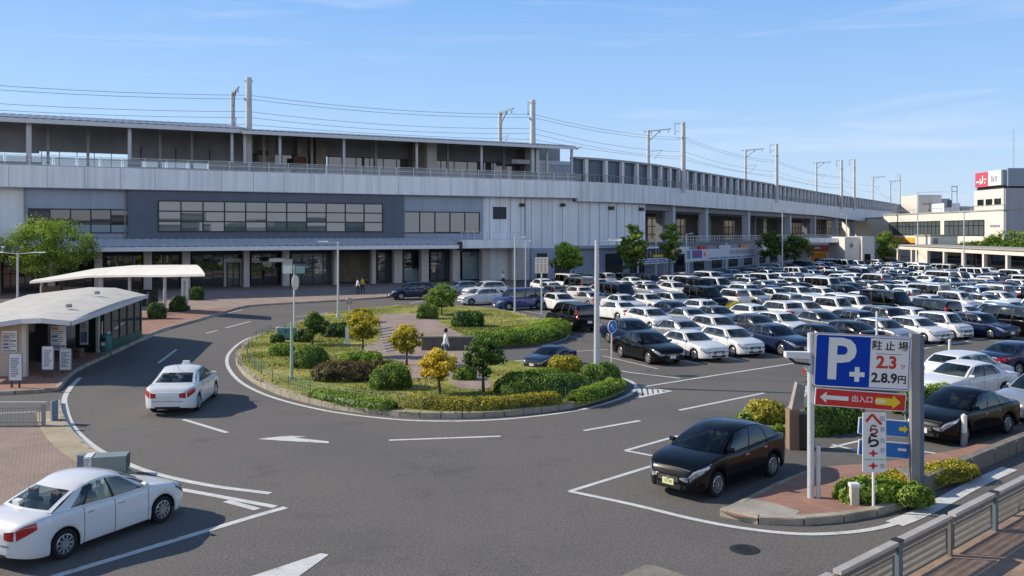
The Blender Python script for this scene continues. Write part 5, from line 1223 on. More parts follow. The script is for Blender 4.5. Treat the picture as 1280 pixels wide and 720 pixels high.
# verges, planters, hedge strips outside the island
for a, m, lab, kw in (((957,531,50,498),L_YELG,'yellow-green rounded bush beside the brown pillar',dict()),((930,545,26,513),L_FRESH,'bushy light green shrub behind the waiting black car',dict()),((975,552,28,529),L_FRESH,'small green shrub at the foot of the brown pillar',dict()),
  ((926,392,42,377),L_YELG,'rounded shrub on the planted islet among the parked cars',dict()),((955,392,30,384),L_FRESH,'low shrub at the tail of the planted islet among the parked cars',dict())):
    p, w, h = veg(*a, z=.0); bush('bush', p, w, max(.5,h), w*.8, m, lab, leaf=.08 if p[1] < 50 else .12)
hedge('hedge', [Vector(p) for p in ((9.2,28.6),(10.4,29.2),(11.7,30.0))], 1.0, .9, L_GREEN, 'clipped dark green hedge behind the parking sign board', leaf=.075, z=0)
hedge('hedge', [Vector(p) for p in ((13.2,33.4),(15.0,34.0),(16.3,33.2),(17.3,33.0))], .9, .85, L_GREEN, 'clipped hedge between the black saloon and the white coupe', leaf=.075, z=0) if False else None
hedge('hedge', [Vector(p) for p in ((13.7,31.8),(15.0,32.4),(16.4,33.0))], .8, .95, L_FRESH, 'clipped hedge between the black saloon and the white coupe', leaf=.075, z=0)
bush('bush', (9.42,21.05,.13), .95, .50, .7, L_FRESH, 'small green bush in front of the thicker sign post', leaf=.055, square=2.4)
bush('bush', (8.6,21.4,.13), 1.75, .52, 1.0, L_FRESH, 'wide low green bush at the foot of the parking sign', leaf=.06, square=2.8, dens=1.2)
hedge('hedge', [Vector(p) for p in ((9.3,22.4),(10.6,23.0),(12.4,23.95))], 1.0, .34, L_YELG, 'low yellow-green ground hedge along the planter wall by the sign', leaf=.055, z=.13)
p, w, h = veg(-8,440,60,400,z=.1); hedge('hedge', [Vector((-27,40.2)),Vector((-22.2,41.0))], 1.6, 1.1, L_FRESH, 'green hedge beside the near shelter at the picture edge', leaf=.09, z=.1)
hedge('hedge', [Vector((-36,62.5)),Vector((-27.5,66.5))], 2, 1.5, L_DEEP, 'dark hedge behind the far shelter in front of the station', leaf=.11, z=.1)
for px, D, l in ((246,84,'round potted shrub by the station doorway'),(223,72,'round shrub beside the white banner stand'),(196,66,'dark shrub under the far end of the long shelter')):
    bush('bush', ((px-640)*D/F, D, .13), 1.3, 1.3, 1.2, L_DEEP, l, leaf=.1)
# lawn blades: one mass of short grass on the island
n = 26000; poly = [tuple(p) for p in isl]; xs = np.array([p[0] for p in poly]); ys = np.array([p[1] for p in poly]); pth = [tuple(p) for p in smoothline(PATH,3,True)[:-1]]
vs = []; fs = []; tv = []; rg = random.Random(5)
while len(fs) < n:
    p = (rg.uniform(xs.min(), xs.max()), rg.uniform(ys.min(), ys.max()))
    if p[1] > 62 and rg.random() < .6: continue
    if not inside(p, poly) or inside(p, pth): continue
    q = lump((p[0],p[1],0), .45, 3)
    if q > .15 and rg.random() < .6: continue
    a = rg.uniform(0, 2*PI); hh = rg.uniform(.04,.10)*(1.25 if q < 0 else .8); w_ = .022; k = len(vs); dx, dy = math.cos(a)*w_, math.sin(a)*w_
    vs += [(p[0]-dx,p[1]-dy,.19),(p[0]+dx,p[1]+dy,.19),(p[0]+rg.uniform(-.05,.05),p[1]+rg.uniform(-.05,.05),.19+hh)]; fs.append((k,k+1,k+2)); tt = min(1,max(0,.55+.5*q+rg.gauss(0,.2))); tv += [tt]*3
me = bpy.data.meshes.new('grass'); me.from_pydata(vs, [], fs); at = me.attributes.new('tint','FLOAT','POINT'); at.data.foreach_set('value', np.array(tv, np.float32))
me.materials.append(leaf_mat('grass_blade', (0.04,0.065,0.012), (0.13,0.15,0.03), (0.34,0.29,0.10), .3)); tag(link('grass', me), kind='stuff')
# ---------------------------------------------------------------- shelters
def wbuild(b, name, m, parent, smooth=None): return b.build(name, m, parent, smooth, world=True)
def roof_loft(front, back, th, sag=.0, n=6):
    """curved roof between a front and a back edge (3D points)"""
    b = MB(); vs = []; fs = []; k = len(front)
    for a, c in zip(front, back):
        for j in range(n+1): f = j/n; p = a.lerp(c, f); p.z += sag*math.sin(PI*f); vs.append(p)
    m = len(vs); vs += [p-Vector((0,0,th)) for p in vs]
    for i in range(k-1):
        for j in range(n):
            q = (i*(n+1)+j, (i+1)*(n+1)+j, (i+1)*(n+1)+j+1, i*(n+1)+j+1); fs.append(q); fs.append(tuple(x+m for x in q[::-1]))
    ring = [i*(n+1) for i in range(k)]+[(k-1)*(n+1)+j for j in range(1,n+1)]+[i*(n+1)+n for i in range(k-2,-1,-1)]+[j for j in range(n-1,0,-1)]
    for a, c in zip(ring, ring[1:]+ring[:1]): fs.append((a, c, c+m, a+m))
    b.add(vs, fs); return b
ROOFW = mat('cream_white_roof', (.80,.77,.69), .55, var=.08, scale=.8, streak=.0)
ROOFG = mat('weathered_light_roof', (.60,.56,.50), .6, var=.16, scale=1.1)
sh = thing('taxi_shelter', (-32,73,.13), 'long open shelter with a curved cream white roof on slim posts', 'shelter')
fr = [P(37,352,77), P(60,350,76.2), P(110,344.5,74), P(160,343.5,71.6), P(206,343.5,69.3), P(256,342.5,67)]
bk = [P(50,349.5,79.5), P(75,344,79), P(120,335.5,77), P(168,331.5,74.6), P(212,331,72.2), P(246,331,70)]
wbuild(roof_loft(fr, bk, .17, .10), 'roof', ROOFW, sh, 35)
for px, D, zt in ((52,78,2.1),(126,75.2,3.2),(162,73.5,3.4),(206,70.2,3.15)):
    b = MB(); x = (px-640)*D/F; b.tube([(x,D,.12),(x,D,zt)], .13 if px != 126 else .2, 8); wbuild(b, 'post', STONE, sh, 50)
for px in (64,90,112,140,185): b = MB(); D = 76.4-(px-64)*.04; x = (px-640)*D/F; b.box(x-.8, x+.8, D, D+.05, .5, 1.9); wbuild(b, 'glass_screen', GL_DARK, sh)
bo = thing('waiting_booth', (-22.5,46,.13), 'near shelter with a weathered pale roof, dark green end wall and glazed booth', 'shelter')
fr = [Vector((-24.6,38.2,2.25)), Vector((-21.3,38.9,2.72)), Vector((-20.2,38.6,2.78)), Vector((-18.95,38.5,2.68))]
bk = [Vector((-30.5,56.5,2.55)), Vector((-26.8,56.8,3.0)), Vector((-24.5,55.4,3.05)), Vector((-21.9,53.6,2.75))]
b = roof_loft(fr, bk, .16, .14, 8); wbuild(b, 'roof', ROOFG, bo, 35)
b = MB()
for a, c in zip(fr, fr[1:]): b.bar(a-Vector((0,.08,.09)), c-Vector((0,.08,.09)), .06, .21)
b.bar(fr[-1]-Vector((-.06,0,.09)), bk[-1]-Vector((-.06,0,.09)), .06, .21); wbuild(b, 'roof_edge', mat('pale_grey_fascia',(.66,.67,.68),.45,var=.05), bo)
for k, f in enumerate((.12,.5)):
    b = MB(); p = fr[2].lerp(bk[2], f+.08)+Vector((.3,0,.12+.2*math.sin(PI*(f+.08)))); b.lathe([(0,.07),(.14,.05),(.16,-.1)], 10, 'z', tuple(p)); wbuild(b, 'roof_vent', GREYP, bo, 50)
BEIGE = mat('beige_panel', (.50,.43,.34), .6, var=.06, streak=.1); DGREEN = mat('dark_green_panel', (.008,.05,.032), .4, var=.1)
b = MB(); b.box(-25.6,-21.55,39.55,39.7,.13,2.45); wbuild(b, 'end_wall', BEIGE, bo)
b = MB(); b.box(-21.6,-21.4,39.45,39.65,.13,2.6); wbuild(b, 'post', mat('cream_post',(.62,.56,.47),.5,var=.04), bo)
b = MB(); b.box(-23.2,-21.85,47.6,47.75,.13,2.75); wbuild(b, 'end_wall', DGREEN, bo)
b = MB(); b.box(-22.0,-21.86,47.35,47.58,.13,2.7); wbuild(b, 'post', STONE, bo)
A_, C_ = Vector((-21.72,47.62,0)), Vector((-22.35,54.0,0))
b = MB(); b.bar(A_+Vector((0,0,.35)), C_+Vector((0,0,.35)), .1, .5); b.bar(A_+Vector((0,0,2.6)), C_+Vector((0,0,2.6)), .1, .22)
for f in (0.01,.2,.4,.6,.8,.99): q = A_.lerp(C_, f); b.bar(q+Vector((0,0,.13)), q+Vector((0,0,2.6)), .09)
wbuild(b, 'glazing_frame', mat('green_frame',(.02,.10,.075),.4,var=.05), bo)
b = MB(); b.bar(A_+Vector((-.02,0,1.55)), C_+Vector((-.02,0,1.55)), .03, 2.0); wbuild(b, 'window', GL_DARK, bo)
b = MB(); b.box(-26.5,-26.3,40,55,.13,2.6); wbuild(b, 'back_wall', BEIGE, bo)
for k, (x0, x1, m) in enumerate(((-24.4,-23.9,FRAME),(-23.8,-23.3,GL_PLAT),(-23.2,-22.6,FRAME),(-25.9,-24.5,GL_DARK))):
    b = MB(); b.box(x0,x1,44.0-.2*k,44.05-.2*k,.2,2.4); wbuild(b, 'interior_panel', m, bo)
b = MB(); b.box(-23.6,-21.9,45.4,45.9,.5,.58); b.box(-23.6,-23.5,45.4,45.9,.13,.5); b.box(-22.0,-21.9,45.4,45.9,.13,.5); wbuild(b, 'bench', mat('bench_wood',(.16,.09,.05),.6,var=.2), bo)

def text_blocks(b, x0, x1, z0, z1, y, rows, rnd, fill=.8, gap=.35):
    """illegible small print: rows of short word-like bars (x, z in the board's plane)"""
    rh = (z1-z0)/rows
    for r in range(rows):
        x = x0; z = z1-(r+1)*rh
        while x < x0+(x1-x0)*rnd.uniform(fill-.3, 1):
            w_ = rnd.uniform(.03,.13)*(x1-x0)*2.2; e = min(x+w_, x1); b.quad((x,y,z+rh*gap*.5),(e,y,z+rh*gap*.5),(e,y,z+rh*(1-gap*.5)),(x,y,z+rh*(1-gap*.5))); x = e+.02*(x1-x0)
def standing_board(px, D, w_, h_, leg, label, blocks=True, rz=0.0, z=.13):
    r = thing('notice_board', ((px-640)*D/F, D, z), label, 'notice board', 'boards standing by the near shelter', rz)
    b = MB(); b.box(-w_/2,w_/2,-.02,.02,leg,leg+h_); b.build('panel', WHITE_S, r)
    b = MB(); 
    for x0,x1,z0,z1 in ((-w_/2-.02,w_/2+.02,leg-.02,leg+.005),(-w_/2-.02,w_/2+.02,leg+h_-.005,leg+h_+.02),(-w_/2-.02,-w_/2+.005,leg-.02,leg+h_+.02),(w_/2-.005,w_/2+.02,leg-.02,leg+h_+.02)): b.box(x0,x1,-.028,.028,z0,z1)
    b.build('frame', GREYP, r)
    for sg in (-1,1): b = MB(); b.box(sg*w_*.3-.03,sg*w_*.3+.03,-.03,.03,0,leg-.02); b.build('leg', mat('brown_leg',(.09,.05,.03),.6,var=.1), r)
    rr = random.Random(px); b = MB(); text_blocks(b, -w_*.36, w_*.36, leg+h_*.12, leg+h_*.86, -.024, 9, rr, .75); b.build('small_print', INKG, r)
    return r
standing_board(19.5,36.7,.52,1.08,.30,'white notice board on two brown legs nearest the kerb end of the shelter')
standing_board(60,39.2,.48,1.0,.36,'white notice board on legs standing in the shelter opening')
standing_board(82,40.4,.50,.95,.16,'white notice board at the kerb edge below the coloured timetable')
def poster(x, y, z0, z1, w_, label, cols, rz=0):
    r = thing('timetable_poster', (x,y,z0), label, 'poster', None, rz); h = z1-z0
    b = MB(); b.box(-w_/2,w_/2,-.015,.015,0,h); b.build('sheet', WHITE_S, r); rr = random.Random(int(abs(x)*100))
    for k, (c, u0, u1, v0, v1) in enumerate(cols): b = MB(); b.box(-w_/2+u0*w_,-w_/2+u1*w_,-.022,-.016,v0*h,v1*h); b.build('printed_field', c, r)
    b = MB(); text_blocks(b, -w_*.42, w_*.42, .05*h, .9*h, -.028, 10, rr, .8, .5); b.build('small_print', INKG, r)
PB = mat('print_blue',(.03,.17,.42),.5,var=.1); PN = mat('print_navy',(.03,.04,.14),.5,var=.1); PG = mat('print_green',(.12,.36,.16),.5,var=.1)
poster(-22.15,39.50,1.2,2.15,.66,'large printed timetable fixed on the beige shelter wall',[(PN,.05,.47,.66,.73),(PN,.05,.45,.50,.56),(PN,.53,.95,.50,.56),(PN,.05,.45,.32,.40),(PB,.05,.45,.16,.28),(PG,.05,.95,.03,.10)])
poster(-20.75,41.0,1.1,2.2,.68,'colourful blue and orange timetable hanging under the shelter roof',[(ORANGE,.04,.45,.84,.96),(PB,.06,.42,.5,.62),(PG,.06,.42,.36,.44),(PB,.06,.62,.05,.22),(PN,.66,.95,.12,.2)])
poster(-22.4,46.9,.6,1.9,.42,'pale blue poster beside the dark green wall',[(PB,.1,.9,.1,.5)])
bx = thing('litter_bin', (-20.95,46.2,.13), 'green rounded litter bin standing on the kerb by the glazed booth', 'bin')
b = MB(); b.lathe([(0,.28),(.27,.28),(.29,.32),(.29,.92),(.26,1.05),(.14,1.12),(0,1.13)], 16); b.build('body', TEALM, bx, 50)
b = MB(); b.box(-.14,.14,-.31,-.27,.80,.93); b.build('opening', BLACK, bx); b = MB(); b.quad((-.1,-.302,.55),(.1,-.302,.55),(.1,-.302,.7),(-.1,-.302,.7)); b.build('sticker', WHITE_S, bx)
for sg in (-1,1): b = MB(); b.box(sg*.26-.025,sg*.26+.025,-.03,.03,0,1.2); b.build('leg', TEALM, bx)
bs = thing('banner_stand', ((231-640)*73/F,73,.13), 'white upright banner stand on a dark foot beside the far shelter', 'banner stand')
b = MB(); b.box(-.28,.28,-.03,.03,.35,2.6); b.build('panel', WHITE_S, bs); b = MB(); b.box(-.35,.35,-.3,.3,0,.34); b.build('foot', DARKM, bs)
b = MB(); text_blocks(b, -.1,.1,.9,2.4,-.034,9,random.Random(4),.9,.4); b.build('lettering', PB, bs)

# ---------------------------------------------------------------- lamps, poles, signs
def lamp(px, D, top, arms, label, r=.08, z=0.0, r1=None, group='street lamps around the forecourt'):
    x = (px-640)*D/F; h = CAMZ-(top-HY)*D/F-z; root = thing('street_lamp', (x,D,z), label, 'street lamp', group)
    b = MB(); b.tube([(0,0,0),(0,0,h*.5),(0,0,h)], r, 10, r1 or r*.7); b.build('pole', GALV, root, 50)
    b = MB(); b.tube([(0,0,0),(0,0,.35)], r*1.5, 10, r*1.4); b.box(-r*2.2,r*2.2,-r*2.2,r*2.2,0,.03); b.build('base', GALV, root, 50)
    for L in arms:
        sg = 1 if L > 0 else -1
        b = MB(); b.tube([(0,0,h-.12),(L*.35,0,h-.05),(L*.55,0,h-.02)], .035, 6); b.build('arm', GALV, root, 50)
        b = MB(); x0, x1 = sorted((L*.5, L)); b.add([(x0,-.1,h-.04),(x1,-.13,h-.02),(x1,.13,h-.02),(x0,.1,h-.04),(x0,-.07,h+.06),(x1,-.05,h+.05),(x1,.05,h+.05),(x0,.07,h+.06)],[(0,1,2,3),(7,6,5,4),(0,4,5,1),(1,5,6,2),(2,6,7,3),(3,7,4,0)]); b.build('lamp_head', WHITE, root)
    return root
lamp(746,37.7,300,[1.05],'tall thick lamp post with one arm at the point of the island', r=.135, r1=.085, z=.15)
lamp(422.5,66,302,[-1.5],'slim lamp post with a single arm at the far tip of the island', r=.085, z=.19)
lamp(643.5,71,296.5,[.85],'slim lamp post beside the blue minivan', r=.075)
lamp(657,84,301,[.5],'thin lamp post just behind the orange sign', r=.06)
lamp(22,66,315.5,[-2.0,2.05],'lamp post with two level arms rising behind the near shelter', r=.09, z=.13)
lamp(858,118,292,[.9],'thin lamp post in front of the hoardings', r=.09)
lamp(978,140,262,[-1.2,1.2],'lamp post between the two dark green trees', r=.10)
lamp(1205,128,265,[-2.2,2.2],'two armed lamp post in front of the low long canopy', r=.10)
lamp(1147,176,240,[6.0],'tall thin lamp post with a long arm by the white office block', r=.13)
lamp(1058,165,268,[-1.5],'lamp post near the red roofed shop under the viaduct', r=.10)
# mirror post and short green post on the island
r = thing('traffic_mirror_post', tuple(g(367.5,409,.19)), 'pole carrying a traffic mirror seen edge on and two small boxes', 'mirror post'); D = r.location.y; k_ = D/F
b = MB(); b.tube([(0,0,0),(0,0,(409-332)*k_)], .055, 8); b.build('pole', WHITE, r, 50)
b = MB(); zc = (409-353)*k_; b.lathe([(0,-.10),(.3,-.08),(.46,-.03),(.5,.0),(.5,.05),(0,.07)], 24, 'x', (.08,-.02,zc)); o = b.build('mirror', mat('mirror_back',(.70,.70,.62),.35,var=.05), r, 40); o.rotation_euler = (0,0,math.radians(-12)); 
for sg, c in ((-1,WHITE_S),(1,mat('pale_teal_box',(.25,.42,.42),.5,var=.1))): b = MB(); b.cbox((sg*.42,-.05,(409-337)*k_),(.6,.12,.5)); b.build('sign_box', c, r)
r = thing('marker_post', tuple(g(364.5,474,.19)), 'short pale green post standing on the lawn', 'post'); b = MB(); b.tube([(0,0,0),(0,0,2.45)], .075, 8, .06); b.build('post', mat('pale_green_post',(.42,.52,.40),.5,var=.08), r, 50)
b = MB(); b.tube([(0,0,0),(0,0,.12)], .1, 8); b.build('collar', GREYP, r, 50)
r = thing('bollard', tuple(g(434,430,.21)), 'white square post beside the round yellow-green tree', 'post'); b = MB(); b.box(-.09,.09,-.09,.09,0,.95); b.build('post', WHITE_S, r); b = MB(); b.box(-.1,.1,-.1,.1,.952,.99); b.build('cap', GREYP, r)
r = thing('control_cabinet', tuple(g(359,424,.19)), 'small teal and white cabinet among the bushes on the island', 'cabinet'); b = MB(); b.box(-.5,.5,-.3,.3,.05,.68); b.build('body', mat('teal_cabinet',(.13,.27,.30),.5,var=.1), r); b = MB(); b.box(-.62,-.505,-.3,.3,.2,.7); b.build('end_panel', WHITE_S, r); b = MB(); b.box(-.03,.03,-.31,-.301,.4,.6); b.build('handle', DARKM, r)
r = thing('road_sign', tuple(g(436.5,399,.19)), 'small grey rounded sign on a thin pole at the far tip of the island', 'sign'); b = MB(); b.tube([(0,0,0),(0,0,1.5)], .035, 6); b.build('pole', GALV, r); b = MB(); b.lathe([(0,-.02),(.24,-.02),(.26,0),(.24,.02),(0,.02)], 16, 'y', (0,0,1.3)); b.build('plate', GREYP, r, 40)
p = g(764.5,462,.19); r = thing('keep_left_sign', tuple(p), 'round blue road sign on a thin white pole near the tall lamp post', 'sign'); zc = CAMZ-(408.5-HY)*p.y/F-.19
b = MB(); b.tube([(0,0,0),(0,0,zc+.3)], .032, 8); b.build('pole', WHITE, r, 50)
b = MB(); b.lathe([(0,-.05),(.30,-.05),(.31,-.03),(0,-.03)], 24, 'y', (0,0,zc)); b.build('plate', mat('bright_sign_blue',(.03,.18,.62),.4,var=.05), r, 40)
b = MB(); b.lathe([(.275,-.056),(.305,-.054),(.31,-.03)], 24, 'y', (0,0,zc)); b.build('rim', WHITE_S, r); r.rotation_euler = (0,0,.75); b = MB(); b.bar((.10,-.056,zc-.13),(-.08,-.056,zc+.08),.04,.004,up=(0,1,0)); b.add([(-.14,-.057,zc+.14),(-.13,-.057,zc-.02),(.02,-.057,zc+.13)],[(0,1,2)]); b.build('arrow', WHITE_S, r)
p = g(677,392,.0); r = thing('parking_notice', tuple(p), 'white square notice with orange symbols on a pole by the parked rows', 'sign'); kk = p.y/F
b = MB(); b.tube([(0,0,0),(0,0,(392-322)*kk)], .06, 8); b.build('pole', GALV, r, 50); z0, z1 = (392-341.5)*kk, (392-321.5)*kk
b = MB(); b.box(-.53,.53,-.12,-.07,z0,z1); b.build('panel', WHITE_S, r)
b = MB(); rr = random.Random(3)
for zz, hh in ((z1-.42,.30),(z0+.42,.30),(z0+.08,.28)):
    for q in range(3):
        x = -.4+q*.29; b.box(x,x+.2,-.127,-.121,zz,zz+.05); b.box(x,x+.2,-.127,-.121,zz+hh-.07,zz+hh-.02); b.box(x+.08,x+.13,-.127,-.121,zz+.055,zz+hh-.075)
b.build('symbol', ORANGE, r)

# wire fence of the island
wf = thing('wire_fence', (i1[6].x,i1[6].y,.19), 'low green wire fence along the near edge of the island lawn', 'fence'); ln = offs(i1, -SGN*.55)[2:-14]; ln = resample(ln, 1.9)
for q in ln: b = MB(); b.tube([(q.x,q.y,.15),(q.x,q.y,.68)], .018, 6); wbuild(b, 'post', mat('dull_green_post',(.08,.16,.13),.6,var=.1), wf)
b = MB()
for z in (.3,.45,.58,.68): b.tube([(q.x,q.y,z) for q in ln], .006, 4)
wbuild(b, 'wire', mat('fence_wire',(.10,.20,.18),.5,.3,var=0), wf)
for q, qn in list(zip(ln, ln[1:]))[5:12:3]:
    b = MB(); 
    for j in range(9): c = q.lerp(qn, j/9); b.tube([(c.x,c.y,.2),(c.x,c.y,.62)], .008, 4)
    wbuild(b, 'mesh_panel', mat('dull_green_post',(.08,.16,.13)), wf)
# retaining wall and its visitor
a, c = g(527,437.5,.2), g(594,437,.2); rw = thing('retaining_wall', tuple(a), 'low dark retaining wall between the upper path and the island steps', 'wall')
b = MB(); b.bar(a+Vector((0,0,.33)), c+Vector((0,0,.33)), .3, .66); wbuild(b, 'wall', mat('dark_stone_wall',(.12,.11,.095),.8,var=.25,scale=3), rw); b = MB(); b.bar(a+Vector((0,-.02,.70)), c+Vector((0,-.02,.70)), .4, .07); wbuild(b, 'coping', CONC_D, rw)

# ---------------------------------------------------------------- parking sign board
S0, S1 = Vector((7.17,21.5,.13)), Vector((9.80,21.35,.2)); sx_ = (S1-S0).to_2d(); rz = math.atan2(sx_.y, sx_.x); SW = sx_.length
pk = thing('parking_sign', tuple(S0), 'large blue and white parking sign with a red arrow board on two grey posts', 'sign', None, rz)
b = MB(); b.tube([(0,.0,0),(0,0,3.95)], .085, 12); b.build('post', GALV, pk, 50)
b = MB(); b.tube([(.17,-.02,0),(.17,-.02,1.2)], .055, 10); b.tube([(.17,-.02,1.2),(.17,-.02,1.24)], .06, 10); b.build('short_post', GALV, pk, 50)
b = MB(); b.box(SW-.30,SW-.10,-.08,.10,-.08,3.95); b.build('post', mat('flat_grey_post',(.27,.27,.27),.5,.2,var=.1), pk)
b = MB(); b.box(SW-.095,SW+.02,.0,.18,-.05,3.9); b.build('post_back', mat('blue_grey_post',(.13,.19,.27),.5,var=.08), pk)
zk = 21.3/F; ZP = lambda y: CAMZ-(y-HY)*zk-.13
tilt = math.radians(2.6)
def board(name, x0, x1, z0, z1, y, m, parent, th=.05): b = MB(); b.box(x0,x1,y,y+th,z0,z1); return b.build(name, m, parent)
pan = thing('panel', (0,0,0), None, None); pan.parent = pk; pan.location = (.02,-.14,ZP(483)); pan.rotation_euler = (0,tilt,0); BW, BH = 2.24, 1.26
def rrect(x0,x1,z0,z1,r): 
    o = []
    for cx,cz,a0 in ((x1-r,z1-r,0),(x0+r,z1-r,90),(x0+r,z0+r,180),(x1-r,z0+r,270)):
        for j in range(6): a = math.radians(a0+j*18); o.append((cx+r*math.cos(a),cz+r*math.sin(a)))
    return o
def plate(name, x0,x1,z0,z1,r,y,th,m,parent):
    b = MB(Matrix(((1,0,0,0),(0,0,1,0),(0,1,0,0),(0,0,0,1)))); b.prism(rrect(x0,x1,z0,z1,r), y, y+th, True); return b.build(name, m, parent)
plate('backing', -.02,BW+.02,-.02,BH+.02,.08, .0,.08, GREYP, pan); plate('white_face', 0,BW,0,BH,.07, -.008,.007, WHITE_S, pan)
b = MB(Matrix(((1,0,0,0),(0,0,1,0),(0,1,0,0),(0,0,0,1)))); pl = [q for q in rrect(.03,BW-.03,.03,BH-.03,.05) if q[0] < 1.29]; pl = [(1.29,.03),(1.29,BH-.03)]+pl; b.prism(pl,-.014,-.009,True); b.build('blue_field', BLUE_S, pan)
b = MB()
for q0,q1,w0,w1 in ((1.29,BW-.035,BH-.045,BH-.03),(1.29,BW-.035,.03,.045),(BW-.045,BW-.03,.06,BH-.06)): b.box(q0,q1,-.014,-.009,w0,w1)
b.build('blue_border', BLUE_S, pan)
def letters(s, size, m, x, z, y, parent, bold=0, name='lettering'):
    o = link(name, text_mesh(s, size, m, .002, bold), parent); o.rotation_euler = (PI/2,0,0); o.location = (x,y,z); return o
letters('P', 1.36, WHITE_S, .60, .63, -.018, pan, .035); letters('+', .62, WHITE_S, 1.00, .30, -.018, pan, .03)
letters('駐 止 場', .24, INK, 1.745, 1.03, -.012, pan, .004)
b = MB(); b.box(1.42,2.02,-.013,-.010,.845,.855); b.build('rule', INK, pan)
letters('2.3', .40, RED_S, 1.68, .64, -.012, pan, .013); letters('ツ', .13, RED_S, 2.06, .56, -.012, pan, .002)
letters('2.8.9', .31, INK, 1.64, .27, -.012, pan, .010); letters('円', .21, INK, 2.05, .25, -.012, pan, .006)
rb = thing('arrow_board', (0,0,0), None, None); rb.parent = pk; rb.location = (.05,-.13,ZP(507)); rb.rotation_euler = (0,tilt*1.45,0); RW, RH = 2.12, .42
plate('board', 0,RW,0,RH,.03,0,.05, WHITE_S, rb); plate('red_face', .02,RW-.02,.02,RH-.02,.02,-.006,.005, RED_S, rb)
def arrow(x0, x1, zc, hh, sh_, m, parent, y=-.011):
    s_ = 1 if x1 > x0 else -1; xh = x1-s_*hh*1.15; b = MB(); b.add([(x0,y,zc-sh_),(xh,y,zc-sh_),(xh,y,zc-hh),(x1,y,zc),(xh,y,zc+hh),(xh,y,zc+sh_),(x0,y,zc+sh_)],[(0,1,2,3,4,5,6)]); b.build('arrow', m, parent)
arrow(.78,.11,.21,.135,.05,WHITE_S,rb); arrow(1.42,2.0,.21,.165,.085,YEL_S,rb)
b = MB(); b.add([(1.40,-.0125,.17),(1.56,-.0125,.16),(1.70,-.0125,.21),(1.56,-.0125,.26),(1.40,-.0125,.25)],[(0,1,2,3,4)]); b.build('arrow_inset', mat('pale_yellow',(.85,.75,.42),.5,var=0), rb)  # paler yellow shape laid on the arrow's tail
letters('出入口', .17, WHITE_S, 1.10, .215, -.011, rb, .002)
for zz0, zz1, c in ((545,572,0),(573,573,1)): pass
for py0, py1, arrowed in ((525,546,True),(553,573,False)):
    sb_ = thing('lower_board', (1.14,.10,ZP(py1)+.02), None, None); sb_.parent = pk; sb_.rotation_euler = (0,tilt*1.6,0); hh = (py1-py0)*zk
    plate('board', 0,1.2,0,hh,.02,0,.04, WHITE_S, sb_); plate('blue_face', .02,1.18,.02,hh-.02,.02,-.006,.005, mat('mid_sign_blue',(.015,.16,.50),.4,var=.06), sb_)
    if arrowed: arrow(.95,1.17,.20,.09,.045,YEL_S,sb_)
    else: arrow(.92,1.14,.22,.05,.03,WHITE_S,sb_)
ps = thing('price_sign', tuple(Vector(((1092.5-640)*20.72/F,20.72,.14))), 'tall narrow white sign with red and black characters on a thin white pole', 'sign', None, rz*.5); zq = 20.72/F; Zq = lambda y: CAMZ-(y-HY)*zq-.14
b = MB(); b.tube([(0,.03,0),(0,.03,Zq(520))], .035, 8); b.build('pole', WHITE, ps, 50)
z0, z1 = Zq(590), Zq(516); plate('panel', -.265,.265,z0,z1,.02,-.03,.03, WHITE_S, ps); hh = z1-z0
letters('へ', .40, RED_S, -.02, z1-.16, -.036, ps, .012); letters('ら', .26, mat('dark_red_ink',(.25,.02,.03),.5,var=0), -.02, z1-.40, -.036, ps, .008); letters('ら', .34, INK, -.03, z1-.66, -.036, ps, .012)
def star(zc, parent, w_=.13, h_=.10):
    pts = []
    for j in range(8): a = j*PI/4; q = 1 if j % 2 == 0 else .38; pts.append((-.03+w_*q*math.cos(a)*1.0,-.036,zc+h_*q*math.sin(a)))
    b = MB(); b.add(pts,[tuple(range(8))]); b.build('red_mark', RED_S, parent)
star(z0+.44, ps); star(z0+.15, ps); b = MB(); b.box(-.24,.24,-.036,-.032,z0+.285,z0+.30); b.build('green_rule', mat('print_green2',(.15,.45,.25),.5,var=0), ps)
for j, ch in enumerate('田貝合'): letters(ch, .13, INKG, .18, z1-.14-j*.25, -.036, ps)
for j in range(2): letters('目', .12, INKG, .18, z0+.50-j*.36, -.036, ps)
# odd lamp head fixed to the sign, ticket pillar, bollards
r = thing('floodlight', (6.7,21.5,ZP(447)+.1), 'pale box shaped floodlight reaching out beside the parking sign', 'floodlight'); b = MB(); b.add([(-.15,-.12,.02),(.42,-.12,-.02),(.42,.12,-.02),(-.15,.12,.02),(-.15,-.10,.15),(.42,-.12,.14),(.42,.12,.14),(-.15,.10,.15)],[(3,2,1,0),(4,5,6,7),(0,1,5,4),(1,2,6,5),(2,3,7,6),(3,0,4,7)]); b.build('housing', WHITE, r)
b = MB(); b.tube([(-.05,0,0),(.1,0,-.12),(.45,-.05,-.16)], .035, 6); b.build('bracket', DARKM, r, 50)
p = g(996,561,0.0); r = thing('ticket_machine', tuple(p), 'brown brick pillar ticket machine with a dark front and pale slanting hood', 'ticket machine'); b = MB(); b.box(-.28,.02,-.2,.2,0,1.2); b.build('pillar', paving_mat('brick_pillar',(.30,.19,.13),(.25,.16,.11),(.2,.15,.12),.2,.07,0,.15), r); b = MB(); b.box(.025,.46,-.24,.2,.05,1.08); b.build('machine', mat('dark_brown_machine',(.035,.025,.018),.5,var=.15), r)
b = MB(); b.add([(-.2,-.15,1.21),(.14,-.15,1.21),(.14,.15,1.21),(-.2,.15,1.21),(-.02,-.12,2.0),(.22,-.12,1.9),(.22,.12,1.9),(-.02,.12,2.0)],[(3,2,1,0),(4,5,6,7),(0,1,5,4),(1,2,6,5),(2,3,7,6),(3,0,4,7)]); b.build('hood', CONC, r)
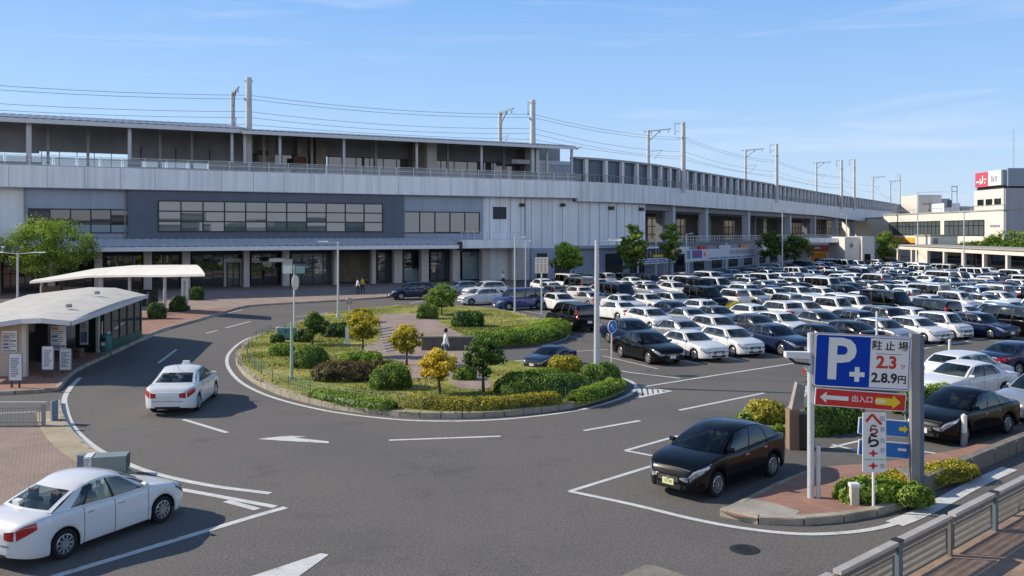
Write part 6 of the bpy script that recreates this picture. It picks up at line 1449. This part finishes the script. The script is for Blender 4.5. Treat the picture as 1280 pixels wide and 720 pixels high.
for px, pb, pt, l, dark in ((1205,558,519,'white topped bollard in front of the black saloon',True),(1187,458,425,'slim white bollard beside the white hatchback',False),(1096,440,390,'tall white marker post behind the parking sign',False)):
    p = g(px, pb); r = thing('bollard', tuple(p), l, 'bollard'); h = (pb-pt)*p.y/F; b = MB(); b.tube([(0,0,0),(0,0,h)], .085 if dark else .06, 10); b.tube([(0,0,h),(0,0,h+.04)], .06 if dark else .045, 10, .03); b.build('post', WHITE_S, r, 50)
    b = MB(); b.tube([(0,0,.02),(0,0,h*.45)], .1 if dark else .07, 10); b.build('sleeve', GREYP if dark else WHITE, r, 50)
r = thing('marker_box', (8.0,20.95,.13), 'small white box half buried in the bush by the sign post', 'box'); b = MB(); b.prism([(-.09,-.08),(.09,-.08),(.09,.08),(-.09,.08)],0,.42,True); b.build('body', mat('pale_stone_box',(.55,.52,.42),.6,var=.1), r); b = MB(); b.box(-.11,.11,-.1,.1,.422,.50); b.build('lid', WHITE_S, r)
b = MB(); r = thing('planter_end_block', tuple(g(1146,618,0)), 'square stone block closing the end of the planter wall', 'stone block'); b.prism([(-.25,-.1),(.12,-.1),(.12,.5),(-.25,.5)],0,.48); b.build('block', mat('brown_stone',(.22,.165,.12),.8,var=.15), r); b = MB(); b.box(-.28,.15,-.13,.53,.482,.53); b.build('cap', CONC_D, r)

# ---------------------------------------------------------------- guard rail, fence, cabinets
gr = thing('guard_rail', (R0.x,R0.y,.12), 'grey pedestrian guard rail with mesh panels along the near pavement', 'guard rail'); RAILM = mat('weathered_rail',(.50,.46,.42),.5,.15,var=.14,scale=2); RAILD = mat('rail_frame',(.19,.18,.16),.5,.25,var=.12)
for k in range(-5, 12):
    p = R0+RD*2.25*k; big = (k % 2 != 0)
    b = MB(); z1 = .93 if big else .86; wd = .13 if big else .085
    b.bar((p.x,p.y,.1),(p.x,p.y,z1), wd, wd*1.1, up=(RD.x,RD.y,0)); wbuild(b, 'post', mat('blue_grey_rail_post',(.15,.19,.22),.5,.2,var=.1) if big else RAILD, gr)
    if big: b = MB(); b.bar((p.x,p.y,.931),(p.x,p.y,.96), wd*1.25, wd*1.3, up=(RD.x,RD.y,0)); wbuild(b, 'post_cap', DARKM, gr)
    q0, q1 = p+RD*(.10), p+RD*2.15
    b = MB(); b.bar((q0.x,q0.y,.905),(q1.x,q1.y,.905), .15, .07); wbuild(b, 'top_rail', RAILM, gr)
    b = MB(); b.bar((q0.x,q0.y,.80),(q1.x,q1.y,.80), .05, .10)
    a0, a1 = p+RD*.16, p+RD*2.09
    for z in (.22,.69): b.bar((a0.x,a0.y,z),(a1.x,a1.y,z), .035, .04)
    for q in (a0, a1): b.bar((q.x,q.y,.205),(q.x,q.y,.705), .04)
    wbuild(b, 'panel_frame', RAILD, gr)
    b = MB(); n = 44
    for j in range(n): c = a0.lerp(a1, (j+.5)/n); c2 = a0.lerp(a1, min(1,(j+2.2)/n)); b.bar((c.x,c.y,.23),(c2.x,c2.y,.68), .011)
    for j in range(n): c = a0.lerp(a1, (j+.5)/n); c2 = a0.lerp(a1, max(0,(j-1.2)/n)); b.bar((c.x+RN.x*.012,c.y+RN.y*.012,.23),(c2.x+RN.x*.012,c2.y+RN.y*.012,.68), .009)
    wbuild(b, 'mesh', mat('rail_mesh',(.38,.36,.32),.5,.3,var=.1), gr)
fe = thing('pedestrian_fence', (-17,29.5,.12), 'grey fence with upright bars across the driveway edge', 'fence'); y = 29.55
for x in (-22.2,-20.5,-18.8,-17.1,-15.45): b = MB(); b.box(x-.05,x+.05,y-.05,y+.05,.1,.82); wbuild(b, 'post', GREYP, fe)
for x in (-22.2,-20.5,-18.8,-17.1):
    b = MB(); b.box(x+.07,x+1.58,y-.02,y+.02,.2,.24); b.box(x+.07,x+1.58,y-.02,y+.02,.66,.69)
    for j in range(17): xx = x+.12+j*.087; b.box(xx-.009,xx+.009,y-.009,y+.009,.242,.658)
    wbuild(b, 'bar_panel', mat('pale_bars',(.42,.40,.37),.5,.2,var=.1), fe)
b = MB(); b.box(-22.2,-15.35,y-.07,y+.07,.83,.90); wbuild(b, 'top_rail', RAILM, fe)
p = g(67,530); r = thing('delineator', tuple(p), 'white flat roadside marker plate standing at the pavement corner', 'marker post'); b = MB(); b.box(-.03,.03,-.16,.16,0,.78); b.build('plate', WHITE_S, r); b = MB(); b.box(.031,.07,-.17,.17,.0,.80); b.build('frame', mat('bluish_frame',(.12,.2,.30),.4,var=0), r)
r = thing('roadside_cabinet', (-10.72,23.95,.135), 'low grey utility cabinet with a white plate on the pavement edge', 'cabinet'); r.rotation_euler = (0,0,.25); b = MB(); b.box(-.42,.42,-.28,.28,0,.42); b.build('body', mat('green_grey_cabinet',(.24,.29,.28),.5,var=.08), r); b = MB(); b.box(-.62,-.43,-.26,.26,0,.44); b.build('plate', WHITE_S, r); b = MB(); b.box(.421,.44,-.25,.25,.04,.39); b.build('door', mat('dark_blue_side',(.04,.06,.09),.5,var=.1), r)  # dark blue sheet covers the right side of the cabinet
b = MB(); text_blocks(b, -.63,-.47,.15,.4,-.285,4,random.Random(2),.9,.5); b.build('small_print', INKG, r)
r = thing('meter_box', (-11.5,24.1,.135), 'small blue-grey box beside the roadside cabinet', 'box'); b = MB(); b.box(-.14,.14,-.12,.12,0,.36); b.build('body', mat('blue_grey_box',(.10,.17,.25),.5,var=.1), r); b = MB(); b.box(-.155,.155,-.135,.135,.362,.39); b.build('lid', GREYP, r)

# ---------------------------------------------------------------- shops, hoardings and the buildings on the far side
def bld(name, x0, x1, y0, y1, h, m, label, cat='building', roofm=None):
    r = thing(name, ((x0+x1)/2,(y0+y1)/2,0), label, cat); b = MB(); b.box(x0,x1,y0,y1,0,h); wbuild(b, 'wall', m, r)
    b = MB(); b.box(x0-.15,x1+.15,y0-.15,y1+.15,h+.005,h+.35); wbuild(b, 'roof', roofm or CONC, r); return r
def hoard(px0, px1, D0, D1, y0, y1, label, base_m):
    a, c = P(px0,y1,D0), P(px1,y1,D1); d = (c-a); d.z = 0; L = d.length; r = thing('hoarding', (a.x,a.y,0), label, 'billboard', None, math.atan2(d.y,d.x)); z0, z1 = CAMZ-(y1-HY)*D0/F, CAMZ-(y0-HY)*D0/F
    board('panel', 0,L,z0,z1,0,base_m,r,.15)
    for f in (.05,.5,.95): b = MB(); b.tube([(L*f,.25,0),(L*f,.25,z1+.9*(f>.4))], .1, 6); b.build('post', GALV, r)
    return r, L, z0, z1
r, L, z0, z1 = hoard(797,845,122,132,308.5,331,'dark photo hoarding with an orange end and white lower strip', INK); H_ = z1-z0
board('white_strip', 0,L,z0,z0+H_*.32,-.02,WHITE_S,r,.018); board('orange_field', L*.72,L*.97,z0+H_*.36,z1-.1,-.02,mat('warm_orange_print',(.62,.30,.12),.5,var=.3,scale=1.5),r,.018); board('header', 0,L,z1-.3,z1-.02,-.021,WHITE_S,r,.018)
rr = random.Random(9); b = MB()
for j in range(9): x = .3+j*L*.07; hh = rr.uniform(.5,1.3); b.box(x,x+rr.uniform(.2,.45),-.024,-.021,z0+H_*.36,z0+H_*.36+hh)
b.build('lettering', mat('mixed_print',(.30,.28,.25),.5,var=.6,scale=2.5), r); b = MB(); b.box(L*.38,L*.66,-.026,-.0245,z0+H_*.38,z0+H_*.5); b.build('yellow_field', YEL_S, r)
b = MB(); text_blocks(b, .3,L*.9,z0+.08,z0+H_*.28,-.023,2,rr,.95,.4); b.build('small_print', PB, r)
r, L, z0, z1 = hoard(857,954,127,154,312.5,327.5,'long white banner hoarding with a blue square emblem and grey lettering', mat('pale_lilac_print',(.62,.62,.66),.5,var=.08)); H_ = z1-z0
board('teal_field', .1,L*.05,z0+.4,z1-.1,-.02,mat('teal_print',(.05,.28,.30),.5,var=.2),r,.018); board('blue_emblem', L*.07,L*.18,z0+H_*.28,z1-.1,-.02,mat('royal_print',(.03,.10,.42),.5,var=.15),r,.018)
b = MB()
for j in range(3): x = L*.085+j*L*.028; b.bar((x,-.024,z0+H_*.4),(x+L*.014,-.024,z0+H_*.85),.35,.004,up=(0,1,0))
b.build('emblem_stroke', RED_S, r); b = MB(); b.box(L*.2,L*.225,-.024,-.02,z0+H_*.4,z0+H_*.75); b.build('red_mark', ORANGE, r)
b = MB()
for j in range(13): x = L*(.52+j*.026); b.box(x,x+L*.017,-.024,-.02,z0+H_*.42,z0+H_*.82)
b.build('lettering', INKG, r); b = MB(); text_blocks(b, L*.26,L*.97,z0+.15,z0+H_*.24,-.024,1,rr,.99,.3); b.build('small_print', PB, r)
sp = thing('fast_food_shop', (63,182,0), 'small shop with a red roof band and orange counter window', 'shop'); x0, x1, y0 = P(1011,0,172).x, P(1056,0,172).x, 172
b = MB(); b.box(x0,x1,y0,y0+9,0,2.9); wbuild(b,'wall',CREAM,sp); b = MB(); b.box(x0-.4,x1+.2,y0-.5,y0+9.2,2.9,4.0); wbuild(b,'roof',mat('red_roof_band',(.50,.07,.05),.5,var=.08),sp); b = MB(); b.box(x0+.4,x0+3.4,y0-.06,y0-.01,.4,2.4); wbuild(b,'window',ORANGE,sp); b = MB(); b.box(x0+3.8,x1-.3,y0-.06,y0-.01,.3,2.5); wbuild(b,'shop_window',GL_PLAT,sp); b = MB(); b.box(x0+.2,x0+3.6,y0-.12,y0-.07,2.42,2.8); wbuild(b,'sign_panel',YEL_S,sp)  # counter window is a plain orange sheet
b = MB(); text_blocks(b, x0+.8,x0+2.4,3.2,3.7,y0-.52,1,rr,1,.2); wbuild(b,'lettering',WHITE_S,sp)
ki = thing('kiosk_building', (66,166,0), 'white block kiosk with a rounded corner and one dark window', 'kiosk'); D = 160; x0, x1 = P(1056,0,D).x, P(1093,0,D).x; xm = P(1075,0,D).x
b = MB(); b.box(x0,xm,D,D+8,0,5.6); wbuild(b,'wall',CREAM,ki); b = MB(); pl = [(xm+.01,D-1.0),(x1-.8,D-1.0),(x1-.25,D-.7),(x1,D-.1),(x1,D+7),(xm+.01,D+7)]; b.prism(pl,0,5.7); wbuild(b,'rounded_bay',mat('white_render',(.60,.58,.55),.7,var=.05,streak=.1),ki,30)
b = MB(); b.box(xm+.4,x1-1.1,D-1.05,D-1.002,1.3,2.6); wbuild(b,'window',GL_DARK,ki); b = MB(); b.box(x0+1.0,x0+1.4,D-.05,D-.01,3.6,4.6); b.box(x0+.75,x0+1.65,D-.05,D-.01,4.0,4.15); wbuild(b,'sign_mark',INKG,ki); b = MB(); b.box(x0-6,x0,D+3,D+9,4.6,5.4); wbuild(b,'roof_wing',PANEL_L,ki)
# low canopy along the right side
ca = thing('bus_canopy', (76,150,0), 'long low cream bus canopy on square white posts', 'canopy'); c0, c1 = Vector((71.5,108)), Vector((78.5,185)); cd = (c1-c0).normalized(); cn = Vector((cd.y,-cd.x))
pl = [c0, c1, c1+cn*9, c0+cn*9]; b = MB(); b.prism(pl, 3.05, 3.75, True); wbuild(b,'roof',CREAM,ca); b = MB(); b.prism([c0-cn*.25-cd*.25, c1-cn*.25+cd*.25, c1+cn*9.2+cd*.25, c0+cn*9.2-cd*.25], 3.76, 3.95, True); wbuild(b,'roof_edge',mat('grey_roof_edge',(.40,.38,.34),.7,var=.1),ca)
for k in range(10): q = c0.lerp(c1, (k+.25)/9.6)+cn*.35; b = MB(); b.bar((q.x,q.y,0),(q.x,q.y,3.05),.55); wbuild(b,'post',CREAM,ca)
b = MB(); q0, q1 = c0+cn*7.5, c1+cn*7.5; b.bar((q0.x,q0.y,1.5),(q1.x,q1.y,1.5),.1,2.9); wbuild(b,'back_screen',GL_DARK,ca)
b = MB(); q0, q1 = c0.lerp(c1,.02)+cn*4, c0.lerp(c1,.16)+cn*4; b.bar((q0.x,q0.y,1.4),(q1.x,q1.y,1.4),.3,2.6); wbuild(b,'red_kiosk',mat('red_brown_wall',(.30,.06,.04),.6,var=.1),ca)
# department store block
ds = thing('department_store', (125,225,0), 'cream commercial building with long windows and a rooftop red and white sign tower', 'building')
X0, Y0, Y1 = 107.0, 195.0, 258.0
b = MB(); b.box(X0,X0+55,Y0,Y1,0,11.2); wbuild(b,'wall',CREAM,ds); b = MB(); b.box(X0+.3,X0+55,Y0-.35,Y0-.01,0,11.15); wbuild(b,'side_wall',mat('shaded_grey_wall',(.38,.39,.42),.7,var=.06,streak=.15),ds)  # shade of the side wall is put into its grey colour
b = MB(); b.box(X0-.2,X0+55,Y0-.4,Y1+.2,11.21,11.5); wbuild(b,'parapet',mat('parapet_grey',(.42,.40,.37),.7,var=.1),ds)
b = MB(); 
for q in range(28): b.box(X0+.1,X0+.16,Y0+q*2.2,Y0+q*2.2+.08,11.5,12.5)
b.box(X0+.1,X0+.17,Y0,Y1,12.4,12.5); wbuild(b,'roof_railing',GREYP,ds)
for ya, yb, n in ((203,221.5,8),(224,254,14)):
    f = MB(); 
    for k in range(n+1): yy = ya+(yb-ya)*k/n; f.box(X0-.12,X0+.02,yy-.12,yy+.12,5.7,9.2)
    for zz in (5.7,8.0,9.2): f.box(X0-.11,X0+.02,ya,yb,zz-.1,zz+.1)
    f_ = wbuild(f,'window',FRAME,ds); pm = MB(); pm.box(X0-.06,X0-.02,ya,yb,5.7,9.2); wbuild(pm,'pane',GL_OFF,f_)
b = MB(); b.box(X0-1.4,X0-.02,228,250,3.6,5.0); wbuild(b,'orange_sign',mat('amber_sign',(.70,.38,.05),.5,var=.25,scale=.6),ds); b = MB(); b.box(X0-2.2,X0-.02,198,222,3.2,3.6); wbuild(b,'awning',mat('mauve_awning',(.42,.34,.36),.6,var=.1),ds)
b = MB(); b.box(X0-.3,X0-.02,200,220,0.2,3.1); wbuild(b,'shop_window',GL_PLAT,ds); b = MB(); text_blocks(b,0,1,0,1,0,1,rr); 
b = MB(); b.box(X0-.08,X0-.02,196.5,200.5,7.6,8.1); wbuild(b,'lettering',INKG,ds)
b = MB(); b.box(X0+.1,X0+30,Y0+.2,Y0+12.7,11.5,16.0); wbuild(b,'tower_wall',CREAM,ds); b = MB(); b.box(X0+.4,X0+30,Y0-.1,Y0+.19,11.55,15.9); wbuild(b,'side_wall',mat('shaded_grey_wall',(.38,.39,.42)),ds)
b = MB(); 
for k in range(3): b.box(X0+.02,X0+.09,Y0+1.2+k*3.6,Y0+3.9+k*3.6,12.6,13.9)
wbuild(b,'tower_window',GL_DARK,ds); b = MB(); b.box(X0+.4,X0+29,Y0+.6,Y0+12,16.0,16.7); wbuild(b,'sign_base',DARKM,ds)
b = MB(); b.box(X0-.1,X0+29,Y0+.3,Y0+5.9,16.71,20.1); b.box(X0+.8,X0+30,Y0-.3,Y0+.29,16.5,20.4); wbuild(b,'sign_tower',mat('slate_sign_back',(.26,.31,.38),.5,var=.06),ds)
b = MB(); b.box(X0-.3,X0-.11,Y0+6.0,Y0+11.4,16.7,20.0); b.box(X0-.1,X0+20,Y0+6.0,Y0+11.4,16.7,20.0); wbuild(b,'red_sign',mat('rose_sign',(.62,.07,.11),.45,var=.08),ds); b = MB(); b.box(X0-.3,X0-.11,Y0+.5,Y0+5.85,16.8,20.1); wbuild(b,'white_sign',WHITE_S,ds)
def yz(b, y0, y1, z0, z1, x): b.box(x-.05, x, min(y0,y1), max(y0,y1), z0, z1)
b = MB(); 
for y0, y1, z0, z1 in ((10.9,9.5,17.7,18.1),(9.3,8.9,17.3,18.6),(8.7,8.3,17.4,18.0),(8.3,7.9,17.6,19.3),(7.6,6.5,18.2,18.55),(7.4,6.9,17.4,17.8)): yz(b, Y0+y0, Y0+y1, z0, z1, X0-.31)
wbuild(b,'lettering',WHITE_S,ds); b = MB()
for y0, y1, z0, z1 in ((4.4,4.0,17.6,19.1),(3.7,3.3,17.6,18.6),(3.0,2.1,18.4,18.8),(2.7,2.3,17.6,18.3)): yz(b, Y0+y0, Y0+y1, z0, z1, X0-.31)
wbuild(b,'lettering',INKG,ds)
for xx, yy, hh in ((112,200,3),(118,199,1.2)): b = MB(); b.tube([(xx,yy,20.4),(xx,yy,20.4+hh*3)],.06,5); wbuild(b,'antenna',GREYP,ds)
b = MB(); b.box(112.2,121,194.0,194.6,3.4,7.4); wbuild(b,'red_shop_sign',RED_S,ds); b = MB(); b.box(113,118.5,193.93,193.99,5.5,6.5); b.box(113,119.5,193.93,193.99,4.2,4.9); wbuild(b,'lettering',WHITE_S,ds)
ob = thing('office_block', (150,330,0), 'white office block with a faint logo rising behind the department store', 'building'); D = 320
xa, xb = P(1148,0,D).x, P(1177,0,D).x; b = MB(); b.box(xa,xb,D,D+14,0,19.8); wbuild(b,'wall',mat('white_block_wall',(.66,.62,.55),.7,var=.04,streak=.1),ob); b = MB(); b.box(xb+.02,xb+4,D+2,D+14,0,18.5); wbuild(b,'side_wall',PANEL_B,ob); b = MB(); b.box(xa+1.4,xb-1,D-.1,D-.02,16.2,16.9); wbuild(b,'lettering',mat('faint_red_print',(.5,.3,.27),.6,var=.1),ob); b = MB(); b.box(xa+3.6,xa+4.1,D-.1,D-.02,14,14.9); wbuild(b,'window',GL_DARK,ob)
r = thing('plant_room_block', (168,320,0), 'blue-grey rooftop plant building with tanks and a mast frame', 'building'); b = MB(); b.box(P(1180,0,310).x,P(1200,0,310).x,310,322,0,16.5); wbuild(b,'wall',PANEL_L,r); b = MB(); b.box(P(1183,0,309).x,P(1189,0,309).x,308.6,309.9,15,17.5); wbuild(b,'water_tank',PANEL_D,r); b = MB(); 
for px in (1191.5,1198): q = P(px,0,310); b.tube([(q.x,311,16.5),(q.x,311,22.5)],.15,5)
q0, q1 = P(1191.5,0,310), P(1198,0,310); b.bar((q0.x,311,22.3),(q1.x,311,22.3),.25); b.bar((q0.x,311,20.6),(q1.x,311,20.6),.2); wbuild(b,'mast_frame',GREYP,r); b = MB(); b.box(P(1201,0,312).x,P(1212,0,312).x,312,322,0,15.5); wbuild(b,'annex',PANEL_B,r)
wb = bld('flat_roof_hall', P(1135,0,250).x, P(1152,0,250).x, 262, 300, 10.6, CREAM, 'cream flat roofed hall between the viaduct end and the department store')
b = MB(); b.box(P(1138,0,262).x,P(1149,0,262).x,261.8,261.98,6.2,8.8); wbuild(b,'window',GL_OFF,wb)
w2 = bld('roadside_shop', P(1152,0,190).x, P(1203,0,190).x-3, 186, 193, 5.6, CREAM, 'small white flat roofed building beside the amber sign of the store', 'shop'); b = MB(); b.box(P(1166,0,186).x,P(1172,0,186).x,185.85,185.99,2.6,5.2); wbuild(b,'window',INNER_W,w2)
SL = 'low buildings on the skyline'
for k, (px, D, w_, h_, m, l) in enumerate(((1290,420,60,18,CREAM,'pale low block at the far edge behind the department store'),(1110,520,40,12,PANEL_L,'grey low block on the skyline behind the viaduct end'),(1060,600,70,13,CREAM,'cream low block far behind the viaduct end'),(-60,420,160,20,PANEL_B,'blue-grey block far behind the station'),(330,480,120,17,CREAM,'cream block seen through the platform openings'),(1420,300,60,16,PANEL_B,'grey block beyond the department store side'))):
    x = (px-640)*D/F; q = bld('town_building', x-w_/2, x+w_/2, D, D+20, h_, m, l); q['group'] = SL
    b = MB()
    for j in range(int(w_/3)): b.box(x-w_/2+1+j*3, x-w_/2+2.6+j*3, D-.1, D-.02, h_-4, h_-2.2)
    wbuild(b, 'window_row', GL_OFF, q)
hedge('tree_belt', [Vector((88,176)),Vector((100,184)),Vector((104,190))], 5, 4.6, L_GREEN, 'bushy trees in front of the red shop sign beside the low canopy', 'trees', leaf=.3, z=.0)
for k, (px, D, h, w_) in enumerate(((1240,172,6.5,6),(1262,168,7.2,7),(1283,160,6.8,7))):
    tree('tree', ((px-640)*D/F, D, 0), h, w_, 1.6, L_GREEN, ['round green tree above the low canopy nearest the lamp post','taller green tree over the low canopy under the red shop sign','green tree over the low canopy at the picture edge'][k], group=GL, leaf=.3, clumps=40, per=60)

# ---------------------------------------------------------------- people
SKIN = mat('skin', (.45,.27,.19), .55, var=.04); HAIR = mat('black_hair', (.012,.010,.009), .6, var=.1)
def person(x, y, z, rz, label, top, bottom, h=1.66, pose='stand', arms=(.12,-.12)):
    r = thing('person', (x,y,z), label, 'person', None, rz); k = h/1.7; st_ = .16 if pose == 'walk' else .0
    J = [((0,0,.93),.135),((0,0,1.12),.125),((0,-.01,1.32),.145),((0,-.01,1.44),.08),((0,0,1.52),.055),((0,.01,1.60),.085),((0,.01,1.68),.06),
         ((.09,0,.86),.095),((.10,st_*.6,.48),.062),((.10,st_*-.2,.08),.042),((.10,.12-st_*.2,.035),.034),
         ((-.09,0,.86),.095),((-.10,-st_*.6,.48),.062),((-.10,-st_*1.4,.08),.042),((-.10,.12-st_*1.4,.035),.034),
         ((.17,-.01,1.38),.062),((.22,-.03,1.12),.046),((.22,arms[0],.88),.036),((.22,arms[0]+.03,.78),.03),
         ((-.17,-.01,1.38),.062),((-.22,-.03,1.12),.046),((-.22,arms[1],.88),.036),((-.22,arms[1]+.03,.78),.03)]
    Ed = [(0,1),(1,2),(2,3),(3,4),(4,5),(5,6),(0,7),(7,8),(8,9),(9,10),(0,11),(11,12),(12,13),(13,14),(2,15),(15,16),(16,17),(17,18),(2,19),(19,20),(20,21),(21,22)]
    me = bpy.data.meshes.new('person_body'); me.from_pydata([tuple(c*k for c in p) for p, _ in J], Ed, []); o = bpy.data.objects.new('tmp', me); COL.objects.link(o)
    md = o.modifiers.new('s','SKIN'); md.use_smooth_shade = True
    for i, (_, rad) in enumerate(J): me.skin_vertices[0].data[i].radius = (rad*k, rad*k); me.skin_vertices[0].data[i].use_root = (i == 0)
    o.modifiers.new('u','SUBSURF').levels = 1
    dg = bpy.context.evaluated_depsgraph_get(); m2 = bpy.data.meshes.new_from_object(o.evaluated_get(dg)); bpy.data.objects.remove(o)
    m2.materials.clear(); [m2.materials.append(q) for q in (SKIN, top, bottom, DARKM)]
    for f in m2.polygons:
        c = f.center/k; f.material_index = 3 if c.z < .1 else (2 if c.z < .95 and abs(c.x) < .19 else (0 if c.z > 1.47 or (abs(c.x) > .17 and c.z < .86) else 1))
    m2.name = 'body'; link('body', m2, r)
    b = MB(); b.lathe([(0,.125),(.06,.11),(.092,.06),(.098,0),(.085,-.05),(.06,-.07)], 12, 'z', (0,-.012*k,1.62*k)); b.build('hair', HAIR, r, 60)
    b = MB(); b.cbox((0,.105*k,1.59*k),(.02,.03,.03)); b.build('nose', SKIN, r)
    b = MB(); 
    for sg in (-1,1): b.cbox((sg*.035,.093*k,1.615*k),(.02,.012,.01))
    b.build('eyes', INK, r); return r
CW = mat('white_shirt',(.72,.72,.70),.8,var=.05); CJ = mat('blue_jeans',(.05,.10,.22),.8,var=.1); CY = mat('yellow_jacket',(.60,.38,.04),.7,var=.08); CK = mat('dark_trousers',(.02,.02,.025),.8,var=.1); CB = mat('navy_jacket',(.03,.04,.08),.8,var=.1)
person(-3.2,43.2,.21,1.9,'person in a white shirt and blue jeans standing below the dark retaining wall',CW,CJ,1.62)
q = g(453,367,.13); person(q.x,q.y,.13,2.6,'person in a yellow jacket and dark trousers by the station entrance',CY,CK,1.7,'walk',(.25,-.2))
q = g(447,368,.13); person(q.x,q.y,.13,2.2,'person in pale top and dark trousers next to the yellow jacket',CW,CK,1.65,'walk')
q = g(365,361.5,.13); person(q.x,q.y,.13,3.0,'person in dark clothes in front of the shop windows below the hanging sign',CB,CK,1.68)
q = g(629,357,.13); person(q.x,q.y,.13,2.8,'person in white standing by the station corner doors',CW,CK,1.66)
q = g(707,369,0); person(q.x,q.y,0,2.9,'person in navy walking between parked cars near the orange sign',CB,CK,1.7,'walk')
q = g(186,393,.13); person(q.x,q.y,.13,2.0,'person in navy waiting under the long curved shelter',CB,CK,1.7)

# blocks and trees added unseen behind the viewpoint, for reflections in the station glass
for k, (x, y, w_, h_, m, l) in enumerate(((-95,-70,44,10,CREAM,'cream block added behind the viewpoint for window reflections'),(-40,-85,46,12,PANEL_B,'blue-grey low block added behind the viewpoint for window reflections'),(15,-75,38,12.5,PANEL_L,'pale tall block added behind the viewpoint for window reflections'),(70,-90,55,11,CREAM,'long cream block added behind the viewpoint for window reflections'),(140,-80,50,9,PANEL_B,'blue-grey tall block added behind the viewpoint for window reflections'))):
    q = bld('town_building', x-w_/2, x+w_/2, y-15, y, h_, m, l); b = MB()
    for z in range(int(h_/3.2)): b.box(x-w_/2+1, x+w_/2-1, y+.02, y+.1, 1.2+z*3.2, 2.7+z*3.2)
    wbuild(b, 'window_row', GL_DARK, q)
hedge('tree_belt', [Vector((-110,-50)),Vector((-60,-52)),Vector((0,-50)),Vector((60,-53)),Vector((120,-50))], 8, 7.2, L_GREEN, 'belt of trees added behind the viewpoint for window reflections', 'trees', leaf=.6, z=.0)
